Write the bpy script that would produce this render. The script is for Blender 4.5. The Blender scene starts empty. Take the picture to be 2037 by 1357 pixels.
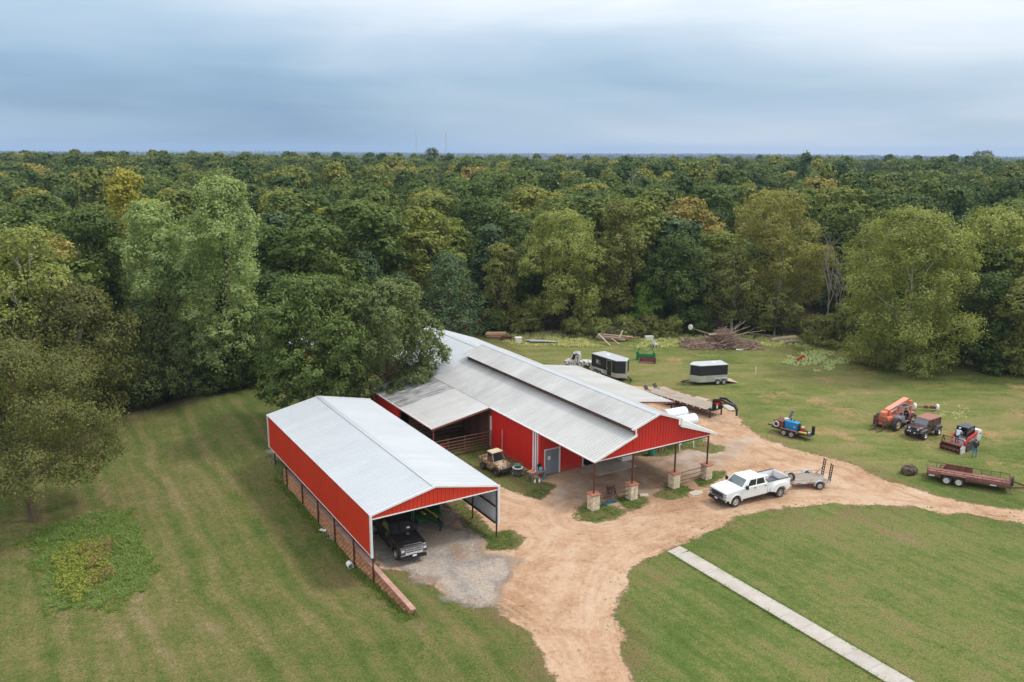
import bpy, bmesh, math, random
import numpy as np
from math import sin, cos, tan, pi, radians, hypot, atan2
from mathutils import Vector, Matrix
random.seed(7); RNG = np.random.default_rng(7)
scn = bpy.context.scene
COL = scn.collection
# ---------------------------------------------------------------- camera (drone, 27.5 m up)
PW, PH, FPX, CAMH = 2037.0, 1357.0, 1640.0, 27.5
PITCH, ROLL = radians(13.04), radians(0.31)
cd = bpy.data.cameras.new('camera'); cam = bpy.data.objects.new('camera', cd); COL.objects.link(cam)
cd.sensor_width = 36.0; cd.lens = FPX / PW * 36.0; cd.clip_start = 0.5; cd.clip_end = 30000
_F = Vector((0, cos(PITCH), -sin(PITCH))); _R0 = Vector((1, 0, 0)); _U0 = Vector((0, sin(PITCH), cos(PITCH)))
_R = _R0 * cos(ROLL) + _U0 * sin(ROLL); _U = -_R0 * sin(ROLL) + _U0 * cos(ROLL)
m3 = Matrix((_R, _U, -_F)).transposed()
cam.matrix_world = Matrix.Translation((0, 0, CAMH)) @ m3.to_4x4()
scn.camera = cam
scn.view_settings.view_transform = 'Standard'; scn.view_settings.look = 'None'
scn.view_settings.exposure = 0.55; scn.view_settings.gamma = 1.0; scn.view_settings.use_curve_mapping = False
scn.cycles.max_bounces = 6; scn.cycles.diffuse_bounces = 3; scn.cycles.glossy_bounces = 2
scn.cycles.transmission_bounces = 3; scn.cycles.transparent_max_bounces = 12; scn.cycles.volume_bounces = 0
scn.cycles.use_denoising = True
# ---------------------------------------------------------------- world: overcast sky over a Nishita sky
SUN_EL, SUN_AZ = radians(55), radians(78)          # azimuth clockwise from +Y (behind cloud, upper right)
W = bpy.data.worlds.new('World'); scn.world = W; W.use_nodes = True
def N(nt, typ, **kw):
    n = nt.nodes.new(typ)
    for k, v in kw.items():
        if k == 'inp':
            for kk, vv in v.items(): n.inputs[kk].default_value = vv
        else: setattr(n, k, v)
    return n
def L(nt, a, b): nt.links.new(a, b)
def ramp(nt, fac, stops, interp='LINEAR'):
    r = nt.nodes.new('ShaderNodeValToRGB'); r.color_ramp.interpolation = interp
    e = r.color_ramp.elements
    while len(e) < len(stops): e.new(0.5)
    for i, (p, c) in enumerate(stops):
        e[i].position = p
        e[i].color = (c, c, c, 1) if isinstance(c, (int, float)) else (c[0], c[1], c[2], 1)
    if fac is not None: L(nt, fac, r.inputs[0])
    return r.outputs[0]
def mixc(nt, fac, a, b, mode='MIX'):
    m = nt.nodes.new('ShaderNodeMix'); m.data_type = 'RGBA'; m.blend_type = mode; m.clamp_factor = True
    for s, v in ((m.inputs[0], fac), (m.inputs[6], a), (m.inputs[7], b)):
        if hasattr(v, 'is_output'): L(nt, v, s)
        elif isinstance(v, (int, float)): s.default_value = v
        else: s.default_value = (v[0], v[1], v[2], 1)
    return m.outputs[2]
def math1(nt, op, a, b=None, clamp=False):
    m = nt.nodes.new('ShaderNodeMath'); m.operation = op; m.use_clamp = clamp
    for i, v in enumerate((a, b)):
        if v is None: continue
        if hasattr(v, 'is_output'): L(nt, v, m.inputs[i])
        else: m.inputs[i].default_value = v
    return m.outputs[0]
def noise(nt, vec, scale, detail=4, rough=0.55, dist=0.0):
    n = N(nt, 'ShaderNodeTexNoise', inp={'Scale': scale, 'Detail': detail, 'Roughness': rough, 'Distortion': dist})
    if vec is not None: L(nt, vec, n.inputs['Vector'])
    return n.outputs['Fac']
def mapping(nt, vec, scale=(1, 1, 1), rot=(0, 0, 0), loc=(0, 0, 0)):
    m = N(nt, 'ShaderNodeMapping'); m.inputs['Scale'].default_value = scale
    m.inputs['Rotation'].default_value = rot; m.inputs['Location'].default_value = loc
    L(nt, vec, m.inputs['Vector']); return m.outputs[0]
nt = W.node_tree; nt.nodes.clear()
out = N(nt, 'ShaderNodeOutputWorld'); 
sky = N(nt, 'ShaderNodeTexSky', sky_type='NISHITA', sun_disc=False, sun_elevation=SUN_EL, sun_rotation=SUN_AZ, air_density=1.4, dust_density=0.6, ozone_density=2.5)
bg_sky = N(nt, 'ShaderNodeBackground', inp={'Strength': 0.10}); L(nt, sky.outputs[0], bg_sky.inputs[0])
tc = N(nt, 'ShaderNodeTexCoord'); D = tc.outputs['Generated']
sep = N(nt, 'ShaderNodeSeparateXYZ'); L(nt, D, sep.inputs[0])
el = sep.outputs[2]
# broad cloud masses, stretched along the horizon
n1 = noise(nt, mapping(nt, D, (1.0, 1.0, 4.6), loc=(0.55, 0.35, 0.25)), 1.6, 4, 0.45, 0.6)
n2 = noise(nt, mapping(nt, D, (1.6, 1.6, 14.0), rot=(0.0, 0.04, 0.0), loc=(1.7, 0.2, 0.6)), 2.0, 6, 0.55, 0.5)
n3 = noise(nt, mapping(nt, D, (3.5, 3.5, 42.0), loc=(0.3, 2.2, 4.6)), 2.2, 6, 0.6, 0.4)
# the cloud deck is thinner and brighter round the veiled sun (up and to the right), as a real overcast is
sd = Vector((sin(SUN_AZ) * cos(SUN_EL), cos(SUN_AZ) * cos(SUN_EL), sin(SUN_EL)))
dot = N(nt, 'ShaderNodeVectorMath', operation='DOT_PRODUCT'); L(nt, D, dot.inputs[0]); dot.inputs[1].default_value = sd
sunw = ramp(nt, dot.outputs['Value'], [(-0.05, 0.0), (0.80, 1.0)])
tone = math1(nt, 'ADD', math1(nt, 'MULTIPLY', n1, 0.52), math1(nt, 'MULTIPLY', n2, 0.22))
tone = math1(nt, 'ADD', tone, math1(nt, 'MULTIPLY', math1(nt, 'SUBTRACT', n3, 0.5), 0.015))
tone = math1(nt, 'ADD', tone, ramp(nt, el, [(0.0, 0.10), (0.045, 0.04), (0.085, 0.06), (0.19, 0.33)]))
tone = math1(nt, 'ADD', tone, math1(nt, 'MULTIPLY', sunw, 0.46))
ccol = ramp(nt, tone, [(0.36, (0.215, 0.345, 0.510)), (0.46, (0.30, 0.440, 0.595)), (0.58, (0.42, 0.540, 0.670)), (0.73, (0.62, 0.700, 0.785)), (0.92, (0.85, 0.875, 0.90))])
ccol = mixc(nt, ramp(nt, el, [(0.14, 0.0), (0.55, 0.85)]), ccol, (0.66, 0.68, 0.70))   # the deck overhead is a plain pale grey
lift = math1(nt, 'ADD', math1(nt, 'MULTIPLY', math1(nt, 'MAXIMUM', el, 0.0), 1.0), 0.73)      # an overcast sky brightens to the zenith
bg_c = N(nt, 'ShaderNodeBackground'); L(nt, ccol, bg_c.inputs[0]); L(nt, lift, bg_c.inputs[1])
# cover: clear blue shows through in low gaps
gap = ramp(nt, math1(nt, 'ADD', math1(nt, 'MULTIPLY', n2, 0.6), math1(nt, 'MULTIPLY', n3, 0.4)), [(0.30, 0.88), (0.55, 0.97)])
mx = N(nt, 'ShaderNodeMixShader'); L(nt, gap, mx.inputs[0]); L(nt, bg_sky.outputs[0], mx.inputs[1]); L(nt, bg_c.outputs[0], mx.inputs[2])
L(nt, mx.outputs[0], out.inputs[0])
sl = bpy.data.lights.new('sun', 'SUN'); sl.energy = 1.5; sl.angle = radians(11); sl.color = (1.0, 0.96, 0.89)
sun = bpy.data.objects.new('sun', sl); COL.objects.link(sun)
sun.rotation_euler = (-sd).to_track_quat('-Z', 'Y').to_euler(); sun.location = (60, 60, 150)

# ---------------------------------------------------------------- where things stand
def ray(px, py):
    return _F + _R * ((px - PW / 2) / FPX) - _U * ((py - PH / 2) / FPX)
def at(px, py, z=0.0):                     # ground point seen at a photograph pixel
    d = ray(px, py); t = (z - CAMH) / d.z
    return Vector((d.x * t, d.y * t, z))
TH = radians(31.6); UX, UY = cos(TH), sin(TH)
BO = Vector((6.47, 60.26, 0))              # front left corner of the barn; u runs along its front, v to the back
def uv(u, v, z=0.0): return Vector((BO.x + u * UX - v * UY, BO.y + u * UY + v * UX, z))
def to_uv(x, y): 
    x = x - BO.x; y = y - BO.y
    return x * UX + y * UY, -x * UY + y * UX
def sst(a, b, x):
    t = np.clip((x - a) / (b - a), 0, 1); return t * t * (3 - 2 * t)
def terrain(x, y):
    x = np.asarray(x, float); y = np.asarray(y, float)
    u, v = to_uv(x, y)
    depth = -1.28 + 0.55 * sst(4, -3, v) + 0.62 * sst(-3, -9, v)
    w = 0.06 + 6.0 * sst(20.2, 30, v) + 4.0 * sst(-5.2, -14, v)
    s = np.clip((-18.22 - u) / w, 0, 1); s = s * s * (3 - 2 * s)
    r = np.hypot(x, y)
    rise = 3.0 * sst(150, 430, r) - 13.0 * sst(520, 1300, r)
    roll = 0.8 * np.sin(x * 0.011 + 1.3) * np.sin(y * 0.009 + 0.4) * sst(120, 260, r) + 5.0 * np.sin(x * 0.0016 + y * 0.0007) * np.sin(y * 0.0011 + 0.5) * sst(900, 2500, r)
    return depth * s + rise + roll
def tz(x, y): return float(terrain(x, y))

# ---------------------------------------------------------------- mesh helpers
class MB:
    def __init__(s): s.v = []; s.f = []; s.m = []; s.cur = 0
    def slot(s, i): s.cur = i; return s
    def add(s, vs, fs):
        o = len(s.v); s.v.extend([tuple(p) for p in vs])
        for f in fs: s.f.append(tuple(i + o for i in f)); s.m.append(s.cur)
        return s
    def box(s, c, d, rz=0.0, ry=0.0, rx=0.0):
        hx, hy, hz = d[0] / 2, d[1] / 2, d[2] / 2
        vs = [Vector((x, y, z)) for x in (-hx, hx) for y in (-hy, hy) for z in (-hz, hz)]
        if rz or ry or rx:
            M = Matrix.Rotation(rz, 3, 'Z') @ Matrix.Rotation(ry, 3, 'Y') @ Matrix.Rotation(rx, 3, 'X'); vs = [M @ p for p in vs]
        c = Vector(c); vs = [p + c for p in vs]
        return s.add(vs, [(0, 1, 3, 2), (4, 6, 7, 5), (0, 4, 5, 1), (2, 3, 7, 6), (0, 2, 6, 4), (1, 5, 7, 3)])
    def hexa(s, p): # 8 corners: bottom 4 ccw, top 4 ccw
        return s.add(p, [(3, 2, 1, 0), (4, 5, 6, 7), (0, 1, 5, 4), (1, 2, 6, 5), (2, 3, 7, 6), (3, 0, 4, 7)])
    def bar(s, a, b, w, h=None, up=(0, 0, 1)):
        a = Vector(a); b = Vector(b); h = w if h is None else h
        d = (b - a).normalized(); up = Vector(up)
        if abs(d.dot(up)) > 0.98: up = Vector((1, 0, 0))
        sx = d.cross(up).normalized(); sz = sx.cross(d).normalized()
        q = [(-1, -1), (1, -1), (1, 1), (-1, 1)]
        return s.hexa([a + sx * (i * w / 2) + sz * (j * h / 2) for i, j in q] + [b + sx * (i * w / 2) + sz * (j * h / 2) for i, j in q])
    def tube(s, pts, r, n=8, cap=True):
        pts = [Vector(p) for p in pts]; rs = r if isinstance(r, (list, tuple)) else [r] * len(pts)
        o = len(s.v); prev = None
        for i, p in enumerate(pts):
            d = (pts[min(i + 1, len(pts) - 1)] - pts[max(i - 1, 0)]).normalized()
            if prev is None:
                up = Vector((0, 0, 1)) if abs(d.z) < 0.9 else Vector((1, 0, 0)); a = d.cross(up).normalized()
            else:
                a = prev - d * prev.dot(d)
                a = a.normalized() if a.length > 1e-6 else d.orthogonal().normalized()
            prev = a; b = d.cross(a)
            for k in range(n):
                t = 2 * pi * k / n; s.v.append(tuple(p + (a * cos(t) + b * sin(t)) * rs[i]))
        for i in range(len(pts) - 1):
            for k in range(n):
                k2 = (k + 1) % n
                s.f.append((o + i * n + k, o + i * n + k2, o + (i + 1) * n + k2, o + (i + 1) * n + k)); s.m.append(s.cur)
        if cap:
            s.f.append(tuple(o + k for k in reversed(range(n)))); s.m.append(s.cur)
            e = o + (len(pts) - 1) * n; s.f.append(tuple(e + k for k in range(n))); s.m.append(s.cur)
        return s
    def lathe(s, prof, c=(0, 0, 0), axis='Z', n=16, cap=True):
        c = Vector(c); o = len(s.v)
        for r, h in prof:
            for k in range(n):
                t = 2 * pi * k / n; x, y = r * cos(t), r * sin(t)
                p = (x, y, h) if axis == 'Z' else ((x, h, y) if axis == 'Y' else (h, x, y))
                s.v.append(tuple(Vector(p) + c))
        for i in range(len(prof) - 1):
            for k in range(n):
                k2 = (k + 1) % n; q = (o + i * n + k, o + i * n + k2, o + (i + 1) * n + k2, o + (i + 1) * n + k)
                s.f.append(q if axis != 'Y' else q[::-1]); s.m.append(s.cur)
        if cap:
            a = tuple(o + k for k in range(n)); e = o + (len(prof) - 1) * n; b = tuple(e + k for k in range(n))
            if axis != 'Y': a = a[::-1]
            else: b = b[::-1]
            s.f += [a, b]; s.m += [s.cur, s.cur]
        return s
    def prism(s, prof, y0, y1, axis='Y'):   # polygon in (x,z) run along y (or polygon in (y,z) run along x)
        n = len(prof)
        if axis == 'Y': A = [(x, y0, z) for x, z in prof] + [(x, y1, z) for x, z in prof]
        elif axis == 'X': A = [(y0, x, z) for x, z in prof] + [(y1, x, z) for x, z in prof]
        else: A = [(x, z, y0) for x, z in prof] + [(x, z, y1) for x, z in prof]
        return s.add(A, [tuple(range(n)), tuple(range(2 * n - 1, n - 1, -1))] + [(i, i + n, (i + 1) % n + n, (i + 1) % n) for i in range(n)])
    def quad(s, a, b, c, d, th=0.006):      # a thin pane with thickness, ccw seen from outside
        a, b, c, d = map(Vector, (a, b, c, d)); nrm = (b - a).cross(d - a).normalized() * th
        return s.hexa([a - nrm, b - nrm, c - nrm, d - nrm, a + nrm, b + nrm, c + nrm, d + nrm])
    def ell(s, c, r, n=10, m=7, jit=0.0, rnd=random):
        c = Vector(c); o = len(s.v); r = (r, r, r) if isinstance(r, (int, float)) else r
        for i in range(m + 1):
            ph = pi * i / m
            for k in range(n):
                t = 2 * pi * k / n; j = 1 + (rnd.random() - .5) * jit
                s.v.append((c.x + r[0] * sin(ph) * cos(t) * j, c.y + r[1] * sin(ph) * sin(t) * j, c.z + r[2] * cos(ph) * j))
        for i in range(m):
            for k in range(n):
                k2 = (k + 1) % n
                s.f.append((o + i * n + k, o + (i + 1) * n + k, o + (i + 1) * n + k2, o + i * n + k2)); s.m.append(s.cur)
        return s
    def mesh(s, name, mats, bevel=0.0, smooth=None):
        me = bpy.data.meshes.new(name); me.from_pydata(s.v, [], s.f)
        mats = mats if isinstance(mats, (list, tuple)) else [mats]
        for m in mats: me.materials.append(m)
        if len(mats) > 1: me.polygons.foreach_set('material_index', s.m)
        bm = bmesh.new(); bm.from_mesh(me)
        bmesh.ops.recalc_face_normals(bm, faces=bm.faces)
        if bevel:
            es = [e for e in bm.edges if len(e.link_faces) == 2 and e.calc_face_angle(0) > 0.5]
            bmesh.ops.bevel(bm, geom=es, offset=bevel, segments=2, profile=0.6, affect='EDGES', clamp_overlap=True)
        bm.to_mesh(me); bm.free()
        if smooth:
            me.polygons.foreach_set('use_smooth', [True] * len(me.polygons)); me.set_sharp_from_angle(angle=radians(smooth))
        me.update(); return me
    def build(s, name, mats, parent=None, bevel=0.0, smooth=None, kind=None, label=None):
        o = bpy.data.objects.new(name, s.mesh(name, mats, bevel, smooth)); COL.objects.link(o)
        if parent is not None: o.parent = parent
        if kind: o['kind'] = kind
        if label: o['label'] = label
        return o
def link(name, me, parent=None, loc=None, rz=None, kind=None):
    o = bpy.data.objects.new(name, me); COL.objects.link(o)
    if parent is not None: o.parent = parent
    if loc is not None: o.location = loc
    if rz is not None: o.rotation_euler = (0, 0, rz)
    if kind: o['kind'] = kind
    return o
def thing(name, label, cat, loc=(0, 0, 0), rz=0.0, group=None, kind=None, sc=1.0):
    o = bpy.data.objects.new(name, None); COL.objects.link(o)
    o.location = loc; o.rotation_euler = (0, 0, rz); o.empty_display_size = 0.3
    if sc != 1.0: o.scale = (sc, sc, sc)
    if label: o['label'] = label; o['category'] = cat
    if group: o['group'] = group
    if kind: o['kind'] = kind
    return o
def tag(o, label, cat, group=None):
    o['label'] = label; o['category'] = cat
    if group: o['group'] = group
    return o
def copy_tree(o, parent=None):
    c = o.copy(); COL.objects.link(c)
    if parent is not None: c.parent = parent
    for ch in list(o.children): copy_tree(ch, c)
    return c
# ---------------------------------------------------------------- materials
def mat(name, col, rough=0.6, metal=0.0, var=0.0, vscale=3.0, spec=0.5, bump=0.0, bscale=40.0, coat=0.0, dirt=None, objvar=0.0, dscale=1.2, damt=0.5):
    m = bpy.data.materials.new(name); m.use_nodes = True; t = m.node_tree
    b = t.nodes['Principled BSDF']; b.inputs['Roughness'].default_value = rough; b.inputs['Metallic'].default_value = metal
    b.inputs['Specular IOR Level'].default_value = spec; b.inputs['Coat Weight'].default_value = coat
    c = (col[0], col[1], col[2], 1); b.inputs['Base Color'].default_value = c
    src = None
    if var or dirt or objvar or bump:
        tcn = N(t, 'ShaderNodeTexCoord'); P = tcn.outputs['Object']
    if var:
        n = noise(t, P, vscale, 5, 0.6)
        src = mixc(t, n, [x * (1 - var) for x in col], [min(1, x * (1 + var)) for x in col])
    if objvar:
        oi = N(t, 'ShaderNodeObjectInfo')
        f = ramp(t, oi.outputs['Random'], [(0, 1 - objvar), (1, 1 + objvar)])
        src = mixc(t, 1.0, src if src else col, f, 'MULTIPLY')
    if dirt:
        n = ramp(t, noise(t, P, dscale, 7, 0.65), [(0.42, 0.0), (0.68, damt)])
        src = mixc(t, n, src if src else col, dirt)
    if src is not None: L(t, src, b.inputs['Base Color'])
    if bump:
        bn = N(t, 'ShaderNodeBump', inp={'Strength': bump, 'Distance': 0.02}); L(t, noise(t, P, bscale, 4), bn.inputs['Height']); L(t, bn.outputs[0], b.inputs['Normal'])
    return m
M = {}
RUSTC = (0.16, 0.06, 0.03)
M['red'] = mat('red_metal', (0.60, 0.018, 0.010), 0.42, var=0.06, vscale=0.5, objvar=0.05, dirt=(0.30, 0.03, 0.02), damt=0.35, dscale=0.5)
M['red_bright'] = mat('bright_red_metal', (0.62, 0.035, 0.012), 0.42, objvar=0.05, var=0.05, vscale=0.6)
M['white_trim'] = mat('white_trim', (0.78, 0.79, 0.80), 0.45, var=0.06, vscale=1.5, dirt=(0.45, 0.42, 0.38), damt=0.3)
M['brown_steel'] = mat('brown_painted_steel', (0.075, 0.022, 0.016), 0.55, var=0.2, vscale=4, dirt=RUSTC, damt=0.5)
M['brown_fascia'] = mat('brown_fascia', (0.20, 0.075, 0.055), 0.55, var=0.15, vscale=2)
M['galv'] = mat('galvanised_sheet', (0.72, 0.74, 0.77), 0.4, metal=0.0, objvar=0.05, var=0.06)
M['stone_pale'] = mat('pale_limestone', (0.74, 0.64, 0.49), 0.9, var=0.18, vscale=5, objvar=0.20, bump=0.4, bscale=14, dirt=(0.46, 0.27, 0.11), damt=0.55, dscale=2.2)
M['mortar'] = mat('mortar', (0.46, 0.40, 0.32), 0.95, var=0.15)
M['cap_red'] = mat('red_sandstone_cap', (0.33, 0.13, 0.08), 0.85, var=0.2, bump=0.3)
M['block'] = mat('tan_orange_block', (0.40, 0.185, 0.095), 0.92, var=0.25, vscale=3, objvar=0.22, bump=0.9, bscale=10, dirt=(0.45, 0.27, 0.12), damt=0.6, dscale=0.8)
M['block_cap'] = mat('pink_cap_block', (0.42, 0.235, 0.185), 0.9, var=0.15, vscale=4, objvar=0.12, bump=0.4, dirt=(0.25, 0.15, 0.1), damt=0.4)
M['concrete'] = mat('weathered_concrete', (0.42, 0.385, 0.345), 0.9, var=0.12, vscale=1.5, objvar=0.05, bump=0.2, dirt=(0.30, 0.25, 0.20), damt=0.5, dscale=0.9)
M['black_paint'] = mat('black_paint', (0.008, 0.008, 0.010), 0.22, coat=0.6, dirt=(0.03, 0.027, 0.025), damt=0.25)
M['black_matte'] = mat('black_matte', (0.018, 0.018, 0.019), 0.7, var=0.2)
M['rubber'] = mat('tyre_rubber', (0.030, 0.028, 0.026), 0.85, var=0.2, vscale=6, dirt=(0.11, 0.085, 0.06), damt=0.55, dscale=3)
M['white_paint'] = mat('white_car_paint', (0.80, 0.81, 0.82), 0.25, coat=0.5, var=0.02, dirt=(0.60, 0.52, 0.42), damt=0.16, dscale=1.0)
M['chrome'] = mat('chrome', (0.75, 0.75, 0.77), 0.18, metal=1.0, var=0.05)
M['alu'] = mat('aluminium', (0.60, 0.61, 0.62), 0.38, metal=0.6, var=0.12, vscale=4, dirt=(0.35, 0.28, 0.2), damt=0.4)
M['steel_white'] = mat('white_wheel_steel', (0.70, 0.69, 0.66), 0.5, var=0.1, dirt=(0.35, 0.25, 0.17), damt=0.5, dscale=6)
M['glass'] = mat('dark_window_glass', (0.016, 0.020, 0.022), 0.06, spec=0.8, coat=0.4)
M['glass_pale'] = mat('windscreen_glass', (0.10, 0.145, 0.15), 0.06, spec=0.8, coat=0.4, var=0.5, vscale=2.5)
M['lamp'] = mat('lamp_lens', (0.62, 0.62, 0.60), 0.12, coat=0.5)
M['amber'] = mat('amber_lens', (0.75, 0.26, 0.03), 0.2)
M['taillight'] = mat('red_lens', (0.55, 0.015, 0.012), 0.2)
M['rust'] = mat('rusty_steel', (0.17, 0.062, 0.042), 0.85, var=0.35, vscale=2.5, dirt=(0.08, 0.035, 0.025), damt=0.8, dscale=1.5)
M['rust_light'] = mat('faded_rust_panel', (0.27, 0.12, 0.095), 0.85, var=0.25, vscale=2, dirt=(0.12, 0.05, 0.035), damt=0.7)
M['deck_wood'] = mat('grey_deck_wood', (0.34, 0.29, 0.24), 0.9, var=0.3, vscale=2.0, objvar=0.12, dirt=(0.22, 0.15, 0.10), damt=0.6)
M['lumber'] = mat('weathered_lumber', (0.38, 0.30, 0.24), 0.9, var=0.25, vscale=2, objvar=0.18)
M['lumber_dark'] = mat('grey_old_lumber', (0.20, 0.17, 0.15), 0.95, var=0.3, vscale=2, objvar=0.2)
M['lumber_tan'] = mat('tan_lumber', (0.48, 0.30, 0.17), 0.9, var=0.2, objvar=0.15)
M['green_machine'] = mat('green_machine_paint', (0.014, 0.11, 0.035), 0.4, var=0.2, dirt=(0.05, 0.06, 0.03), damt=0.6)
M['green_bright'] = mat('bright_green_paint', (0.012, 0.21, 0.065), 0.42, var=0.15, dirt=(0.05, 0.08, 0.04), damt=0.5)
M['yellow'] = mat('yellow_paint', (0.55, 0.40, 0.06), 0.5, var=0.1)
M['orange'] = mat('faded_orange_paint', (0.62, 0.165, 0.085), 0.5, var=0.12, vscale=1.2, dirt=(0.42, 0.16, 0.11), damt=0.6)
M['orange_pale'] = mat('pale_orange', (0.66, 0.28, 0.19), 0.55, var=0.1, vscale=1.0)
M['grey_purple'] = mat('grey_cab_paint', (0.26, 0.25, 0.29), 0.5, var=0.15, dirt=(0.2, 0.15, 0.12), damt=0.4)
M['maroon'] = mat('maroon_car_paint', (0.060, 0.016, 0.024), 0.28, coat=0.5, var=0.1, dirt=(0.16, 0.11, 0.09), damt=0.3)
M['tan_top'] = mat('faded_maroon_soft_top', (0.30, 0.135, 0.105), 0.85, var=0.12)
M['grey_plastic'] = mat('grey_plastic', (0.10, 0.105, 0.12), 0.6, var=0.12)
M['loader_red'] = mat('loader_red', (0.60, 0.028, 0.022), 0.35, var=0.08, dirt=(0.2, 0.05, 0.03), damt=0.4)
M['loader_grey'] = mat('loader_pale_grey', (0.66, 0.66, 0.65), 0.4, var=0.06, dirt=(0.4, 0.33, 0.26), damt=0.4)
M['blue'] = mat('blue_paint', (0.015, 0.22, 0.50), 0.4, var=0.1)
M['tank_white'] = mat('white_tank', (0.74, 0.80, 0.84), 0.4, var=0.04)
M['plastic_white'] = mat('white_plastic', (0.74, 0.73, 0.70), 0.5, var=0.06)
M['teal'] = mat('teal_plastic', (0.02, 0.26, 0.19), 0.5, var=0.15)
M['tarp_blue'] = mat('dusty_blue_tarp', (0.025, 0.10, 0.12), 0.6, var=0.4, vscale=6)
M['red_plastic'] = mat('red_plastic', (0.42, 0.03, 0.03), 0.5, var=0.1)
M['leather'] = mat('dark_leather', (0.035, 0.022, 0.017), 0.55, var=0.3)
M['door_grey'] = mat('blue_grey_door', (0.20, 0.23, 0.27), 0.45, var=0.06, objvar=0.1)
M['paper'] = mat('paper', (0.75, 0.75, 0.74), 0.8)
M['dark_interior'] = mat('dark_boards', (0.13, 0.085, 0.062), 0.9, var=0.3, objvar=0.2)
M['purlin'] = mat('brown_purlin', (0.08, 0.03, 0.022), 0.6, var=0.2)
M['skin'] = mat('skin', (0.36, 0.20, 0.14), 0.6)
M['shirt_blue'] = mat('pale_blue_shirt', (0.50, 0.60, 0.72), 0.85, var=0.08, vscale=8)
M['shirt_black'] = mat('black_shirt', (0.018, 0.020, 0.024), 0.85, var=0.2)
M['jeans'] = mat('blue_jeans', (0.06, 0.16, 0.34), 0.85, var=0.2, vscale=8)
M['jeans_dark'] = mat('dark_jeans', (0.03, 0.045, 0.09), 0.85, var=0.2)
M['hair'] = mat('hair', (0.03, 0.02, 0.015), 0.8)
M['cap_pale'] = mat('pale_cap', (0.55, 0.50, 0.42), 0.8)
M['bark'] = mat('grey_brown_bark', (0.13, 0.088, 0.055), 0.95, var=0.35, vscale=1.5)
M['bark_white'] = mat('white_sycamore_bark', (0.50, 0.47, 0.42), 0.85, var=0.35, vscale=0.8)
M['dead_wood'] = mat('dead_grey_wood', (0.30, 0.25, 0.21), 0.95, var=0.3, vscale=1)
M['brush'] = mat('reddish_brush', (0.20, 0.130, 0.095), 0.95, var=0.45, vscale=2.5, objvar=0.1)
M['blanched'] = mat('blanched_branch', (0.46, 0.36, 0.27), 0.9, var=0.2)
def camo():
    m = bpy.data.materials.new('tan_camouflage'); m.use_nodes = True; t = m.node_tree; b = t.nodes['Principled BSDF']
    P = N(t, 'ShaderNodeTexCoord').outputs['Object']
    c = ramp(t, noise(t, mapping(t, P, (1, 1, 0.6)), 5.5, 5, 0.65, 0.8), [(0.0, (0.05, 0.04, 0.025)), (0.44, (0.10, 0.075, 0.045)), (0.50, (0.30, 0.22, 0.13)), (0.58, (0.46, 0.35, 0.22)), (1.0, (0.52, 0.40, 0.26))])
    L(t, c, b.inputs['Base Color']); b.inputs['Roughness'].default_value = 0.5; return m
def cowprint():
    m = bpy.data.materials.new('black_and_white_wrap'); m.use_nodes = True; t = m.node_tree; b = t.nodes['Principled BSDF']
    P = N(t, 'ShaderNodeTexCoord').outputs['Object']
    c = ramp(t, noise(t, mapping(t, P, (1, 1, 0.5)), 3.2, 2, 0.5, 1.2), [(0.47, (0.74, 0.73, 0.72)), (0.50, (0.03, 0.028, 0.027)), (0.57, (0.03, 0.028, 0.027)), (0.60, (0.7, 0.68, 0.66))])
    L(t, c, b.inputs['Base Color']); b.inputs['Roughness'].default_value = 0.5; return m
M['camo'] = camo(); M['cow'] = cowprint(); M['tan_roof'] = mat('tan_plastic', (0.52, 0.41, 0.27), 0.55, var=0.06)
# ================================================================ GROUND
def inpoly(x, y, P):
    P = np.asarray(P); r = np.zeros(x.shape, bool); n = len(P); j = n - 1
    for i in range(n):
        xi, yi = P[i]; xj, yj = P[j]
        c = ((yi > y) != (yj > y)) & (x < (xj - xi) * (y - yi) / (yj - yi + 1e-12) + xi)
        r ^= c; j = i
    return r
def sdist(x, y, P):                        # signed distance, positive inside
    P = np.asarray(P, float); d = np.full(x.shape, 1e9); n = len(P)
    for i in range(n):
        a = P[i]; b = P[(i + 1) % n]; ab = b - a; L2 = max((ab ** 2).sum(), 1e-9)
        t = np.clip(((x - a[0]) * ab[0] + (y - a[1]) * ab[1]) / L2, 0, 1)
        d = np.minimum(d, np.hypot(x - a[0] - t * ab[0], y - a[1] - t * ab[1]))
    return np.where(inpoly(x, y, P), d, -d)
def gpx(pts): return [tuple(at(px, py)[:2]) for px, py in pts]
# smooth value noise on the plane, for outlines and scatter
def vnoise(x, y, scale, seed=0):
    x = np.asarray(x) * scale + seed * 17.31; y = np.asarray(y) * scale + seed * 9.77
    xi = np.floor(x).astype(np.int64); yi = np.floor(y).astype(np.int64); fx = x - xi; fy = y - yi
    fx = fx * fx * (3 - 2 * fx); fy = fy * fy * (3 - 2 * fy)
    def h(a, b):
        n = (a * 374761393 + b * 668265263 + seed * 1442695041) & 0x7fffffff
        n = ((n ^ (n >> 13)) * 1274126177) & 0x7fffffff
        return ((n ^ (n >> 16)) & 0xffff) / 65535.0
    return (h(xi, yi) * (1 - fx) + h(xi + 1, yi) * fx) * (1 - fy) + (h(xi, yi + 1) * (1 - fx) + h(xi + 1, yi + 1) * fx) * fy
def fnoise(x, y, scale, seed=0, oct=4):
    s = 0; a = 0.5; t = 0
    for i in range(oct):
        s = s + a * vnoise(x, y, scale * 2 ** i, seed + i); t += a; a *= 0.5
    return s / t
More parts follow.
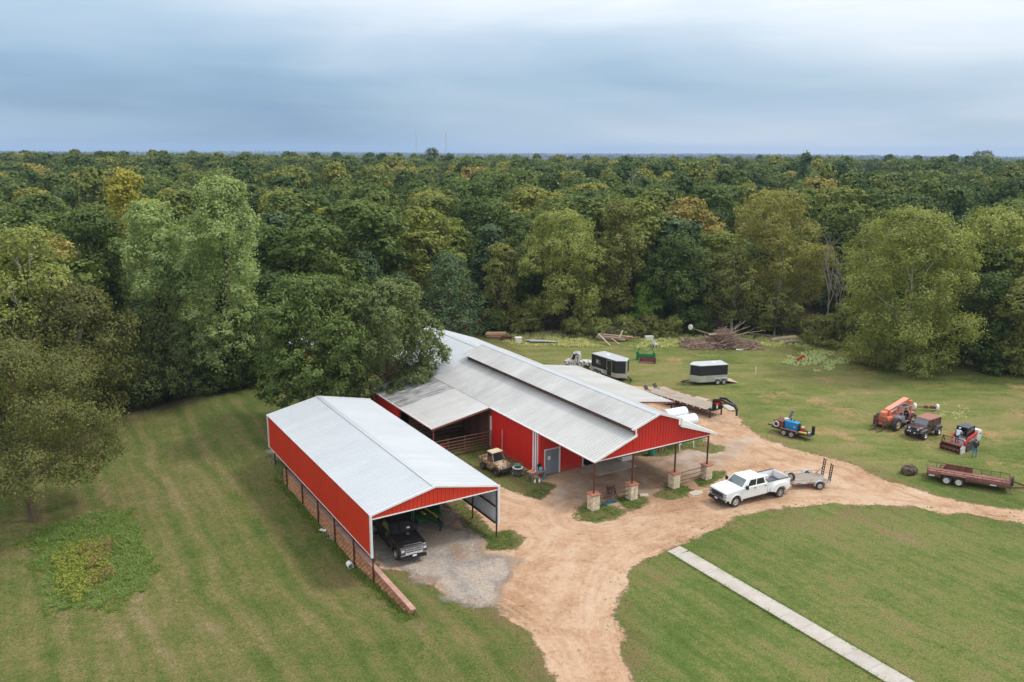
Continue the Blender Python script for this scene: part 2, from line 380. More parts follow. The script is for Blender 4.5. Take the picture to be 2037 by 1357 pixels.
DRIVE = gpx([(1330, 1480), (1283, 1357), (1247, 1290), (1235, 1240), (1236, 1192), (1250, 1150), (1290, 1116), (1332, 1096), (1382, 1074), (1450, 1041), (1530, 1016), (1650, 1004), (1800, 1011), (1950, 1030), (2037, 1043), (2250, 1075), (3300, 1215),
              (3300, 1165), (2250, 1040), (2037, 1011), (1950, 1003), (1850, 983), (1760, 950), (1700, 926), (1620, 905), (1560, 888), (1520, 868), (1478, 842), (1470, 822), (1420, 800), (1330, 770), (1250, 766), (1200, 790), (1150, 840),
              (1000, 880), (960, 890), (940, 905)]) + [tuple(uv(*q)[:2]) for q in [(-8.4, 14.5), (-18.3, 16.0), (-18.3, -0.5)]] + gpx([(800, 1140), (850, 1166), (880, 1190), (940, 1203), (985, 1210), (1030, 1240), (1072, 1300), (1106, 1357), (1150, 1480)])
ISLES = [gpx(q) for q in [
    [(900, 880), (960, 868), (1030, 905), (1045, 938), (1075, 958), (1100, 965), (1080, 985), (1030, 983), (985, 965), (950, 950), (905, 930)],
    [(1040, 985), (1065, 972), (1090, 975), (1075, 995)],
    [(1142, 1022), (1165, 1002), (1200, 1004), (1236, 1018), (1225, 1030), (1190, 1038), (1150, 1036)],
    [(1232, 992), (1262, 985), (1287, 998), (1282, 1008), (1255, 1014), (1238, 1004)],
    [(1306, 985), (1325, 975), (1328, 962), (1355, 964), (1380, 975), (1352, 986), (1330, 992)],
    [(1378, 958), (1400, 945), (1440, 940), (1436, 952), (1410, 966), (1390, 968)],
    [(1262, 905), (1275, 880), (1330, 862), (1395, 872), (1430, 890), (1418, 902), (1370, 895), (1320, 905)],
    [(968, 1075), (985, 1058), (1015, 1055), (1034, 1078), (1005, 1093), (975, 1090)],
    [(895, 1005), (915, 1000), (985, 1056), (975, 1078), (940, 1062)],
    ]]
PAD = [tuple(uv(*q)[:2]) for q in [(-18.35, 26), (-18.35, -0.8)]] + gpx([(790, 1140), (850, 1168), (880, 1195), (950, 1212), (1010, 1215), (1020, 1160), (1040, 1110), (1010, 1080), (975, 1065), (930, 1045)]) + [tuple(uv(*q)[:2]) for q in [(-9.6, 6), (-9.0, 26)]]
YARD = gpx([(1090, 985), (1140, 945), (1190, 935), (1300, 905), (1420, 880), (1500, 870), (1480, 900), (1430, 935), (1320, 990), (1250, 1005), (1165, 1020), (1130, 1010)])
SLABX = [tuple(uv(*q)[:2]) for q in [(4.6, 5.2), (8.6, 5.2), (8.6, 9.5), (4.6, 9.5)]]
# trees reach down to this line; beyond it is woodland floor
WOOD = gpx([(-400, 960), (0, 900), (130, 870), (250, 812), (330, 792), (430, 780), (520, 766), (640, 730), (760, 690), (860, 657), (960, 655), (1060, 657), (1120, 664), (1340, 664), (1500, 664), (1600, 668), (1690, 688), (1760, 700), (1900, 712), (2037, 738), (2500, 800)]) + [(500, 260), (500, 700), (-500, 700), (-500, 100)]
def gapzone(x, y):          # openings in the forest far back: a meadow with houses on the right, a smaller one left of the pines
    q = x / np.maximum(y, 1)
    return ((np.abs(q - .4145) < .017) & (y > 235) & (y < 520)) | ((np.abs(q - .262) < .010) & (y > 300) & (y < 500)) | (((x - 168) / 16) ** 2 + ((y - 405) / 60) ** 2 < 1)
def terrain_grid():
    a = np.unique(np.concatenate([np.arange(-110, 130.1, 0.8), [-18.46, -18.40, -18.34, -18.28, -18.22], np.linspace(130, 700, 60), np.linspace(-700, -110, 60), np.linspace(700, 9000, 30), np.linspace(-9000, -700, 30)]))
    b = np.unique(np.concatenate([np.arange(-60, 130.1, 0.9), np.linspace(130, 800, 80), np.linspace(800, 9000, 36), np.linspace(-400, -60, 14)]))
    return a, b
ga, gb = terrain_grid()
GU, GV = np.meshgrid(ga, gb, indexing='ij')
GX = BO.x + GU * UX - GV * UY; GY = BO.y + GU * UY + GV * UX
GZ = terrain(GX, GY) + np.where((GU > -18.4) & (np.hypot(GX, GY) < 150), 0.0, 0.05 * (fnoise(GX, GY, 0.22, 3) - 0.5))
def grid_mesh(name, X, Y, Z, keep=None):
    n, m = X.shape; idx = np.arange(n * m).reshape(n, m)
    F = np.stack([idx[:-1, :-1], idx[1:, :-1], idx[1:, 1:], idx[:-1, 1:]], -1).reshape(-1, 4)
    if keep is not None: F = F[keep.reshape(-1)]
    used = np.unique(F); remap = np.full(n * m, -1); remap[used] = np.arange(len(used))
    V = np.stack([X, Y, Z], -1).reshape(-1, 3)[used]; F = remap[F]
    return arr_mesh(name, V, F), used
def arr_mesh(name, V, F):
    me = bpy.data.meshes.new(name); k = F.shape[1]
    me.vertices.add(len(V)); me.vertices.foreach_set('co', np.ascontiguousarray(V, np.float32).ravel())
    me.loops.add(F.size); me.loops.foreach_set('vertex_index', np.ascontiguousarray(F, np.int32).ravel())
    me.polygons.add(len(F)); me.polygons.foreach_set('loop_start', np.arange(0, F.size, k, dtype=np.int32)); me.polygons.foreach_set('loop_total', np.full(len(F), k, np.int32))
    me.update(calc_edges=True); me.validate(); return me
def attr(me, name, vals, dom='POINT'):
    a = me.attributes.new(name, 'FLOAT', dom); a.data.foreach_set('value', np.ascontiguousarray(vals, np.float32).ravel())
gme, used = grid_mesh('ground', GX, GY, GZ)
gx, gy = GX.ravel()[used], GY.ravel()[used]
near = np.hypot(gx, gy) < 400
wd = np.full(gx.shape, 30.0); wd[near] = sdist(gx[near], gy[near], WOOD)
cl_ = gapzone(gx, gy); wd = np.where(cl_, -6.0, wd)
attr(gme, 'wood', np.clip(wd, -30, 30))
dd = np.full(gx.shape, -40.0); nr = np.hypot(gx, gy) < 150; dd[nr] = sdist(gx[nr], gy[nr], DRIVE)
attr(gme, 'drive', np.clip(dd, -40, 5))
fieldp = gpx([(960, 655), (1060, 720), (1400, 850), (1700, 930), (2100, 1010), (2500, 900), (2100, 735), (1700, 690), (1340, 664)])
fd = np.full(gx.shape, -40.0); fd[nr] = sdist(gx[nr], gy[nr], fieldp)
attr(gme, 'field', np.clip(fd, -20, 20))
gme.polygons.foreach_set('use_smooth', [True] * len(gme.polygons))
def A_(t, name): return N(t, 'ShaderNodeAttribute', attribute_name=name).outputs['Fac']
def lawn_material():
    m = bpy.data.materials.new('mown_grass'); m.use_nodes = True; t = m.node_tree; b = t.nodes['Principled BSDF']
    P = N(t, 'ShaderNodeNewGeometry').outputs['Position']
    wood, drv, fld = A_(t, 'wood'), A_(t, 'drive'), A_(t, 'field')
    big = noise(t, P, 0.055, 5, 0.55); mid = noise(t, P, 0.35, 5, 0.6); fine = noise(t, P, 2.2, 5, 0.7); grain = noise(t, P, 9.0, 3, 0.7)
    U = mapping(t, P, (1, 1, 1), rot=(0, 0, -TH))      # mowing runs parallel with the shed
    sx = N(t, 'ShaderNodeSeparateXYZ'); L(t, U, sx.inputs[0])
    wob = math1(t, 'MULTIPLY', math1(t, 'SUBTRACT', noise(t, P, 0.05, 2), 0.5), 5.0)
    ph = math1(t, 'ADD', sx.outputs[0], wob)
    stripe = math1(t, 'MULTIPLY', math1(t, 'ADD', math1(t, 'SINE', math1(t, 'MULTIPLY', ph, 3.9)), math1(t, 'SINE', math1(t, 'MULTIPLY', ph, 2.6))), 0.5)
    streak = noise(t, mapping(t, U, (1.6, 0.12, 1)), 1.6, 4, 0.65)
    g = math1(t, 'ADD', math1(t, 'MULTIPLY', big, 0.85), math1(t, 'MULTIPLY', mid, 0.5))
    g = math1(t, 'ADD', g, math1(t, 'MULTIPLY', math1(t, 'MULTIPLY', stripe, ramp(t, math1(t, 'MULTIPLY', math1(t, 'SUBTRACT', sx.outputs[0], 20.0), 0.06, True), [(0.0, 1.0), (1.0, 0.38)])), ramp(t, fld, [(0.0, 0.115), (1.0, 0.012)])))
    g = math1(t, 'ADD', g, math1(t, 'MULTIPLY', math1(t, 'SUBTRACT', streak, 0.5), ramp(t, fld, [(0.0, 0.48), (1.0, 0.25)])))
    g = math1(t, 'ADD', g, math1(t, 'MULTIPLY', math1(t, 'SUBTRACT', noise(t, mapping(t, P, (0.5, 1.6, 1)), 0.22, 6, 0.65, 0.6), 0.5), ramp(t, fld, [(0.0, 0.0), (1.0, 1.0)])))
    g = math1(t, 'ADD', g, math1(t, 'MULTIPLY', math1(t, 'SUBTRACT', fine, 0.5), 0.62))
    lcol = ramp(t, g, [(0.38, (0.054, 0.087, 0.018)), (0.57, (0.086, 0.108, 0.027)), (0.72, (0.122, 0.121, 0.039)), (0.88, (0.165, 0.140, 0.060)), (1.05, (0.21, 0.168, 0.09))])
    rcol = ramp(t, g, [(0.38, (0.056, 0.092, 0.018)), (0.60, (0.092, 0.126, 0.030)), (0.76, (0.145, 0.155, 0.048)), (0.90, (0.18, 0.145, 0.066)), (1.05, (0.21, 0.155, 0.085))])
    xs_ = N(t, 'ShaderNodeSeparateXYZ'); L(t, P, xs_.inputs[0])
    col = mixc(t, ramp(t, math1(t, 'MULTIPLY', xs_.outputs[0], 0.02, True), [(0.02, 0.0), (0.16, 1.0)]), lcol, rcol)
    thatch = ramp(t, math1(t, 'ADD', math1(t, 'MULTIPLY', noise(t, mapping(t, U, (3.2, 0.9, 1)), 1.4, 5, 0.7), 0.7), math1(t, 'MULTIPLY', mid, 0.3)), [(0.54, 0.0), (0.68, 0.24)])
    col = mixc(t, thatch, col, (0.135, 0.098, 0.046))
    rightlawn = ramp(t, sx.outputs[0], [(0.0, 0.0), (1.0, 1.0)])
    # the far field is coarser and yellower
    fcol = ramp(t, g, [(0.38, (0.074, 0.108, 0.024)), (0.58, (0.128, 0.150, 0.040)), (0.76, (0.185, 0.180, 0.062)), (0.95, (0.25, 0.19, 0.095))])
    col = mixc(t, ramp(t, fld, [(0.0, 0.0), (1.0, 0.85)]), col, fcol)
    # bare sandy scars in the field
    scar = ramp(t, math1(t, 'ADD', math1(t, 'MULTIPLY', noise(t, P, 0.16, 6, 0.66), 0.8), math1(t, 'MULTIPLY', fine, 0.25)), [(0.575, 0.0), (0.66, 0.8)])
    scar = math1(t, 'MULTIPLY', scar, ramp(t, fld, [(0.0, 0.12), (1.0, 0.9)]))
    col = mixc(t, scar, col, (0.36, 0.21, 0.115))
    # trodden brown fringe beside the drive
    fr = math1(t, 'MULTIPLY', ramp(t, math1(t, 'ADD', math1(t, 'MULTIPLY', drv, 0.12), 1.0), [(0.55, 0.0), (1.0, 1.0)]), ramp(t, math1(t, 'ADD', math1(t, 'MULTIPLY', mid, 0.6), math1(t, 'MULTIPLY', fine, 0.4)), [(0.46, 0.0), (0.62, 0.75)]))
    col = mixc(t, fr, col, (0.145, 0.095, 0.050))
    # leaf litter on the woodland floor
    wf = ramp(t, math1(t, 'ADD', math1(t, 'MULTIPLY', wood, 0.10), math1(t, 'MULTIPLY', mid, 0.8)), [(0.28, 0.0), (0.62, 1.0)])
    col = mixc(t, wf, col, ramp(t, fine, [(0.3, (0.045, 0.036, 0.020)), (0.7, (0.095, 0.070, 0.040))]))
    gr = ramp(t, grain, [(0.28, 0.50), (0.72, 1.50)])
    col = mixc(t, 1.0, col, gr, 'MULTIPLY')
    L(t, col, b.inputs['Base Color']); b.inputs['Roughness'].default_value = 0.95; b.inputs['Specular IOR Level'].default_value = 0.1
    bn = N(t, 'ShaderNodeBump', inp={'Strength': 0.9, 'Distance': 0.10}); L(t, math1(t, 'ADD', math1(t, 'MULTIPLY', grain, 0.6), fine), bn.inputs['Height']); L(t, bn.outputs[0], b.inputs['Normal'])
    return m
M['lawn'] = lawn_material(); gme.materials.append(M['lawn'])
link('ground', gme, kind='structure')

def sheet(name, poly, isles, z, step, material, margin=0.9, kind='structure', nz=0.8):
    P = np.asarray(poly); x0, y0 = P.min(0) - 1; x1, y1 = P.max(0) + 1
    x1 = min(x1, 80); y0 = max(y0, 24)
    xs = np.arange(x0, x1, step); ys = np.arange(y0, y1, step)
    X, Y = np.meshgrid(xs, ys, indexing='ij')
    d = sdist(X, Y, poly)
    for q in isles: d = np.minimum(d, -sdist(X, Y, q))
    dj = d + nz * (fnoise(X, Y, 0.55, 11, 4) - 0.5) * 2
    Z = terrain(X, Y); Z = np.where(np.abs(Z) < 1e-3, 0, Z) + z
    ok = (dj > -0.45)
    keep = ok[:-1, :-1] & ok[1:, :-1] & ok[1:, 1:] & ok[:-1, 1:]
    me, us = grid_mesh(name, X, Y, Z, keep)
    attr(me, 'edge', np.clip(dj.ravel()[us], -5, 8)); attr(me, 'cont', np.clip(d.ravel()[us], -5, 12))
    x, y = X.ravel()[us], Y.ravel()[us]
    attr(me, 'yard', np.clip(sdist(x, y, YARD), -6, 6)); attr(me, 'pad', np.clip(sdist(x, y, PAD), -6, 6))
    me.polygons.foreach_set('use_smooth', [True] * len(me.polygons))
    me.materials.append(material); return link(name, me, kind=kind)
def alpha_edge(t, b, hgt, w=0.3):
    """ragged border: bare soil breaks up between the grass"""
    e = math1(t, 'ADD', A_(t, 'edge'), math1(t, 'MULTIPLY', math1(t, 'SUBTRACT', hgt, 0.5), 1.7))
    L(t, ramp(t, math1(t, 'ADD', math1(t, 'MULTIPLY', e, 1.0), 0.0), [(0.0, 0.0), (w, 1.0)]), b.inputs['Alpha'])
def dirt_material():
    m = bpy.data.materials.new('sandy_dirt'); m.use_nodes = True; t = m.node_tree; b = t.nodes['Principled BSDF']
    P = N(t, 'ShaderNodeNewGeometry').outputs['Position']
    big = noise(t, P, 0.12, 5, 0.6, 0.6); mid = noise(t, P, 0.6, 6, 0.65, 0.4); fine = noise(t, P, 3.5, 5, 0.7); grain = noise(t, P, 12, 3, 0.7)
    cont, yard, pad = A_(t, 'cont'), A_(t, 'yard'), A_(t, 'pad')
    # wheel tracks follow the drive
    cv = N(t, 'ShaderNodeCombineXYZ'); L(t, math1(t, 'MULTIPLY', cont, 2.3), cv.inputs[0]); L(t, math1(t, 'MULTIPLY', big, 3.0), cv.inputs[1])
    tr = noise(t, cv.outputs[0], 1.5, 3, 0.6)
    g = math1(t, 'ADD', math1(t, 'MULTIPLY', big, 0.45), math1(t, 'MULTIPLY', mid, 0.4))
    g = math1(t, 'ADD', g, math1(t, 'MULTIPLY', tr, 0.22)); g = math1(t, 'ADD', g, math1(t, 'MULTIPLY', noise(t, P, 0.28, 5, 0.7, 0.3), 0.13)); g = math1(t, 'ADD', g, math1(t, 'MULTIPLY', math1(t, 'SUBTRACT', fine, 0.5), 0.35))
    col = ramp(t, g, [(0.42, (0.22, 0.126, 0.072)), (0.52, (0.34, 0.206, 0.124)), (0.61, (0.43, 0.284, 0.184)), (0.73, (0.48, 0.355, 0.258)), (0.88, (0.52, 0.42, 0.33))])
    rut = math1(t, 'MULTIPLY', math1(t, 'SINE', math1(t, 'ADD', math1(t, 'MULTIPLY', cont, 3.4), math1(t, 'MULTIPLY', noise(t, P, 0.25, 3), 5.0))), ramp(t, noise(t, P, 0.2, 4, 0.6), [(0.42, 0.0), (0.60, 1.0)]))
    col = mixc(t, ramp(t, rut, [(0.25, 0.0), (0.9, 0.42)]), col, (0.30, 0.165, 0.09))
    # greyer, wetter yard before the barn
    ym = ramp(t, math1(t, 'ADD', math1(t, 'MULTIPLY', yard, 0.25), math1(t, 'MULTIPLY', mid, 1.0)), [(0.35, 0.0), (0.75, 0.9)])
    ycol = ramp(t, math1(t, 'ADD', math1(t, 'MULTIPLY', mid, 0.6), math1(t, 'MULTIPLY', big, 0.5)), [(0.42, (0.20, 0.130, 0.080)), (0.54, (0.30, 0.215, 0.150)), (0.68, (0.40, 0.345, 0.295))])
    col = mixc(t, ym, col, ycol)
    spots = ramp(t, noise(t, P, 1.1, 6, 0.7, 0.8), [(0.60, 0.0), (0.68, 0.55)])
    col = mixc(t, spots, col, (0.22, 0.13, 0.075))
    col = mixc(t, 1.0, col, ramp(t, grain, [(0.25, 0.90), (0.75, 1.09)]), 'MULTIPLY')
    L(t, col, b.inputs['Base Color']); b.inputs['Roughness'].default_value = 0.95; b.inputs['Specular IOR Level'].default_value = 0.15
    bn = N(t, 'ShaderNodeBump', inp={'Strength': 0.8, 'Distance': 0.06}); L(t, math1(t, 'ADD', math1(t, 'MULTIPLY', tr, 0.5), math1(t, 'ADD', mid, math1(t, 'MULTIPLY', fine, 0.5))), bn.inputs['Height']); L(t, bn.outputs[0], b.inputs['Normal'])
    alpha_edge(t, b, math1(t, 'ADD', math1(t, 'MULTIPLY', mid, 0.5), math1(t, 'MULTIPLY', fine, 0.5)))
    return m
def gravel_material():
    m = bpy.data.materials.new('grey_gravel'); m.use_nodes = True; t = m.node_tree; b = t.nodes['Principled BSDF']
    P = N(t, 'ShaderNodeNewGeometry').outputs['Position']
    mid = noise(t, P, 0.45, 6, 0.65, 0.5); fine = noise(t, P, 4, 5, 0.75)
    vor = N(t, 'ShaderNodeTexVoronoi', inp={'Scale': 14.0}); L(t, P, vor.inputs['Vector'])
    sp = N(t, 'ShaderNodeSeparateColor'); L(t, vor.outputs['Color'], sp.inputs[0])
    col = ramp(t, math1(t, 'ADD', math1(t, 'MULTIPLY', mid, 0.8), math1(t, 'MULTIPLY', fine, 0.25)), [(0.36, (0.205, 0.176, 0.152)), (0.48, (0.265, 0.229, 0.198)), (0.58, (0.34, 0.285, 0.235)), (0.72, (0.36, 0.25, 0.17))])
    st = ramp(t, noise(t, P, 0.35, 4, 0.6), [(0.55, 0.0), (0.66, 0.7)])
    col = mixc(t, st, col, (0.27, 0.17, 0.10))
    col = mixc(t, 1.0, col, ramp(t, sp.outputs[0], [(0.0, 0.72), (1.0, 1.25)]), 'MULTIPLY')
    L(t, col, b.inputs['Base Color']); b.inputs['Roughness'].default_value = 0.9
    bn = N(t, 'ShaderNodeBump', inp={'Strength': 0.7, 'Distance': 0.03}); L(t, sp.outputs[1], bn.inputs['Height']); L(t, bn.outputs[0], b.inputs['Normal'])
    alpha_edge(t, b, math1(t, 'ADD', math1(t, 'MULTIPLY', mid, 0.6), math1(t, 'MULTIPLY', fine, 0.4)), 4.6)
    return m
sheet('dirt_driveway', DRIVE, ISLES, 0.012, 0.4, dirt_material())
sheet('gravel_pad', PAD, [ISLES[7], ISLES[8]], 0.026, 0.4, gravel_material(), nz=1.5)
# concrete path: separate slabs with joints
pth = thing('concrete_path', None, None, loc=uv(0.86, -8.1), rz=TH, kind='structure')
slabme = None
_r = random.Random(4)
for i in range(16):
    ln = 1.52; 
    if i == 0: a = MB().box((0, -0.62, 0.0), (1.32, 0.78, 0.10), rz=0.12)
    else: a = MB().box((0, -1.05 - (i - 0.5) * ln, 0.0), (1.34, ln - 0.012, 0.10))
    o = a.build('slab', M['concrete'], pth, bevel=0.012)
    o.location.z = 0.012 + _r.uniform(-.006, .006)
# concrete floor slab of the barn mouth
slab = thing('concrete_floor', None, None, loc=uv(4.4, 5.1), rz=TH, kind='structure')
for i in range(3):
    for j in range(3): MB().box((0.75 + i * 1.42, 0.9 + j * 1.7, 0.03), (1.4, 1.68, 0.10)).build('slab', M['concrete'], slab, bevel=0.01)
# ================================================================ BUILDINGS
def roof_mat(name, base, dirty, amt, streak=1.0, ov=0.05):
    m = bpy.data.materials.new(name); m.use_nodes = True; t = m.node_tree; b = t.nodes['Principled BSDF']
    P = N(t, 'ShaderNodeTexCoord').outputs['Object']; oi = N(t, 'ShaderNodeObjectInfo')
    off = N(t, 'ShaderNodeCombineXYZ'); L(t, math1(t, 'MULTIPLY', oi.outputs['Random'], 53.0), off.inputs[1]); L(t, math1(t, 'MULTIPLY', oi.outputs['Random'], 17.0), off.inputs[0])
    va = N(t, 'ShaderNodeVectorMath', operation='ADD'); L(t, P, va.inputs[0]); L(t, off.outputs[0], va.inputs[1])
    s = noise(t, mapping(t, va.outputs[0], (0.35, 5.0, 1)), 1.3, 5, 0.65)
    blot = noise(t, N(t, 'ShaderNodeNewGeometry').outputs['Position'], 0.35, 5, 0.6)
    f = ramp(t, math1(t, 'ADD', math1(t, 'MULTIPLY', s, 0.6 * streak), math1(t, 'MULTIPLY', blot, 0.5)), [(0.46, 0.0), (0.72, amt)])
    c = mixc(t, f, base, dirty)
    c = mixc(t, 1.0, c, ramp(t, oi.outputs['Random'], [(0, 1 - ov), (1, 1 + ov)]), 'MULTIPLY')
    L(t, c, b.inputs['Base Color']); b.inputs['Roughness'].default_value = 0.42; b.inputs['Metallic'].default_value = 0.15
    return m
def dusty(m):     # red dust splashed up the foot of the walls
    t = m.node_tree; b = t.nodes['Principled BSDF']; src = b.inputs['Base Color'].links[0].from_socket
    P = N(t, 'ShaderNodeNewGeometry').outputs['Position']; s = N(t, 'ShaderNodeSeparateXYZ'); L(t, P, s.inputs[0])
    f = math1(t, 'MULTIPLY', ramp(t, math1(t, 'ADD', s.outputs[2], math1(t, 'MULTIPLY', noise(t, P, 1.6, 5, 0.65), 0.9)), [(0.35, 0.55), (1.0, 0.0)]), 1.0)
    streak = ramp(t, noise(t, mapping(t, P, (3.0, 3.0, 0.25)), 1.5, 5, 0.65), [(0.45, 0.0), (0.75, 0.22)])
    c = mixc(t, f, src, (0.33, 0.17, 0.10)); L(t, mixc(t, streak, c, (0.34, 0.06, 0.045)), b.inputs['Base Color'])
dusty(M['red']); dusty(M['red_bright'])
M['roof_new'] = roof_mat('clean_white_roof', (0.49, 0.515, 0.54), (0.40, 0.425, 0.45), 0.5, ov=0.025)
M['roof_mid'] = roof_mat('weathered_white_roof', (0.49, 0.487, 0.475), (0.37, 0.362, 0.345), 0.7, ov=0.04)
M['roof_old'] = roof_mat('stained_grey_roof', (0.49, 0.487, 0.478), (0.33, 0.32, 0.31), 0.75, 1.15, ov=0.06)
M['roof_leaf'] = roof_mat('leaf_stained_roof', (0.55, 0.56, 0.57), (0.10, 0.085, 0.07), 1.0, 1.2, ov=0.06)
RIB = [(0, 0), (0.035, 0.0), (0.055, 0.032), (0.085, 0.032), (0.105, 0.0)]
def rib_profile(width, pitch=0.305):
    pts = []; y = 0.0
    while y < width - 0.02:
        for a, h in RIB:
            if y + a <= width: pts.append((y + a, h))
        y += pitch
    pts.append((width, 0.0)); return pts
_sheet = {}
def sheet_mesh(Ls, w, mats, back=None):
    k = (round(Ls, 3), round(w, 3), mats.name, back.name if back else '')
    if k in _sheet: return _sheet[k]
    pr = rib_profile(w); n = len(pr); b = MB()
    b.add([(0, y, h) for y, h in pr] + [(Ls, y, h) for y, h in pr], [(i, i + n, i + n + 1, i + 1) for i in range(n - 1)])
    b.slot(1 if back else 0)
    b.add([(0, 0, -0.012), (Ls, 0, -0.012), (Ls, w, -0.012), (0, w, -0.012)], [(3, 2, 1, 0)])
    b.add([(0, 0, -0.012), (0, 0, 0), (0, w, 0), (0, w, -0.012), (Ls, 0, -0.012), (Ls, 0, 0), (Ls, w, 0), (Ls, w, -0.012)], [(0, 3, 2, 1), (4, 5, 6, 7)])
    me = bpy.data.meshes.new('sheet'); me.from_pydata(b.v, [], b.f); me.materials.append(mats)
    if back: me.materials.append(back); me.polygons.foreach_set('material_index', b.m)
    me.update(); _sheet[k] = me; return me
def roof(parent, ue, ze, ur, zr, v0, v1, material, w=0.915, name='roof_panel'):
    """ribbed sheets from the eave (ue,ze) up to the ridge (ur,zr), side by side from v0 to v1"""
    du = ur - ue; Ls = hypot(du, zr - ze); v = v0; i = 0; ang = atan2(zr - ze, abs(du))
    while v < v1 - 0.05:
        ww = min(w, v1 - v); mm = material(v) if callable(material) else material
        me = sheet_mesh(Ls, ww, mm, M['galv'])
        o = link(name, me, parent)
        if du > 0: o.location = (ue, v, ze + 0.002 * (i % 2)); o.rotation_euler = (0, -ang, 0)
        else: o.location = (ue, v + ww, ze + 0.002 * (i % 2)); o.rotation_euler = Matrix.Rotation(pi, 3, 'Z').to_euler(); o.rotation_euler = (Matrix.Rotation(pi, 3, 'Z') @ Matrix.Rotation(-ang, 3, 'Y')).to_euler()
        v += w; i += 1
def wall(parent, a, b, z0, top, mats, back=None, w=0.915, name='wall_panel'):
    """upright ribbed sheets from a to b (x,y); outside is to the right of a->b; top(s) is the height at distance s"""
    a = Vector((a[0], a[1], 0)); b = Vector((b[0], b[1], 0)); Ln = (b - a).length; d = (b - a) / Ln; nrm = Vector((d.y, -d.x, 0)); s = 0.0
    tf = top if callable(top) else (lambda s_: top)
    zf = z0 if callable(z0) else (lambda s_: z0)
    flat = not callable(top) and not callable(z0)
    while s < Ln - 0.03:
        ww = min(w, Ln - s)
        if flat:
            me = sheet_mesh(top - z0, ww, mats, back); o = link(name, me, parent)
            R = Matrix((Vector((0, 0, 1)), -d, nrm)).transposed(); o.rotation_euler = R.to_euler(); o.location = a + d * (s + ww) + Vector((0, 0, z0))
        else:
            pr = rib_profile(ww); m_ = MB(); n = len(pr)
            m_.add([a + d * (s + y) + nrm * h + Vector((0, 0, zf(s + y))) for y, h in pr] + [a + d * (s + y) + nrm * h + Vector((0, 0, tf(s + y))) for y, h in pr], [(i, i + 1, i + n + 1, i + n) for i in range(n - 1)])
            m_.slot(1 if back else 0)
            m_.add([a + d * (s + y) - nrm * 0.012 + Vector((0, 0, z)) for y, z in ((0, zf(s)), (ww, zf(s + ww)), (ww, tf(s + ww)), (0, tf(s)))], [(3, 2, 1, 0)])
            me = bpy.data.meshes.new(name); me.from_pydata(m_.v, [], m_.f); me.materials.append(mats)
            if back: me.materials.append(back); me.polygons.foreach_set('material_index', m_.m)
            o = link(name, me, parent)
        s += w
def barp(parent, name, a, b, w, h, m): return MB().bar(a, b, w, h).build(name, m, parent)

# ---------------------------------------------------------------- the open carport shed
cp = thing('carport_shed', 'long open carport shed with white gabled roof and bright red side wall above block wall', 'shed', loc=BO, rz=TH)
cu0, cu1, cur, cv0, cv1, ce, cr = -18.62, -8.88, -13.86, -0.25, 24.15, 4.0, 5.05
roof(cp, cu0 - 0.08, ce + 0.02, cur - 0.02, cr, cv0 - 0.05, cv1, M['roof_new'])
roof(cp, cu1 + 0.12, ce - 0.005, cur + 0.02, cr, cv0 - 0.05, cv1, M['roof_new'])
sl_ = (cr - ce) / (cur - cu0)
MB().hexa([(cur - .2, cv0 - .06, cr + .045 - .2 * sl_), (cur, cv0 - .06, cr + .045), (cur, cv1 + .02, cr + .045), (cur - .2, cv1 + .02, cr + .045 - .2 * sl_), (cur - .2, cv0 - .06, cr + .06 - .2 * sl_), (cur, cv0 - .06, cr + .062), (cur, cv1 + .02, cr + .062), (cur - .2, cv1 + .02, cr + .06 - .2 * sl_)]).build('ridge_cap', M['roof_new'], cp)
MB().hexa([(cur, cv0 - .06, cr + .045), (cur + .2, cv0 - .06, cr + .045 - .2 * sl_), (cur + .2, cv1 + .02, cr + .045 - .2 * sl_), (cur, cv1 + .02, cr + .045), (cur, cv0 - .06, cr + .062), (cur + .2, cv0 - .06, cr + .06 - .2 * sl_), (cur + .2, cv1 + .02, cr + .06 - .2 * sl_), (cur, cv1 + .02, cr + .062)]).build('ridge_cap', M['roof_new'], cp)
wall(cp, (cu0 - 0.01, cv1), (cu0 - 0.01, cv0), 1.03, 3.96, M['red_bright'], M['galv'])
wall(cp, (cu1 + 0.01, cv0), (cu1 + 0.01, cv1), 1.03, 3.93, M['red_bright'], M['galv'])
gt = lambda s: (ce + 0.0 + (s if s < cur - cu0 else (cu1 - cu0 - s)) * sl_ - 0.03)
wall(cp, (cu0, cv0 - 0.01), (cu1, cv0 - 0.01), 3.74, gt, M['red_bright'], M['galv'])
wall(cp, (cu1, cv1 + 0.01), (cu0, cv1 + 0.01), 3.74, gt, M['red_bright'], M['galv'])
for a, b in (((cu0 - .12, cv0 - .09, ce - .0), (cur, cv0 - .09, cr + .0)), ((cur, cv0 - .09, cr + .0), (cu1 + .14, cv0 - .09, ce - .02)), ((cu0 - .12, cv1 + .05, ce - .0), (cur, cv1 + .05, cr + .0)), ((cur, cv1 + .05, cr + .0), (cu1 + .14, cv1 + .05, ce - .02))):
    barp(cp, 'rake_trim', a, b, 0.05, 0.14, M['white_trim'])
barp(cp, 'gable_trim', (cu0, cv0 - .06, 3.72), (cu1, cv0 - .06, 3.72), 0.05, 0.07, M['white_trim'])
for x, n in ((cu0 - .02, -1), (cu1 + .02, 1)):
    for vv in (cv0 - .04, cv1 + .02): barp(cp, 'corner_trim', (x, vv, 0.98), (x, vv, 3.98), 0.2, 0.14, M['white_trim'])
    barp(cp, 'base_trim', (x, cv0, 1.0), (x, cv1, 1.0), 0.05, 0.05, M['white_trim'])
    for z in (1.1, 2.4, 3.6): barp(cp, 'girt', (x - n * .19, cv0 + .1, z), (x - n * .19, cv1 - .1, z), 0.09, 0.11, M['brown_steel'])
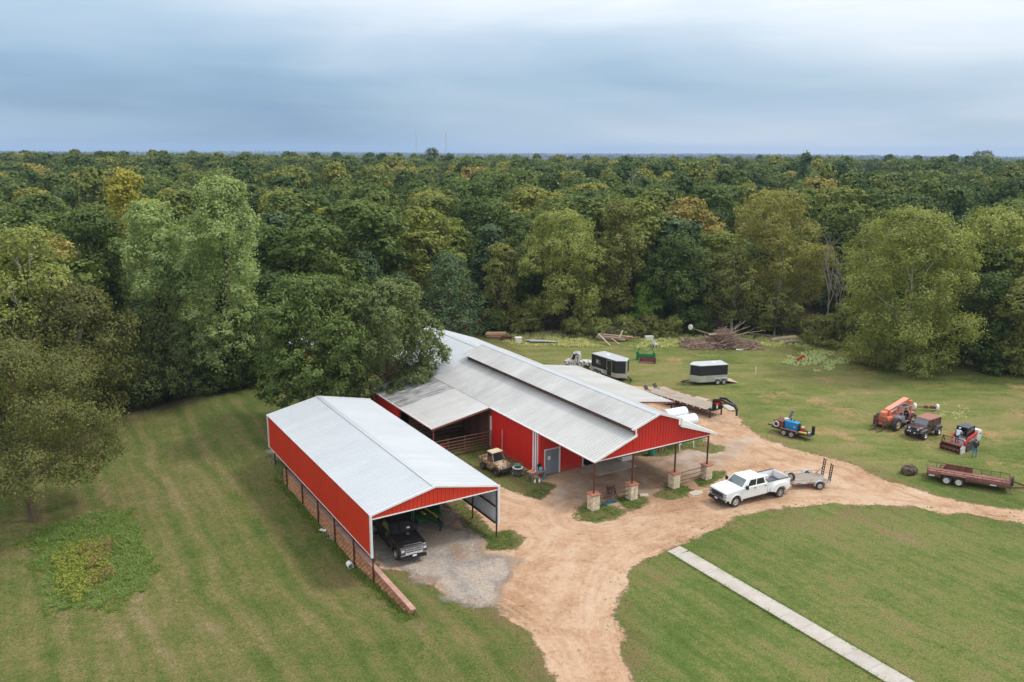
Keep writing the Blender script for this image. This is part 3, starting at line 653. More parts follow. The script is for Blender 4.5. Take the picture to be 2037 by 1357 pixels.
vs_ = [-0.2, 3.4, 7.35, 11.15, 15.1, 19.45, 22.9]
for vv in vs_:
    zb = tz(*uv(cu0 - 0.1, vv)[:2])
    MB().tube([(cu0 + 0.075, vv, zb - .15), (cu0 + 0.075, vv, 3.85)], 0.065, 8).build('post', M['brown_steel'], cp, smooth=40)
    MB().tube([(cu1 - .075, vv, -.1), (cu1 - .075, vv, 3.85)], 0.065, 8).build('post', M['brown_steel'], cp, smooth=40)
    tb = MB(); tb.bar((cu0, vv, 3.86), (cur, vv, cr - .14), .08, .12).bar((cur, vv, cr - .14), (cu1, vv, 3.86), .08, .12).bar((cu0, vv, 3.7), (cu1, vv, 3.7), .07, .1)
    tb.build('truss', M['brown_steel'], cp)
for k in range(1, 5):
    f = k / 5.0
    for ua in (cu0, cu1): barp(cp, 'purlin', (ua + (cur - ua) * f, cv0, ce + (cr - ce) * f - .07), (ua + (cur - ua) * f, cv1, ce + (cr - ce) * f - .07), .06, .1, M['purlin'])

# ---------------------------------------------------------------- the barn
bn_ = thing('barn', 'large red metal barn with raised monitor roof, front canopy and lean-tos', 'barn', loc=BO, rz=TH)
MV = 27.9; BV = 42.0
lm = lambda v: M['roof_mid'] if v < 13.6 else M['roof_old']
roof(bn_, -0.14, 4.08, 4.05, 5.545, -0.28, MV, lm)
roof(bn_, -0.14, 4.08, 6.25, 6.32, MV, BV, M['roof_new'])
roof(bn_, 12.72, 4.08, 8.55, 5.52, -0.28, MV, M['roof_mid'])
roof(bn_, 12.72, 4.08, 6.29, 6.32, MV, BV, M['roof_new'])
roof(bn_, 3.62, 6.03, 6.25, 6.90, -0.28, MV + .5, M['roof_old'])
roof(bn_, 8.72, 6.00, 6.29, 6.90, -0.28, MV + .5, M['roof_mid'])
roof(bn_, 17.5, 3.34, 12.60, 4.12, 10.1, 26.3, M['roof_mid'])
dm = lambda v: M['roof_mid'] if v < 19.2 else (M['roof_mid'] if v < 22.6 else M['roof_leaf'])
roof(bn_, -6.15, 2.97, -0.10, 4.06, 15.9, 31.0, dm)
wall(bn_, (4.0, MV), (4.0, 0.1), 5.42, 6.12, M['dark_interior'], name='dark_gap_panel')  # dark colour stands in for the shadowed gap under the monitor eaves
wall(bn_, (8.5, 0.1), (8.5, MV), 5.42, 6.08, M['dark_interior'], name='dark_gap_panel')
def capstrip(u, z, v0, v1, s, h=.34):
    for sg in (-1, 1):
        m_ = MB(); a = (u + sg * h, z - h * s)
        m_.hexa([(u, v0, z + .035), (a[0], v0, a[1] + .035), (a[0], v1, a[1] + .035), (u, v1, z + .035), (u, v0, z + .055), (a[0], v0, a[1] + .05), (a[0], v1, a[1] + .05), (u, v1, z + .055)])
        m_.build('ridge_cap', M['roof_new'], bn_)
capstrip(6.27, 6.90, -.30, MV + .52, .34); capstrip(6.27, 6.33, MV + .53, BV, .35)
# front gable
def gtop(s):
    if s < 3.80: return 4.02 + s * .372
    if s < 6.27: return 6.0 + (s - 3.6) * .325
    if s < 8.62: return 6.86 - (s - 6.27) * .345
    return 5.47 - (s - 8.62) * .362
def gwall(u0, u1, v, z0, tf, m1, back=None):
    wall(bn_, (u0, v), (u1, v), z0, lambda s: tf(s + u0), m1, back)
for u0, u1 in ((0.02, 3.8), (3.8, 6.27), (6.27, 8.62), (8.62, 12.3)): gwall(u0, u1 - .0001, 0.0, 3.97, gtop, M['red'], M['galv'])
WT = M['white_trim']
for a, b in (((-.2, -.32, 4.06), (3.92, -.32, 5.48)), ((3.56, -.32, 6.02), (6.27, -.32, 6.90)), ((6.27, -.32, 6.90), (8.74, -.32, 6.02)), ((8.62, -.32, 5.47), (12.78, -.32, 4.06))):
    barp(bn_, 'rake_trim', a, b, 0.05, 0.17, WT)
    barp(bn_, 'soffit_trim', (a[0], -.15, a[2] - .07), (b[0], -.15, b[2] - .07), 0.28, 0.03, WT)
barp(bn_, 'rake_trim', (3.82, -.30, 5.48), (3.82, -.30, 6.06), .06, .1, WT); barp(bn_, 'rake_trim', (8.62, -.30, 5.40), (8.62, -.30, 6.02), .06, .1, WT)
barp(bn_, 'gable_trim', (0.0, -.045, 3.95), (12.32, -.045, 3.95), .05, .07, WT)
barp(bn_, 'gutter', (-.2, -.3, 4.03), (-.2, 15.9, 4.03), .10, .10, WT)
barp(bn_, 'gutter', (12.80, -.3, 4.03), (12.80, 10.0, 4.03), .10, .10, WT)
# posts on stone piers
pu = [0.0, 3.86, 8.42, 12.12]; rs = random.Random(3)
def rough_stone(seed):
    r = random.Random(seed); b = MB(); c = .10
    pts = []
    for x, k in ((0, 1), (1, 0)):
        pass
    # front face at x=1 is pitched: smaller and bulging
    q = [(-.5, -.5), (.5, -.5), (.5, .5), (-.5, .5)]; j = lambda: r.uniform(-.045, .045)
    back = [(0, y, z) for y, z in q]; mid = [(.72 + j(), y, z) for y, z in q]; fr = [(1 + j() * 2, y * .80 + j(), z * .74 + j()) for y, z in q]
    b.add(back + mid + fr, [(3, 2, 1, 0)] + [(k, (k + 1) % 4, 4 + (k + 1) % 4, 4 + k) for k in range(4)] + [(4 + k, 4 + (k + 1) % 4, 8 + (k + 1) % 4, 8 + k) for k in range(4)] + [(8, 9, 10, 11)])
    me = b.mesh('stone', M['stone_pale']); return me
ST = [rough_stone(i) for i in range(6)]
for k, u in enumerate(pu):
    hs = .33; H = 1.27
    pr = MB().box((u, 0, H / 2), (hs * 2 - .04, hs * 2 - .04, H)).build('pier', M['mortar'], bn_)
    z = .0
    while z < H - .06:
        h = min(rs.choice([.14, .19, .24, .28]), H - z)
        if H - z - h < .09: h = H - z
        for ax, sg in ((0, 1), (0, -1), (1, 1), (1, -1)):
            a = -hs; ext = hs if ax == 0 else hs + .03
            cuts = [-ext]
            while cuts[-1] < ext - .12:
                nx = cuts[-1] + rs.choice([.17, .24, .32, .4])
                cuts.append(ext if ext - nx < .13 else nx)
            for c0, c1 in zip(cuts[:-1], cuts[1:]):
                o = link('stone', ST[rs.randrange(6)], pr)
                o.scale = (.055 + rs.uniform(0, .02), c1 - c0 - .018, h - .018)
                cx = (c0 + c1) / 2
                if ax == 0: o.location = (u + sg * (hs - .03), cx, z + h / 2); o.rotation_euler = (0, 0, 0 if sg > 0 else pi)
                else: o.location = (u + cx, sg * (hs - .03), z + h / 2); o.rotation_euler = (0, 0, pi / 2 if sg > 0 else -pi / 2)
        z += h
    MB().box((u, 0, H + .035), (.86, .86, .075)).build('pier_cap', M['cap_red'], bn_, bevel=.012)
    MB().tube([(u, 0, H + .05), (u, 0, 3.95)], .075, 10).build('post', M['brown_steel'], bn_, smooth=40)
for a, b in ((0, 1), (2, 3)):
    for z in (.42, .78, 1.14): MB().tube([(pu[a] + .36, 0, z), (pu[b] - .36, 0, z)], .03, 7).build('rail', M['brown_steel'], bn_)
barp(bn_, 'header_beam', (0, .08, 3.86), (12.2, .08, 3.86), .12, .18, M['brown_steel'])
# side and recessed walls
st_ = lambda s: 4.04
wall(bn_, (0.0, 15.95), (0.0, 7.6), 0.06, 4.04, M['red'], M['dark_interior'])
wall(bn_, (0.0, BV), (0.0, 15.98), 0.06, 4.04, M['dark_interior'], M['dark_interior'])
rt = lambda u: 4.0 + min(u, 12.4 - u) * .352
def fw(u0, u1, z0=0.06): wall(bn_, (u0, 7.62), (u1, 7.62), z0, lambda s: rt(u0 + s), M['red'], M['dark_interior'])
fw(0.0, .42); fw(.42, 1.95, 2.42); fw(1.95, 4.5); fw(9.75, 12.3)
wall(bn_, (4.5, 7.65), (4.5, MV), 0.06, 5.3, M['red'], M['dark_interior'])
wall(bn_, (12.3, 7.65), (12.3, BV), 0.06, 4.04, M['red'], M['dark_interior'])
wall(bn_, (12.3, BV), (0, BV), 0.06, lambda s: rt(12.3 - s), M['red'], M['dark_interior'])
wall(bn_, (0.0, 27.0), (12.3, 27.0), 0.06, lambda s: rt(s), M['dark_interior'], M['dark_interior'])
for u, z1 in ((4.5, 5.4), (2.0, 4.6), (9.75, 4.8), (12.3, 4.0)): barp(bn_, 'corner_trim', (u, 7.55, 0.05), (u, 7.55, z1), .09, .07, WT)
barp(bn_, 'corner_trim', (-.06, 15.98, 0.05), (-.06, 15.98, 3.15), .14, .14, WT)
barp(bn_, 'corner_trim', (-.03, 7.98, 0.05), (-.03, 7.98, 4.0), .1, .1, WT)
dr = thing('double_door', None, None, (0.44, 7.56, 0.08)); dr.parent = bn_
for i, x in enumerate((0.02, .745)):
    MB().box((x + .355, 0, 1.14), (.70, .05, 2.24)).build('door_leaf', M['door_grey'], dr, bevel=.008)
MB().box((0.73, -.004, 2.30), (1.56, .10, .07)).box((-.02, -.004, 1.12), (.06, .10, 2.3)).box((1.48, -.004, 1.12), (.06, .10, 2.3)).build('frame', WT, dr)
MB().box((.42, -.034, 1.52), (.26, .012, .34)).build('notice', M['paper'], dr)
MB().box((.80, -.05, 1.05), (.03, .05, .14)).build('handle', M['alu'], dr)
for vv in (8.18, 8.52):
    MB().tube([(-.12, vv, 3.98), (-.12, vv, .55), (-.22, vv - .05, .40)], .075, 8).build('downspout', WT, bn_, smooth=50)
# lean-to over the pens
LT = M['brown_fascia']
barp(bn_, 'fascia', (-6.2, 15.86, 2.90), (-.02, 15.86, 4.01), .06, .16, LT)
barp(bn_, 'eave_trim', (-6.2, 15.9, 2.93), (-6.2, 31.0, 2.93), .07, .12, M['white_trim'])
for vv in (16.0, 19.6, 23.2, 26.8, 30.6):
    MB().tube([(-6.05, vv, -.1), (-6.05, vv, 2.92)], .06, 8).build('post', M['brown_steel'] if vv > 16.5 else M['brown_fascia'], bn_)
    barp(bn_, 'rafter', (-6.1, vv, 2.86), (0, vv, 3.96), .07, .14, M['purlin'])
for k in range(4): barp(bn_, 'purlin', (-5 + k * 1.4, 16, 2.86 + (1.05 + k * 1.4) * .18 + .03), (-5 + k * 1.4, 31, 2.86 + (1.05 + k * 1.4) * .18 + .03), .06, .08, M['purlin'])
for k in range(7): MB().box((-3.05, 21.4, .30 + k * .36), (5.9, .05, .28 if k % 2 else .22)).build('stall_board', M['dark_interior'], bn_)
wall(bn_, (-6.1, 30.9), (-6.1, 23.4), 0.06, 2.9, M['red'], M['dark_interior'])
wall(bn_, (0, 31), (-6.1, 31), 0.06, lambda s: 4.0 - s * .18, M['red'], M['dark_interior'])
# right lean-to
barp(bn_, 'fascia', (12.55, 10.06, 4.07), (17.56, 10.06, 3.29), .06, .15, M['brown_fascia'])
for vv in (10.3, 15.5, 20.8, 26.1): MB().tube([(17.35, vv, -.1), (17.35, vv, 3.3)], .06, 8).build('post', M['brown_steel'], bn_)
for k in range(3): barp(bn_, 'purlin', (13.6 + k * 1.5, 10.2, 3.86 - k * .235), (13.6 + k * 1.5, 26.2, 3.86 - k * .235), .06, .08, M['purlin'])
# pipe pen panels in front of the stalls
pen = thing('pipe_pen', 'rusty brown pipe pen panels closing the lean-to stalls beside the red wall', 'pen', loc=uv(-.12, 15.7), rz=TH)
for z in (.30, .58, .86, 1.14, 1.44, 1.76): MB().tube([(-6.6, 0, z), (0, 0, z)], .03, 6).build('rail', M['brown_fascia'], pen)
for x in (-6.6, -4.6, -2.85, -.06): MB().tube([(x, .02, -.05), (x, .02, 1.84)], .04, 7).build('upright', M['brown_fascia'], pen)
for z in (.30, .66, 1.02, 1.40, 1.76): MB().tube([(-6.6, 0, z), (-6.6, 7.5, z)], .03, 6).build('rail', M['brown_fascia'], pen)
for y in (2.5, 5.0, 7.5): MB().tube([(-6.6, y, -.05), (-6.6, y, 1.84)], .04, 7).build('upright', M['brown_fascia'], pen)
# red building glimpsed through the trees
rb = thing('red_shed', 'small red shed with white roof glimpsed behind two oak crowns', 'shed', loc=uv(-4.6, 47.5), rz=TH)
wall(rb, (-4, 0), (4, 0), 0, lambda s: 3.4 + min(s, 8 - s) * .25, M['red_bright']); wall(rb, (-4, 8), (-4, 0), 0, 3.4, M['red_bright']); wall(rb, (4, 0), (4, 8), 0, 3.4, M['red_bright']); wall(rb, (4, 8), (-4, 8), 0, 3.4, M['red_bright'])
roof(rb, -4.1, 3.4, 0, 4.45, -.2, 8.2, M['roof_new']); roof(rb, 4.1, 3.4, 0, 4.45, -.2, 8.2, M['roof_new'])

# ---------------------------------------------------------------- retaining wall of split-faced blocks
rw = thing('retaining_wall', 'low retaining wall of tan split-faced blocks with pink cap under the carport wall', 'wall', loc=BO, rz=TH)
def rough_block(seed):
    r = random.Random(seed); j = lambda s=.02: r.uniform(-s, s)
    b = MB(); q = [(-.5, 0), (.5, 0), (.5, 1), (-.5, 1)]
    A = [(0, y, z) for y, z in q]; B = [(.80 + j(), y, z) for y, z in q]; C = [(.98 + j(.06), y * .78 + j(.05), .15 + z * .7 + j(.05)) for y, z in q]
    b.add(A + B + C + [(1.1 + j(.08), j(.1), .5 + j(.1))], [(3, 2, 1, 0)] + [(k, (k + 1) % 4, 4 + (k + 1) % 4, 4 + k) for k in range(4)] + [(4 + k, 4 + (k + 1) % 4, 8 + (k + 1) % 4, 8 + k) for k in range(4)] + [(8 + k, 8 + (k + 1) % 4, 12) for k in range(4)])
    return b
BKm = [rough_block(i).mesh('block', M['block']) for i in range(6)]
wu = -18.20; BW, BH = .46, .20; nb = 0; far = MB(); rb_ = random.Random(8)
cols = int((20.4 + 7.0) / BW); spots = []
for i in range(cols):
    vv = -7.0 + (i + .5) * BW
    g = tz(*uv(-18.8, vv)[:2])
    for c in range(8):
        zt = -.06 - c * BH
        if zt < g - .02: break
        if vv < -6.3 and c < 2: continue
        spots.append((vv + (c % 2) * BW / 2, zt - BH, c))
spots.sort(key=lambda s: s[0])
for k, (vv, z, c) in enumerate(spots):
    sx = .24 + rb_.uniform(-.02, .03) + c * .012
    if k < 290:
        o = link('block', BKm[rb_.randrange(6)], rw); o.location = (wu - .0, vv, z); o.rotation_euler = (0, 0, pi); o.scale = (sx, BW - .012, BH - .010)
    else:
        rk = rough_block(rb_.randrange(6)); far.add([(wu - x * sx, vv - y * (BW - .012), z + zz * (BH - .01)) for x, y, zz in rk.v], rk.f)
far.build('block', M['block'], rw, kind='stuff')
MB().box((wu + .10, 6.8, -.8), (.2, 27.0, 1.5)).build('backing', M['mortar'], rw)
for i in range(cols):
    vv = -7.0 + (i + .5) * BW
    zc = -.055 if vv > -6.3 else -.46
    if vv < -6.3: zc = -.455
    MB().box((wu - .10, vv, zc + .055), (.36, BW - .012, .11), rz=rb_.uniform(-.015, .015)).build('cap_block', M['block_cap'], rw, bevel=.012)
for i in range(5):   # the wall turns in at its far end
    a = (i + .5) * .32
    for c in range(6):
        o = link('block', BKm[i % 6], rw); o.location = (wu + .55 - .55 * cos(a) , 20.5 + .62 * sin(a) * 1.2, -.06 - (c + 1) * BH); o.rotation_euler = (0, 0, pi - a); o.scale = (.26, BW - .1, BH - .01)
# ================================================================ VEGETATION
def leaf_mat(name, stops, transl=0.3, hv=0.0):
    """leaf colour: each leaf its own shade, each tree its own tint (Object Info)"""
    m = bpy.data.materials.new(name); m.use_nodes = True; t = m.node_tree; b = t.nodes['Principled BSDF']; o = t.nodes['Material Output']
    oi = N(t, 'ShaderNodeObjectInfo'); a = N(t, 'ShaderNodeAttribute', attribute_name='rnd')
    c = ramp(t, oi.outputs['Random'], [(p_, [x * LEAFK for x in c_]) for p_, c_ in stops])
    c = mixc(t, 1.0, c, ramp(t, a.outputs['Fac'], [(0.0, (0.72, 0.74, 0.72)), (0.5, (1.0, 1.0, 1.0)), (0.95, (1.30, 1.25, 1.18)), (1.0, (1.5, 1.36, 1.25))]), 'MULTIPLY')
    L(t, c, b.inputs['Base Color']); b.inputs['Roughness'].default_value = 0.65; b.inputs['Specular IOR Level'].default_value = 0.18
    tr = N(t, 'ShaderNodeBsdfTranslucent'); L(t, mixc(t, 1.0, c, (1.15, 1.2, 0.6), 'MULTIPLY'), tr.inputs[0])
    ms = N(t, 'ShaderNodeMixShader', inp={0: transl}); L(t, b.outputs[0], ms.inputs[1]); L(t, tr.outputs[0], ms.inputs[2]); L(t, ms.outputs[0], o.inputs[0])
    return m
LF = {}
LEAFK = 2.15
LF['forest'] = leaf_mat('forest_leaves', [(0.0, (0.031, 0.050, 0.013)), (0.22, (0.044, 0.066, 0.016)), (0.50, (0.055, 0.076, 0.018)), (0.74, (0.070, 0.088, 0.021)), (0.90, (0.098, 0.108, 0.024)), (0.98, (0.140, 0.130, 0.028)), (1.0, (0.14, 0.112, 0.032))])
def one(name, c, tl=0.3): 
    LF[name] = leaf_mat(name + '_leaves', [(0, [x * .93 for x in c]), (1, [x * 1.07 for x in c])], tl)
one('oak_left', (0.064, 0.088, 0.024)); one('oak_right', (0.076, 0.094, 0.034)); one('cottonwood', (0.150, 0.185, 0.075), .4)
one('sycamore', (0.128, 0.140, 0.040), .35); one('sycamore_orange', (0.116, 0.112, 0.032), .35); one('cedar', (0.040, 0.062, 0.026), .15); one('juniper', (0.062, 0.078, 0.026), .2)
one('yellow', (0.180, 0.165, 0.030), .4); one('olive', (0.092, 0.098, 0.028)); one('bright', (0.080, 0.125, 0.022), .35); one('brown_elm', (0.066, 0.069, 0.021), .3); one('rust', (0.17, 0.085, 0.028)); one('shrub', (0.098, 0.105, 0.030)); one('dark', (0.042, 0.060, 0.016)); one('pine', (0.030, 0.055, 0.022), .15)
def env(kind, t):
    if kind == 'cedar': return 0.15 + 0.95 * (1 - t) ** 0.75 * min(1, 0.55 + t * 3)
    if kind == 'bush': return max(0.15, 1 - t * t) ** .5
    if kind == 'tall': return max(0.1, sin(pi * min(1, (t * .85 + .12)))) ** .6
    if kind == 'wide': return max(0.1, 1 - ((t - .42) / .62) ** 2) ** .5
    return max(0.08, 1 - ((t - .45) / .58) ** 2) ** .5
def make_lobes(H, R, kind, seed, nl, cb, lr=(.26, .42)):
    r = random.Random(seed); out = []
    hb = H * cb; hc = H - hb
    for i in range(nl):
        t = (i + .5) / nl if kind == 'cedar' else r.random() ** .9
        a = i * 2.399 + r.uniform(-.5, .5)
        k = R * r.uniform(*lr) * (1.0 if kind != 'cedar' else .7 + .5 * (1 - t))
        e = env(kind, t) * R
        rad = max(0, e - k * .75) * r.uniform(.45, 1.0) ** .5
        z = hb + min(max(t * hc, k * .55), hc - k * .62)
        out.append((rad * cos(a) * r.uniform(.85, 1.12), rad * sin(a), z, k, k * r.uniform(.68, .9)))
    k = R * .5; out.append((0, 0, hb + hc * .5, k, hc * .40)); out.append((0, 0, H - k * .55, k * .8, k * .6))
    return out
def leaf_cloud(lobes, n, size, seed, asp=.62, up=.35, clump=.16, droop=0.0, cut=.74, ncl=26, zmin=.05):
    g = np.random.default_rng(seed); Lb = np.array(lobes)
    p = Lb[:, 3] * (Lb[:, 3] + Lb[:, 4]); p /= p.sum()
    n2 = int(n * 1.5); li = g.choice(len(Lb), n2, p=p)
    # clump centres on every lobe
    cd = g.normal(size=(len(Lb), ncl, 3)); cd[..., 2] += .35; cd /= np.linalg.norm(cd, axis=-1, keepdims=True)
    cr = g.uniform(.80, 1.12, (len(Lb), ncl))
    ci = g.integers(0, ncl, n2)
    c = cd[li, ci] * cr[li, ci][:, None] + g.normal(size=(n2, 3)) * clump
    stray = g.random(n2) < .15
    d2 = g.normal(size=(n2, 3)); d2 /= np.linalg.norm(d2, axis=1, keepdims=True)
    c[stray] = (d2 * g.uniform(.55, 1.03, (n2, 1)))[stray]
    rr = np.stack([Lb[li, 3], Lb[li, 3], Lb[li, 4]], 1)
    P = Lb[li, :3] + c * rr
    keep = np.ones(n2, bool)
    for j in range(len(Lb)):
        q = (P - Lb[j, :3]) / np.array([Lb[j, 3], Lb[j, 3], Lb[j, 4]]); keep &= ~(((q ** 2).sum(1) < cut ** 2) & (li != j))
    keep &= P[:, 2] > zmin
    P = P[keep][:n]; c = c[keep][:n]; m = len(P)
    nn = c / (np.linalg.norm(c, axis=1, keepdims=True) + 1e-6) * 1.05 + g.normal(size=(m, 3)) * .42; nn[:, 2] += up; nn /= np.linalg.norm(nn, axis=1, keepdims=True)
    t = g.normal(size=(m, 3)); t[:, 2] -= droop; t -= nn * (t * nn).sum(1, keepdims=True); t /= np.linalg.norm(t, axis=1, keepdims=True) + 1e-9
    b = np.cross(nn, t); s = size * g.uniform(.6, 1.35, (m, 1))
    a1 = t * s * .5; b1 = b * s * .5 * asp
    V = np.stack([P - a1, P + b1 + a1 * .1, P + a1, P - b1 + a1 * .1], 1).reshape(-1, 3)
    F = np.arange(m * 4).reshape(m, 4)
    return V, F, g.random(m)
def crown_mesh(name, lobes, n, size, seed, material, **kw):
    V, F, rnd = leaf_cloud(lobes, n, size, seed, **kw)
    me = arr_mesh(name, V, F); attr(me, 'rnd', rnd[:len(me.polygons)], 'FACE'); me.materials.append(material); return me
def trunk_mesh(name, lobes, H, r0, seed, material, cb=.3, nb=9, lean=0.0, thin=1.0):
    r = random.Random(seed); b = MB(); 
    top = Vector((lean * H, r.uniform(-.04, .04) * H, H * .82)); pts = [Vector((0, 0, -.4)), Vector((0, 0, H * .02 + .1))]
    for k in range(1, 6):
        f = k / 5; pts.append(Vector((top.x * f + r.uniform(-.03, .03) * H * .5, top.y * f + r.uniform(-.03, .03) * H * .5, H * .82 * f)))
    rs = [r0 * 1.5, r0 * 1.1] + [r0 * (1 - .17 * k) for k in range(1, 6)]
    b.tube(pts, rs, 7)
    ls = sorted(lobes[:-2], key=lambda q: -(q[3]))[:nb]
    for q in ls:
        z0 = max(H * .12, min(q[2] * .62, H * .6)); f = z0 / (H * .82); p0 = Vector((top.x * f, top.y * f, z0))
        e = Vector((q[0] * 1.05, q[1] * 1.05, q[2] + q[4] * .25)); md = p0.lerp(e, .5) + Vector((r.uniform(-.3, .3), r.uniform(-.3, .3), -.02 * H)) 
        w = r0 * .42 * thin; b.tube([p0, md, e], [w, w * .7, w * .25], 5)
        for s_ in range(2):
            e2 = e + Vector((r.uniform(-1, 1) * q[3], r.uniform(-1, 1) * q[3], r.uniform(.1, .9) * q[4]))
            b.tube([md.lerp(e, .4), e2], [w * .45, w * .12], 4)
    return b.mesh(name, material)
def stand(px, pyb, pyt, z=None):
    """foot of a tree seen at (px,pyb) and its height so that the top is seen at pyt"""
    p = at(px, pyb, 0.0)
    for _ in range(4):
        zz = tz(p.x, p.y); p = at(px, pyb, zz)
    d = ray(px, pyt); k = hypot(p.x, p.y) / hypot(d.x, d.y); H = CAMH + d.z * k - p.z
    dep = (p - Vector((0, 0, CAMH))).dot(_F)
    return p, H, dep / FPX
HEROES = 0
def hero(name, label, px, pyb, pyt, wpx, kind, leaf, n, size, seed, foot=None, cb=.12, nl=16, bark='bark', r0=.30, nb=9, cat='tree', group=None, lr=(.26, .42), pushy=0.0, thin=1.0, **kw):
    global HEROES
    p, H, mpp = stand(px, pyb, pyt)
    if foot: q_ = uv(*foot); p = Vector((q_.x, q_.y, tz(q_.x, q_.y))); d = ray(px, pyt); H = CAMH + d.z * hypot(p.x, p.y) / hypot(d.x, d.y) - p.z; mpp = (p - Vector((0, 0, CAMH))).dot(_F) / FPX
    R = wpx * mpp / 2
    lobes = make_lobes(H, R, kind, seed, nl, cb, lr)
    root = thing(name, label, cat, p, random.Random(seed).uniform(0, 6.28) if kind != 'x' else 0, group)
    link('crown' if cat == 'tree' else 'foliage', crown_mesh('crown', lobes, n, size, seed, LF[leaf], **kw), root)
    if cat == 'tree': link('trunk', trunk_mesh('trunk', lobes, H, r0, seed, M[bark], cb, nb, thin=thin), root)
    else: link('stem', trunk_mesh('stem', lobes, H * .8, .07, seed, M[bark], cb, 5), root)
    HEROES += 1
    return root
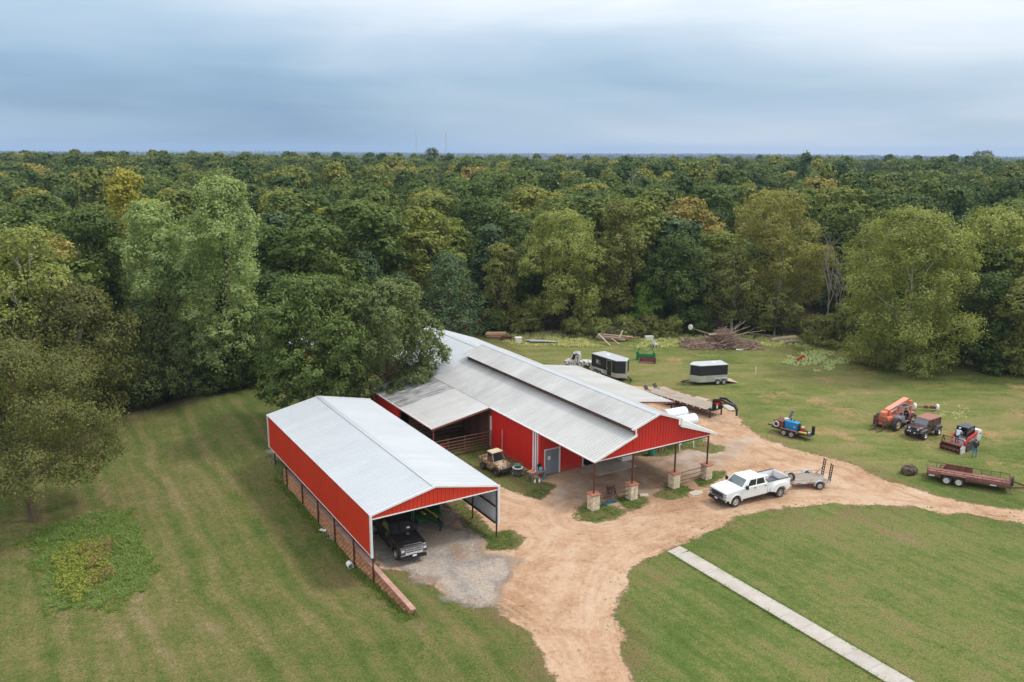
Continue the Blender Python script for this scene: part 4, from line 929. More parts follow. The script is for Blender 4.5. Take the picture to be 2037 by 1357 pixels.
HP = [
 # name, label, foot px, foot py, top py, width px, kind, leaf, n, size, seed, extra
 ('elm_tree', 'fine leaved olive brown tree standing on the mown lawn by the tall grass patch', 66, 1036, 690, 390, 'wide', 'brown_elm', 54000, .18, 11, dict(cb=.19, nl=40, r0=.26, nb=12, lr=(.18, .30), clump=.17, droop=.6, thin=.7)),
 ('oak_tree', 'large dark green oak whose crown overhangs the back of the carport roof', 628, 812, 556, 250, 'wide', 'oak_left', 52000, .29, 12, dict(foot=(-12.3, 31.0), cb=.20, nl=36, r0=.32, lr=(.20, .31), clump=.13)),
 ('oak_tree', 'dense olive green oak crown beside the barn roof, right of the darker oak', 795, 806, 564, 262, 'wide', 'oak_right', 60000, .27, 13, dict(foot=(-4.0, 31.6), cb=.17, nl=44, r0=.32, lr=(.16, .25), clump=.12, cut=.82)),
 ('cottonwood_tree', 'tallest pale green cottonwood rising above the woods left of the barn', 465, 770, 362, 205, 'tall', 'cottonwood', 38000, .31, 14, dict(cb=.12, nl=44, bark='bark', r0=.30, nb=10, lr=(.20, .32))),
 ('cottonwood_tree', 'pale green cottonwood standing left of the tallest cottonwood', 330, 775, 405, 190, 'tall', 'cottonwood', 26000, .33, 15, dict(cb=.10, nl=40, bark='bark', r0=.28, nb=10, lr=(.20, .32))),
 ('juniper_tree', 'feathery olive juniper at the edge of the lawn under the cottonwoods', 300, 795, 600, 190, 'cedar', 'juniper', 16000, .34, 16, dict(cb=.02, nl=26, asp=.4, up=.1, droop=.3, lr=(.28, .42))),
 ('juniper_tree', 'second feathery juniper right of the olive one at the lawn edge', 372, 782, 640, 130, 'cedar', 'juniper', 11000, .34, 17, dict(cb=.02, nl=20, asp=.4, up=.1, droop=.3)),
 ('cedar_tree', 'dark cedar at the lawn edge nearest the overhanging oak', 500, 768, 600, 150, 'cedar', 'dark', 13000, .34, 18, dict(cb=.02, nl=22, asp=.4)),
 ('sycamore_tree', 'pointed yellow green sycamore with white limbs at the left edge of the woods', 95, 850, 455, 190, 'tall', 'sycamore', 17000, .34, 19, dict(cb=.12, nl=24, bark='bark_white', r0=.3, nb=16, lr=(.24, .36), clump=.22)),
 ('sycamore_tree', 'rusty tinged tree between the pointed sycamore and the olive juniper', 165, 850, 580, 230, 'wide', 'brown_elm', 20000, .30, 20, dict(cb=.05, nl=26, bark='bark_white', r0=.25, nb=12, clump=.2)),
 ('broadleaf_tree', 'dark green tree filling the gap behind the leftmost sycamore', 20, 800, 480, 200, 'round', 'dark', 13000, .40, 21, dict(cb=.1, nl=18)),
 ('broadleaf_tree', 'tall dark green tree between pointed sycamore and cottonwoods', 215, 770, 430, 170, 'round', 'dark', 13000, .42, 22, dict(cb=.1, nl=18)),
 ('cedar_tree', 'large blue green cedar standing right behind the back end of the barn roof', 893, 668, 508, 165, 'cedar', 'cedar', 18000, .36, 23, dict(cb=.0, nl=28, asp=.45, lr=(.3, .44))),
 ('cedar_tree', 'smaller blue green cedar just left of the large barn cedar', 800, 672, 545, 100, 'cedar', 'cedar', 11000, .36, 24, dict(cb=.0, nl=22, asp=.45)),
 ('cedar_tree', 'narrow blue green cedar farthest left of the three barn cedars', 735, 676, 505, 130, 'cedar', 'cedar', 12000, .38, 25, dict(cb=.0, nl=22, asp=.45)),
 ('elm_tree', 'light olive tree with hanging twigs right of the large barn cedar', 995, 658, 490, 100, 'tall', 'olive', 11000, .34, 26, dict(cb=.08, nl=18, droop=.8)),
 ('pecan_tree', 'broad yellow green tree highest along the edge behind the shrub row', 1120, 655, 424, 195, 'round', 'sycamore', 30000, .32, 27, dict(lr=(.18, .30), cb=.10, nl=44, r0=.36)),
 ('broadleaf_tree', 'small bright green tree behind the right end of the shrub row', 1280, 655, 565, 82, 'round', 'bright', 9000, .30, 28, dict(cb=.1, nl=16, r0=.14)),
 ('broadleaf_tree', 'green tree with a rust coloured top right of the broad yellow green tree', 1225, 650, 405, 120, 'tall', 'olive', 12000, .40, 29, dict(cb=.1, nl=18)),
 ('broadleaf_tree', 'dark green tree between the bright small tree and the rounded olive sycamore', 1345, 655, 470, 150, 'round', 'dark', 14000, .40, 30, dict(cb=.06, nl=20)),
 ('sycamore_tree', 'rounded olive sycamore behind the brush pile', 1455, 660, 502, 128, 'round', 'olive', 14000, .32, 31, dict(cb=.18, nl=20, bark='bark_white', r0=.24, nb=12)),
 ('sycamore_tree', 'tall orange tinged sycamore with a white trunk above the brush pile', 1540, 655, 385, 205, 'wide', 'sycamore_orange', 30000, .32, 32, dict(lr=(.18, .30), cb=.22, nl=44, bark='bark_white', r0=.42, nb=9, thin=.7)),
 ('broadleaf_tree', 'yellow green bushy tree with forked white stem by the felled logs', 1540, 668, 580, 105, 'round', 'olive', 9000, .32, 33, dict(cb=.15, nl=16, bark='bark_white', r0=.12)),
 ('sycamore_tree', 'big yellow green sycamore standing forward of the woods at the right', 1792, 735, 425, 265, 'wide', 'sycamore', 54000, .30, 34, dict(cb=.02, nl=60, bark='bark_white', r0=.28, nb=12, thin=.7, lr=(.14, .26), clump=.2)),
 ('sycamore_tree', 'slimmer yellow green sycamore joined to the left of the big forward sycamore', 1715, 692, 440, 120, 'tall', 'sycamore', 13000, .34, 35, dict(cb=.10, nl=20, bark='bark_white', r0=.26, nb=12)),
 ('broadleaf_tree', 'dark green tree at the right edge of the field behind the big sycamore', 1950, 730, 545, 150, 'round', 'dark', 14000, .36, 36, dict(cb=.02, nl=20)),
 ('broadleaf_tree', 'olive tree at the far right edge of the field', 2040, 745, 560, 150, 'round', 'olive', 14000, .36, 37, dict(cb=.02, nl=20)),
 ('broadleaf_tree', 'yellow green tree high behind the far right end of the field', 1960, 690, 420, 190, 'round', 'sycamore', 15000, .40, 38, dict(cb=.1, nl=20)),
 ('broadleaf_tree', 'golden yellow tree standing in the canopy behind the left cottonwoods', 275, 640, 343, 120, 'tall', 'yellow', 9000, .50, 39, dict(cb=.3, nl=16)),
 ('broadleaf_tree', 'orange tinted tree right of the tallest cottonwood', 592, 640, 452, 62, 'tall', 'rust', 6000, .40, 40, dict(cb=.3, nl=14)),
 ('broadleaf_tree', 'yellow tree in a gap right of the orange tinted tree', 648, 590, 415, 60, 'tall', 'yellow', 6000, .45, 41, dict(cb=.3, nl=14)),
 ('broadleaf_tree', 'yellow green tree with pink tips above the barn cedars', 868, 610, 452, 90, 'round', 'sycamore_orange', 9000, .40, 42, dict(cb=.2, nl=16)),
 ('pine_tree', 'dark pointed pine beside the gap with the white house', 1660, 470, 322, 62, 'cedar', 'pine', 6000, .55, 43, dict(cb=.1, nl=20)),
 ('pine_tree', 'dark pine left of the pointed one by the gap', 1590, 470, 306, 60, 'cedar', 'pine', 6000, .55, 44, dict(cb=.15, nl=20)),
 ('broadleaf_tree', 'tall dark tree that breaks the horizon below the radio masts', 862, 382, 295, 46, 'round', 'dark', 5000, .7, 45, dict(cb=.3, nl=14)),
 ('broadleaf_tree', 'lone tree that breaks the horizon at the far right', 1945, 385, 302, 56, 'round', 'dark', 5000, .7, 46, dict(cb=.3, nl=14)),
]
BUSH = [
 ('shrub', 'olive shrub forming the left end of the row behind the lumber', 1140, 668, 634, 62), ('shrub', 'olive shrub second from the left in the shrub row', 1190, 668, 636, 70), ('shrub', 'olive shrub in the middle of the shrub row', 1240, 668, 632, 72),
 ('shrub', 'tallest olive shrub right of the middle of the row', 1292, 668, 628, 72), ('shrub', 'olive shrub ending the row beside the brush pile', 1335, 669, 634, 58),
 ('shrub', 'dark rounded bush behind the brush pile with trailing vines', 1385, 662, 610, 80), ('shrub', 'dark bush under the woods left of the shrub row', 1045, 662, 618, 70), ('shrub', 'low dark bush at the foot of the light olive tree', 985, 664, 622, 60),
 ('shrub', 'leafy bush between the juniper and the lawn at the left', 235, 815, 735, 90), ('shrub', 'dark bush at the lawn edge behind the fine leaved tree', 150, 850, 720, 150), ('shrub', 'dark bush in the shade left of the forward sycamore', 1655, 690, 628, 90), ('shrub', 'dark bush at the right edge of the field beyond the sycamore', 1990, 742, 680, 100),
 ('shrub', 'dark bush filling the gap under the bare dead trees', 1625, 684, 628, 80), ('shrub', 'low bush in shadow under the cedar by the oak', 440, 778, 715, 90), ('shrub', 'spreading bush at the foot of the forward sycamore', 1775, 732, 668, 120),
]
for h_ in HP: hero(*h_[:11], **h_[11])
for i, (nm, lb, px, pb, pt, wp) in enumerate(BUSH):
    hero(nm, lb, px, pb, pt, wp, 'bush', 'shrub' if i < 5 else ('dark' if i % 2 else 'olive'), 6500, .26, 60 + i, cb=0.0, nl=14, cat='shrub', lr=(.3, .45))
# bare dead trees
def dead_tree(label, px, pyb, pyt, seed, spread=.32):
    p, H, mpp = stand(px, pyb, pyt); r = random.Random(seed); b = MB()
    def grow(a, d, ln, w, lev):
        e = a + d * ln; b.tube([a, a.lerp(e, .5) + Vector((r.uniform(-.06, .06), r.uniform(-.06, .06), 0)) * ln, e], [w, w * .8, w * .55], 5 if lev < 2 else 4)
        if lev >= 4: return
        for k in range(3 if lev else 4):
            nd = (d + Vector((r.uniform(-1, 1), r.uniform(-1, 1), r.uniform(-.1, .5))) * (spread + .18 * lev)).normalized()
            grow(a.lerp(e, r.uniform(.55, 1.0)), nd, ln * r.uniform(.45, .68), w * .52, lev + 1)
    grow(Vector((0, 0, -.3)), Vector((r.uniform(-.05, .05), 0, 1)), H * .52, .17, 0)
    root = thing('dead_tree', label, 'tree', p); b.build('trunk', M['dead_wood'], root)
dead_tree('bare grey dead tree between the orange sycamore and the forward sycamore', 1640, 672, 455, 5)
dead_tree('leaning bare dead tree just right of the taller bare one', 1662, 680, 520, 6, .42)
dead_tree('pale bare snag in the canopy above the yellow green barn cedars', 935, 560, 440, 9, .4); dead_tree('thin bare tree in the canopy right of the orange tinged sycamore', 1425, 540, 418, 10, .4)
dead_tree('bare dead tree standing out of the canopy far behind the shrub row', 1253, 480, 332, 8, .4)

# ---- the forest: kinds of crown shared by all the trees in it
KINDS = []
def kind_of(H, R, kd, n, size, seed, leaf='forest', cb=.16, nl=18):
    lobes = make_lobes(H, R, kd, seed, nl, cb, (.20, .34)); return crown_mesh('crown', lobes, n, size, seed, LF[leaf]), trunk_mesh('trunk', lobes, H, .28, seed, M['bark'], cb, 5)
for s_ in range(6): KINDS.append(kind_of(15.5, 5.2 + .3 * (s_ % 3), ['round', 'wide', 'tall'][s_ % 3], 9000, .47, 100 + s_, nl=22))
KINDS.append(kind_of(13.5, 3.6, 'cedar', 8000, .46, 120, 'cedar', .05, 24))
FAR = []
for s_ in range(5): FAR.append(kind_of([15.5, 13.5, 16.5, 14.5, 15][s_], [5.6, 6.6, 4.6, 5.2, 6.2][s_], ['round', 'wide', 'tall', 'round', 'wide'][s_ % 5], 4200, .72, 140 + s_, nl=22))
r_ = random.Random(21); cand = []
woodP = np.array(WOOD)
sp = 8.6
ys = np.arange(80, 640, sp); xs = np.arange(-420, 430, sp)
XX, YY = np.meshgrid(xs, ys); XX = XX + RNG.uniform(-3.4, 3.4, XX.shape); YY = YY + RNG.uniform(-3.4, 3.4, YY.shape)
ok = (np.abs(XX) < YY * .66 + 22) & (sdist(XX, YY, WOOD) > 5.0)
clear_ = gpx([(1690, 345), (1716, 350), (1705, 378), (1660, 412), (1612, 418), (1640, 385)])
def clearing(x, y):       # a meadow with houses far back on the right, and a pale field near the crest
    return gapzone(x, y)
ok &= ~clearing(XX, YY)
PX_ = np.stack([XX[ok], YY[ok]], 1); PX_ = PX_[np.argsort(np.hypot(PX_[:, 0], PX_[:, 1]))]
NIND = 300 - HEROES - 4
fl = 'broadleaf tree forming part of the closed green forest canopy behind the field and barn'
fc = 'dark evergreen cedar among the broadleaf trees of the forest'
indiv = 0; stuffpts = []
heropos = [o.location for o in bpy.data.objects if o.get('category') == 'tree']
for (x, y) in PX_:
    if min((hypot(x - h.x, y - h.y) for h in heropos)) < 3.2: continue
    s = r_.choice([r_.uniform(.62, .9), r_.uniform(.85, 1.2), r_.uniform(1.1, 1.5)]); zz = tz(x, y); rot = r_.uniform(0, 6.28)
    if indiv < NIND:
        ce_ = r_.random() < .10; k = 6 if ce_ else r_.randrange(6)
        zx = 0 if x / y < -.20 else (1 if x / y < .14 else 2); dz = hypot(x, y); zd = 0 if dz < 150 else (1 if dz < 185 else 2)
        where = ['front rows', 'middle rows', 'back canopy'][zd] + ' of the forest ' + ['behind the left cottonwoods', 'behind the barn', 'behind the forward sycamore'][zx]
        root = thing('cedar_tree' if ce_ else 'broadleaf_tree', ('dark evergreen cedar in the ' if ce_ else 'green broadleaf tree in the ') + where, 'tree', (x, y, zz - .2), rot, ('cedars in the ' if ce_ else 'broadleaf trees in the ') + where)
        root.scale = (s * r_.uniform(.95, 1.25), s * r_.uniform(.95, 1.25), min(1.25, s * r_.uniform(.85, 1.1)))
        link('crown', KINDS[k][0], root); link('trunk', KINDS[k][1], root); indiv += 1
    elif r_.random() < .72: s *= 1.2; stuffpts.append((x, y, zz - .2, min(1.28, s) * r_.uniform(.9, 1.08), rot, r_.randrange(5)))
# woods on the plain, out to the horizon
w2 = []
while len(w2) < 9000:
    d = 600 * (13 ** r_.random()); a = r_.uniform(-.62, .62); x, y = d * sin(a), d * cos(a)
    if d < 640 and sdist(np.array([x]), np.array([y]), WOOD)[0] > 0: continue
    if vnoise(x, y, 1 / 520, 5) * .6 + vnoise(x, y, 1 / 170, 9) * .4 < .47 + .05 * (d > 2500): continue
    s = r_.uniform(.8, 1.2); w2.append((x, y, tz(x, y) - .5, s, r_.uniform(0, 6.28), r_.randrange(5)))
kc = bpy.data.collections.new('crown_kinds')
for i, (cm, tm) in enumerate(FAR):
    # each kind stands once in the forest itself; the mass repeats it
    x, y, zz, s, rot, _ = stuffpts[i * 7]
    root = thing('broadleaf_tree', 'green tree far back in the canopy where single crowns can hardly be told apart', 'tree', (x, y, zz), rot, 'trees of the far canopy'); root.scale = (s, s, s)
    c = link('crown', cm, root); link('trunk', tm, root); kc.objects.link(c)
def scatter(name, pts, kind='stuff', label=None):
    P = np.array(pts); me = bpy.data.meshes.new(name); me.vertices.add(len(P)); me.vertices.foreach_set('co', np.ascontiguousarray(P[:, :3], np.float32).ravel())
    for nm, col in (('sc', 3), ('rot', 4)): attr(me, nm, P[:, col])
    a = me.attributes.new('kind', 'INT', 'POINT'); a.data.foreach_set('value', P[:, 5].astype(np.int32))
    o = link(name, me, kind=kind)
    ng = bpy.data.node_groups.new(name, 'GeometryNodeTree'); ng.interface.new_socket('Geometry', in_out='INPUT', socket_type='NodeSocketGeometry'); ng.interface.new_socket('Geometry', in_out='OUTPUT', socket_type='NodeSocketGeometry')
    gi = ng.nodes.new('NodeGroupInput'); go = ng.nodes.new('NodeGroupOutput'); ci = ng.nodes.new('GeometryNodeCollectionInfo'); ip = ng.nodes.new('GeometryNodeInstanceOnPoints')
    ci.inputs['Collection'].default_value = kc; ci.inputs['Separate Children'].default_value = True; ci.inputs['Reset Children'].default_value = True
    ip.inputs['Pick Instance'].default_value = True
    def na(nm, ty): 
        n = ng.nodes.new('GeometryNodeInputNamedAttribute'); n.data_type = ty; n.inputs['Name'].default_value = nm; return n.outputs['Attribute']
    cx = ng.nodes.new('ShaderNodeCombineXYZ'); ng.links.new(na('rot', 'FLOAT'), cx.inputs[2])
    ng.links.new(gi.outputs[0], ip.inputs['Points']); ng.links.new(ci.outputs[0], ip.inputs['Instance']); ng.links.new(na('kind', 'INT'), ip.inputs['Instance Index'])
    ng.links.new(cx.outputs[0], ip.inputs['Rotation']); ng.links.new(na('sc', 'FLOAT'), ip.inputs['Scale']); ng.links.new(ip.outputs[0], go.inputs[0])
    md = o.modifiers.new('scatter', 'NODES'); md.node_group = ng
    if label: o['label'] = label
    return o
skip = {i * 7 for i in range(5)}
scatter('forest', [p for i, p in enumerate(stuffpts) if i not in skip])
scatter('distant_woods', w2)
print('trees', HEROES, indiv, len(stuffpts), len(w2))
# undergrowth closing the foot of the wood
def soup(name, V, F, rnd, material, kind='stuff'):
    me = arr_mesh(name, V, F); attr(me, 'rnd', rnd[:len(me.polygons)], 'FACE'); me.materials.append(material); return link(name, me, kind=kind)
lob = []
edge = np.array(WOOD)[0:21]
for i in range(len(edge) - 1):
    a, b = edge[i], edge[i + 1]; ln = hypot(*(b - a))
    for k in range(int(ln / 1.7)):
        f = r_.random(); n_ = np.array([-(b - a)[1], (b - a)[0]]) / ln; off = r_.uniform(.5, 8)
        if (n_ @ np.array([0, 1])) < 0: n_ = -n_
        q = a + (b - a) * f + n_ * off
        if hypot(*q) > 230 or abs(q[0]) > q[1] * .66 + 15: continue
        k_ = r_.uniform(.8, 1.9); lob.append((q[0], q[1], tz(*q) + k_ * .6, k_, k_ * .9))
lob = np.array(lob)
V, F, rnd = leaf_cloud(lob, 34000, .36, 77, cut=.5, zmin=-3); soup('undergrowth', V, F, rnd, LF['dark'])
# ---- grasses
def tufts(name, pos, hgt, nb, width, material, seed, lean=.5, flower=None):
    g = np.random.default_rng(seed); P = np.repeat(pos, nb, axis=0); h = np.repeat(hgt, nb) * g.uniform(.5, 1.2, len(P)); n = len(P)
    a = g.uniform(0, 2 * pi, n); r = g.uniform(0, .16, n) * np.clip(h * 2, .6, 2); b0 = P + np.stack([np.cos(a) * r, np.sin(a) * r, np.full(n, -.02)], 1)
    la = a + g.normal(0, .7, n); le = h * g.uniform(.1, lean, n); tip = b0 + np.stack([np.cos(la) * le, np.sin(la) * le, h], 1)
    w = width * g.uniform(.6, 1.4, n); sx = np.stack([-np.sin(la) * w / 2, np.cos(la) * w / 2, np.zeros(n)], 1); md = b0 * .45 + tip * .55; md[:, 2] += h * .10
    V = np.stack([b0 - sx * .7, b0 + sx * .7, md + sx, tip, md - sx], 1).reshape(-1, 3); F = np.arange(n * 5).reshape(n, 5)
    return soup(name, V, F, g.random(n), material)
def pts_in(poly, n, seed, jit=.5, thr=None):
    g = np.random.default_rng(seed); P = np.array(poly); x = g.uniform(P[:, 0].min() - 1, P[:, 0].max() + 1, n * 3); y = g.uniform(P[:, 1].min() - 1, P[:, 1].max() + 1, n * 3)
    d = sdist(x, y, poly) + (fnoise(x, y, .5, seed) - .5) * 2 * jit; k = d > 0
    if thr: k &= fnoise(x, y, .45, seed + 3) > thr
    x, y = x[k][:n], y[k][:n]; return np.stack([x, y, terrain(x, y)], 1)
one('grass_green', (0.088, 0.122, 0.028), .45); one('grass_blue', (0.115, 0.158, 0.052), .5); one('weed_yellow', (0.150, 0.165, 0.036), .4); one('weed_brown', (0.16, 0.11, 0.05), .35); one('weed_pale', (0.27, 0.27, 0.15), .45); one('weed_white', (0.30, 0.33, 0.21), .4); one('grass_dark', (0.072, 0.100, 0.026), .45)
def gz(pts, z): return [tuple(at(px, py, z)[:2]) for px, py in pts]
PATCH = gz([(62, 1068), (120, 1035), (215, 1013), (262, 1030), (292, 1085), (288, 1165), (240, 1190), (190, 1212), (122, 1206), (95, 1140)], -1.15)
pp = pts_in(PATCH, 2600, 5, 1.3); tufts('tall_grass', pp, RNG.uniform(.10, .30, len(pp)) * (.6 + .8 * fnoise(pp[:, 0], pp[:, 1], .5, 77)), 8, .04, LF['grass_blue'], 5, 2.2)
WEED = gz([(105, 1100), (150, 1078), (205, 1085), (215, 1120), (190, 1160), (150, 1195), (118, 1180)], -1.1)
po = pts_in(PATCH, 2200, 15, 3.0); tufts('tall_grass', po, RNG.uniform(.06, .22, len(po)), 7, .035, LF['grass_green'], 15, 2.0)
pw = pts_in(WEED, 900, 6); 
V, F, rnd = leaf_cloud([(p[0], p[1], p[2] + .24, .36, .26) for p in pw[:300]], 9000, .13, 6, cut=.1, ncl=10, zmin=-3); soup('yellow_weeds', V, F, rnd, LF['weed_yellow'])
V, F, rnd = leaf_cloud([(p[0], p[1], p[2] + .38, .34, .34) for p in pts_in(gz([(165, 1085), (215, 1078), (222, 1150), (180, 1165)], -1.1), 60, 16)], 1500, .12, 8, cut=.1, ncl=8, zmin=-3); soup('brown_weeds', V, F, rnd, LF['weed_brown'])
# islands of grass on the drive and its fringes
isl = np.concatenate([pts_in(q, 420 if len(q) > 8 else 240, 30 + i, .5, .36) for i, q in enumerate(ISLES)]); isl[:, 2] = 0.0
tufts('island_grass', isl, RNG.uniform(.05, .13, len(isl)), 9, .035, LF['grass_dark'], 31, 2.0)
dv = np.array(DRIVE); fr = []
for i in range(len(dv)):
    a, b = dv[i], dv[(i + 1) % len(dv)]; ln = hypot(*(b - a))
    if max(hypot(*a), hypot(*b)) > 110 or abs(ln) > 60: continue
    for k in range(int(ln * 9)): q = a + (b - a) * r_.random() + RNG.normal(0, .55, 2); fr.append((q[0], q[1], float(terrain(*q))))
fr = np.array(fr); fr = fr[fnoise(fr[:, 0], fr[:, 1], .6, 41) > .46]
uvq = np.array([to_uv(*q[:2]) for q in fr]); fr = fr[~((uvq[:, 0] < -8) & (uvq[:, 0] > -18.4) & (uvq[:, 1] > -.2))]
tufts('verge_grass', fr, RNG.uniform(.04, .13, len(fr)), 8, .03, LF['grass_green'], 42, 1.0)
# rough grass and white-topped weeds along the back of the field
BACK = gpx([(965, 655), (1130, 664), (1350, 668), (1500, 668), (1610, 670), (1690, 690), (1640, 702), (1560, 690), (1370, 690), (1270, 692), (1160, 690), (1050, 690), (960, 672)])
bk = pts_in(BACK, 3400, 51, 2.0)
for cx_, cy_, rx_, ry_ in ((15.2, 118.6, 4.2, 3.4), (30.1, 116.5, 6.0, 3.4), (4.2, 117.6, 2.6, 1.6), (-2.6, 120.5, 2.6, 2.0), (20.5, 115.2, 1.0, 1.2)): bk = bk[((bk[:, 0] - cx_) / rx_) ** 2 + ((bk[:, 1] - cy_) / ry_) ** 2 > 1]
if 1: tufts('rough_grass', bk, RNG.uniform(.12, .42, len(bk)), 9, .06, LF['weed_pale'], 52, 1.6)
WH = gpx([(1560, 712), (1600, 702), (1660, 702), (1690, 715), (1660, 735), (1620, 738), (1570, 725)]); wh = pts_in(WH, 520, 53, 3, .42)
tufts('white_weeds', wh, RNG.uniform(.12, .4, len(wh)), 8, .05, LF['weed_white'], 54, .9)
WH2 = np.concatenate([pts_in(gpx(q), 80, 55 + i, 2.0, .40) for i, q in enumerate([[(1822, 800), (1850, 798), (1850, 815), (1825, 815)], [(1866, 798), (1890, 796), (1895, 812), (1868, 815)], [(1870, 818), (1920, 812), (1915, 835), (1880, 832)]])])
tufts('white_weeds', WH2, RNG.uniform(.06, .18, len(WH2)), 7, .04, LF['weed_white'], 58, .9)
# lawn: taller clumps and growth against the block wall
gw = RNG.uniform(-6.5, 22, 1500); gwp = [uv(-18.56 - abs(RNG.normal(0, .35)), q) for q in gw]; gwp = np.array([(q.x, q.y, tz(q.x, q.y)) for q in gwp])
tufts('wall_grass', gwp, RNG.uniform(.06, .2, len(gwp)), 8, .03, LF['grass_green'], 61, 1.6)

# clumps standing a little proud of the mown lawns, and grass creeping over the path edges
g_ = np.random.default_rng(90); lx, ly = g_.uniform(-45, 60, 60000), g_.uniform(26, 92, 60000)
lu, lv = to_uv(lx, ly); kk = (np.abs(lx) < ly * .66 + 3) & (fnoise(lx, ly, .35, 91) > .50) & (sdist(lx, ly, DRIVE) < -.3) & (sdist(lx, ly, PAD) < -.3) & ~((lu > -19) & (lu < 14) & (lv > -.5)) & ~((lu > .1) & (lu < 1.6) & (lv < -7.6)) & (sdist(lx, ly, WOOD) < 0)
lx, ly = lx[kk][:15000], ly[kk][:15000]; lp = np.stack([lx, ly, terrain(lx, ly)], 1)
hf = len(lp) // 2
tufts('lawn_clumps', lp[:hf], RNG.uniform(.02, .065, hf), 7, .03, LF['grass_green'], 92, 2.4); tufts('lawn_clumps', lp[hf:], RNG.uniform(.02, .06, len(lp) - hf), 7, .03, LF['grass_dark'], 93, 2.4)
pe = np.array([uv(.86 + sg * (.67 + abs(RNG.normal(0, .07))) - sg * .05, -8.6 - RNG.uniform(0, 22)) for sg in (-1, 1) for _ in range(900)]); pe[:, 2] = 0
tufts('path_edge_grass', pe, RNG.uniform(.04, .13, len(pe)), 7, .025, LF['grass_green'], 94, 2.2)
# ================================================================ VEHICLES
def arc(cx, cz, r, a0, a1, n=8):
    return [(cx + r * cos(a0 + (a1 - a0) * i / n), cz + r * sin(a0 + (a1 - a0) * i / n)) for i in range(n + 1)]
def wheel(parent, c, r, w, rim='steel_white', side=1, rr=.60, spokes=0, hub='black_matte', dual=False):
    b = MB(); k = w / 2
    b.lathe([(r * rr * .98, -k * .2), (r * rr * .98, -k * .9), (r * .90, -k), (r * .985, -k * .72), (r, -k * .4), (r, k * .4), (r * .985, k * .72), (r * .90, k), (r * rr * .98, k * .9), (r * rr * .98, k * .2)], axis='Y', n=20, cap=False)
    o = b.build('wheel', M['rubber'], parent, smooth=50); o.location = c
    d = MB(); s = side
    d.lathe([(r * rr * 1.03, s * k * .93), (r * rr * .95, s * k * .90), (r * rr * .86, s * k * (.55 if not dual else .1)), (r * .24, s * k * (.66 if not dual else .2)), (r * .20, s * k * .9), (r * .001, s * k * .92)], axis='Y', n=16, cap=False); d.lathe([(r * rr * .97, -s * k * .5), (.001, -s * k * .5)], axis='Y', n=16, cap=False)
    d.slot(1)
    if spokes:
        for i in range(spokes):
            a = 2 * pi * (i + .5) / spokes; d.box((r * rr * .52 * cos(a), s * k * .66, r * rr * .52 * sin(a)), (r * .13, .02, r * .17), ry=-a)
    else:
        for i in range(6):
            a = 2 * pi * i / 6; d.box((r * rr * .55 * cos(a), s * k * .60, r * rr * .55 * sin(a)), (r * .09, .05, r * .07), ry=-a)
    d.build('rim', [M[rim], M[hub]], o, smooth=40)
    return o
def bil(A, B, C, Dd, u, v):
    A, B, C, Dd = map(Vector, (A, B, C, Dd)); return (A.lerp(B, u)).lerp(Dd.lerp(C, u), v)
def pane(parent, name, A, B, C, Dd, u0, u1, v0, v1, m, off=.008):
    p = [bil(A, B, C, Dd, u, v) for u, v in ((u0, v0), (u1, v0), (u1, v1), (u0, v1))]
    n = (p[1] - p[0]).cross(p[3] - p[0]).normalized()
    return MB().hexa([q - n * .006 for q in p] + [q + n * off for q in p]).build(name, m, parent)
def frustum(x0, x1, yb, zb, x2, x3, yt, zt):       # x0>x1 front/back at the base, x2>x3 at the top
    return [(x0, yb, zb), (x1, yb, zb), (x1, -yb, zb), (x0, -yb, zb), (x2, yt, zt), (x3, yt, zt), (x3, -yt, zt), (x2, -yt, zt)]
def greenhouse(root, q, paint, glassf, glass, sides, bev=.05, roofname='roof'):
    MB().hexa(q).build('cab', paint, root, bevel=bev, smooth=35)
    fl, bl, br, fr, FL, BL, BR, FR = q
    pane(root, 'windshield', fr, fl, FL, FR, .06, .94, .08, .92, glassf)
    pane(root, 'rear_window', bl, br, BR, BL, .12, .88, .18, .88, glass)
    for a, b_ in sides:      # fractions along the side from front
        pane(root, 'side_window', fl, bl, BL, FL, a, b_, .10, .86, glass)
        pane(root, 'side_window', br, fr, FR, BR, 1 - b_, 1 - a, .10, .86, glass)
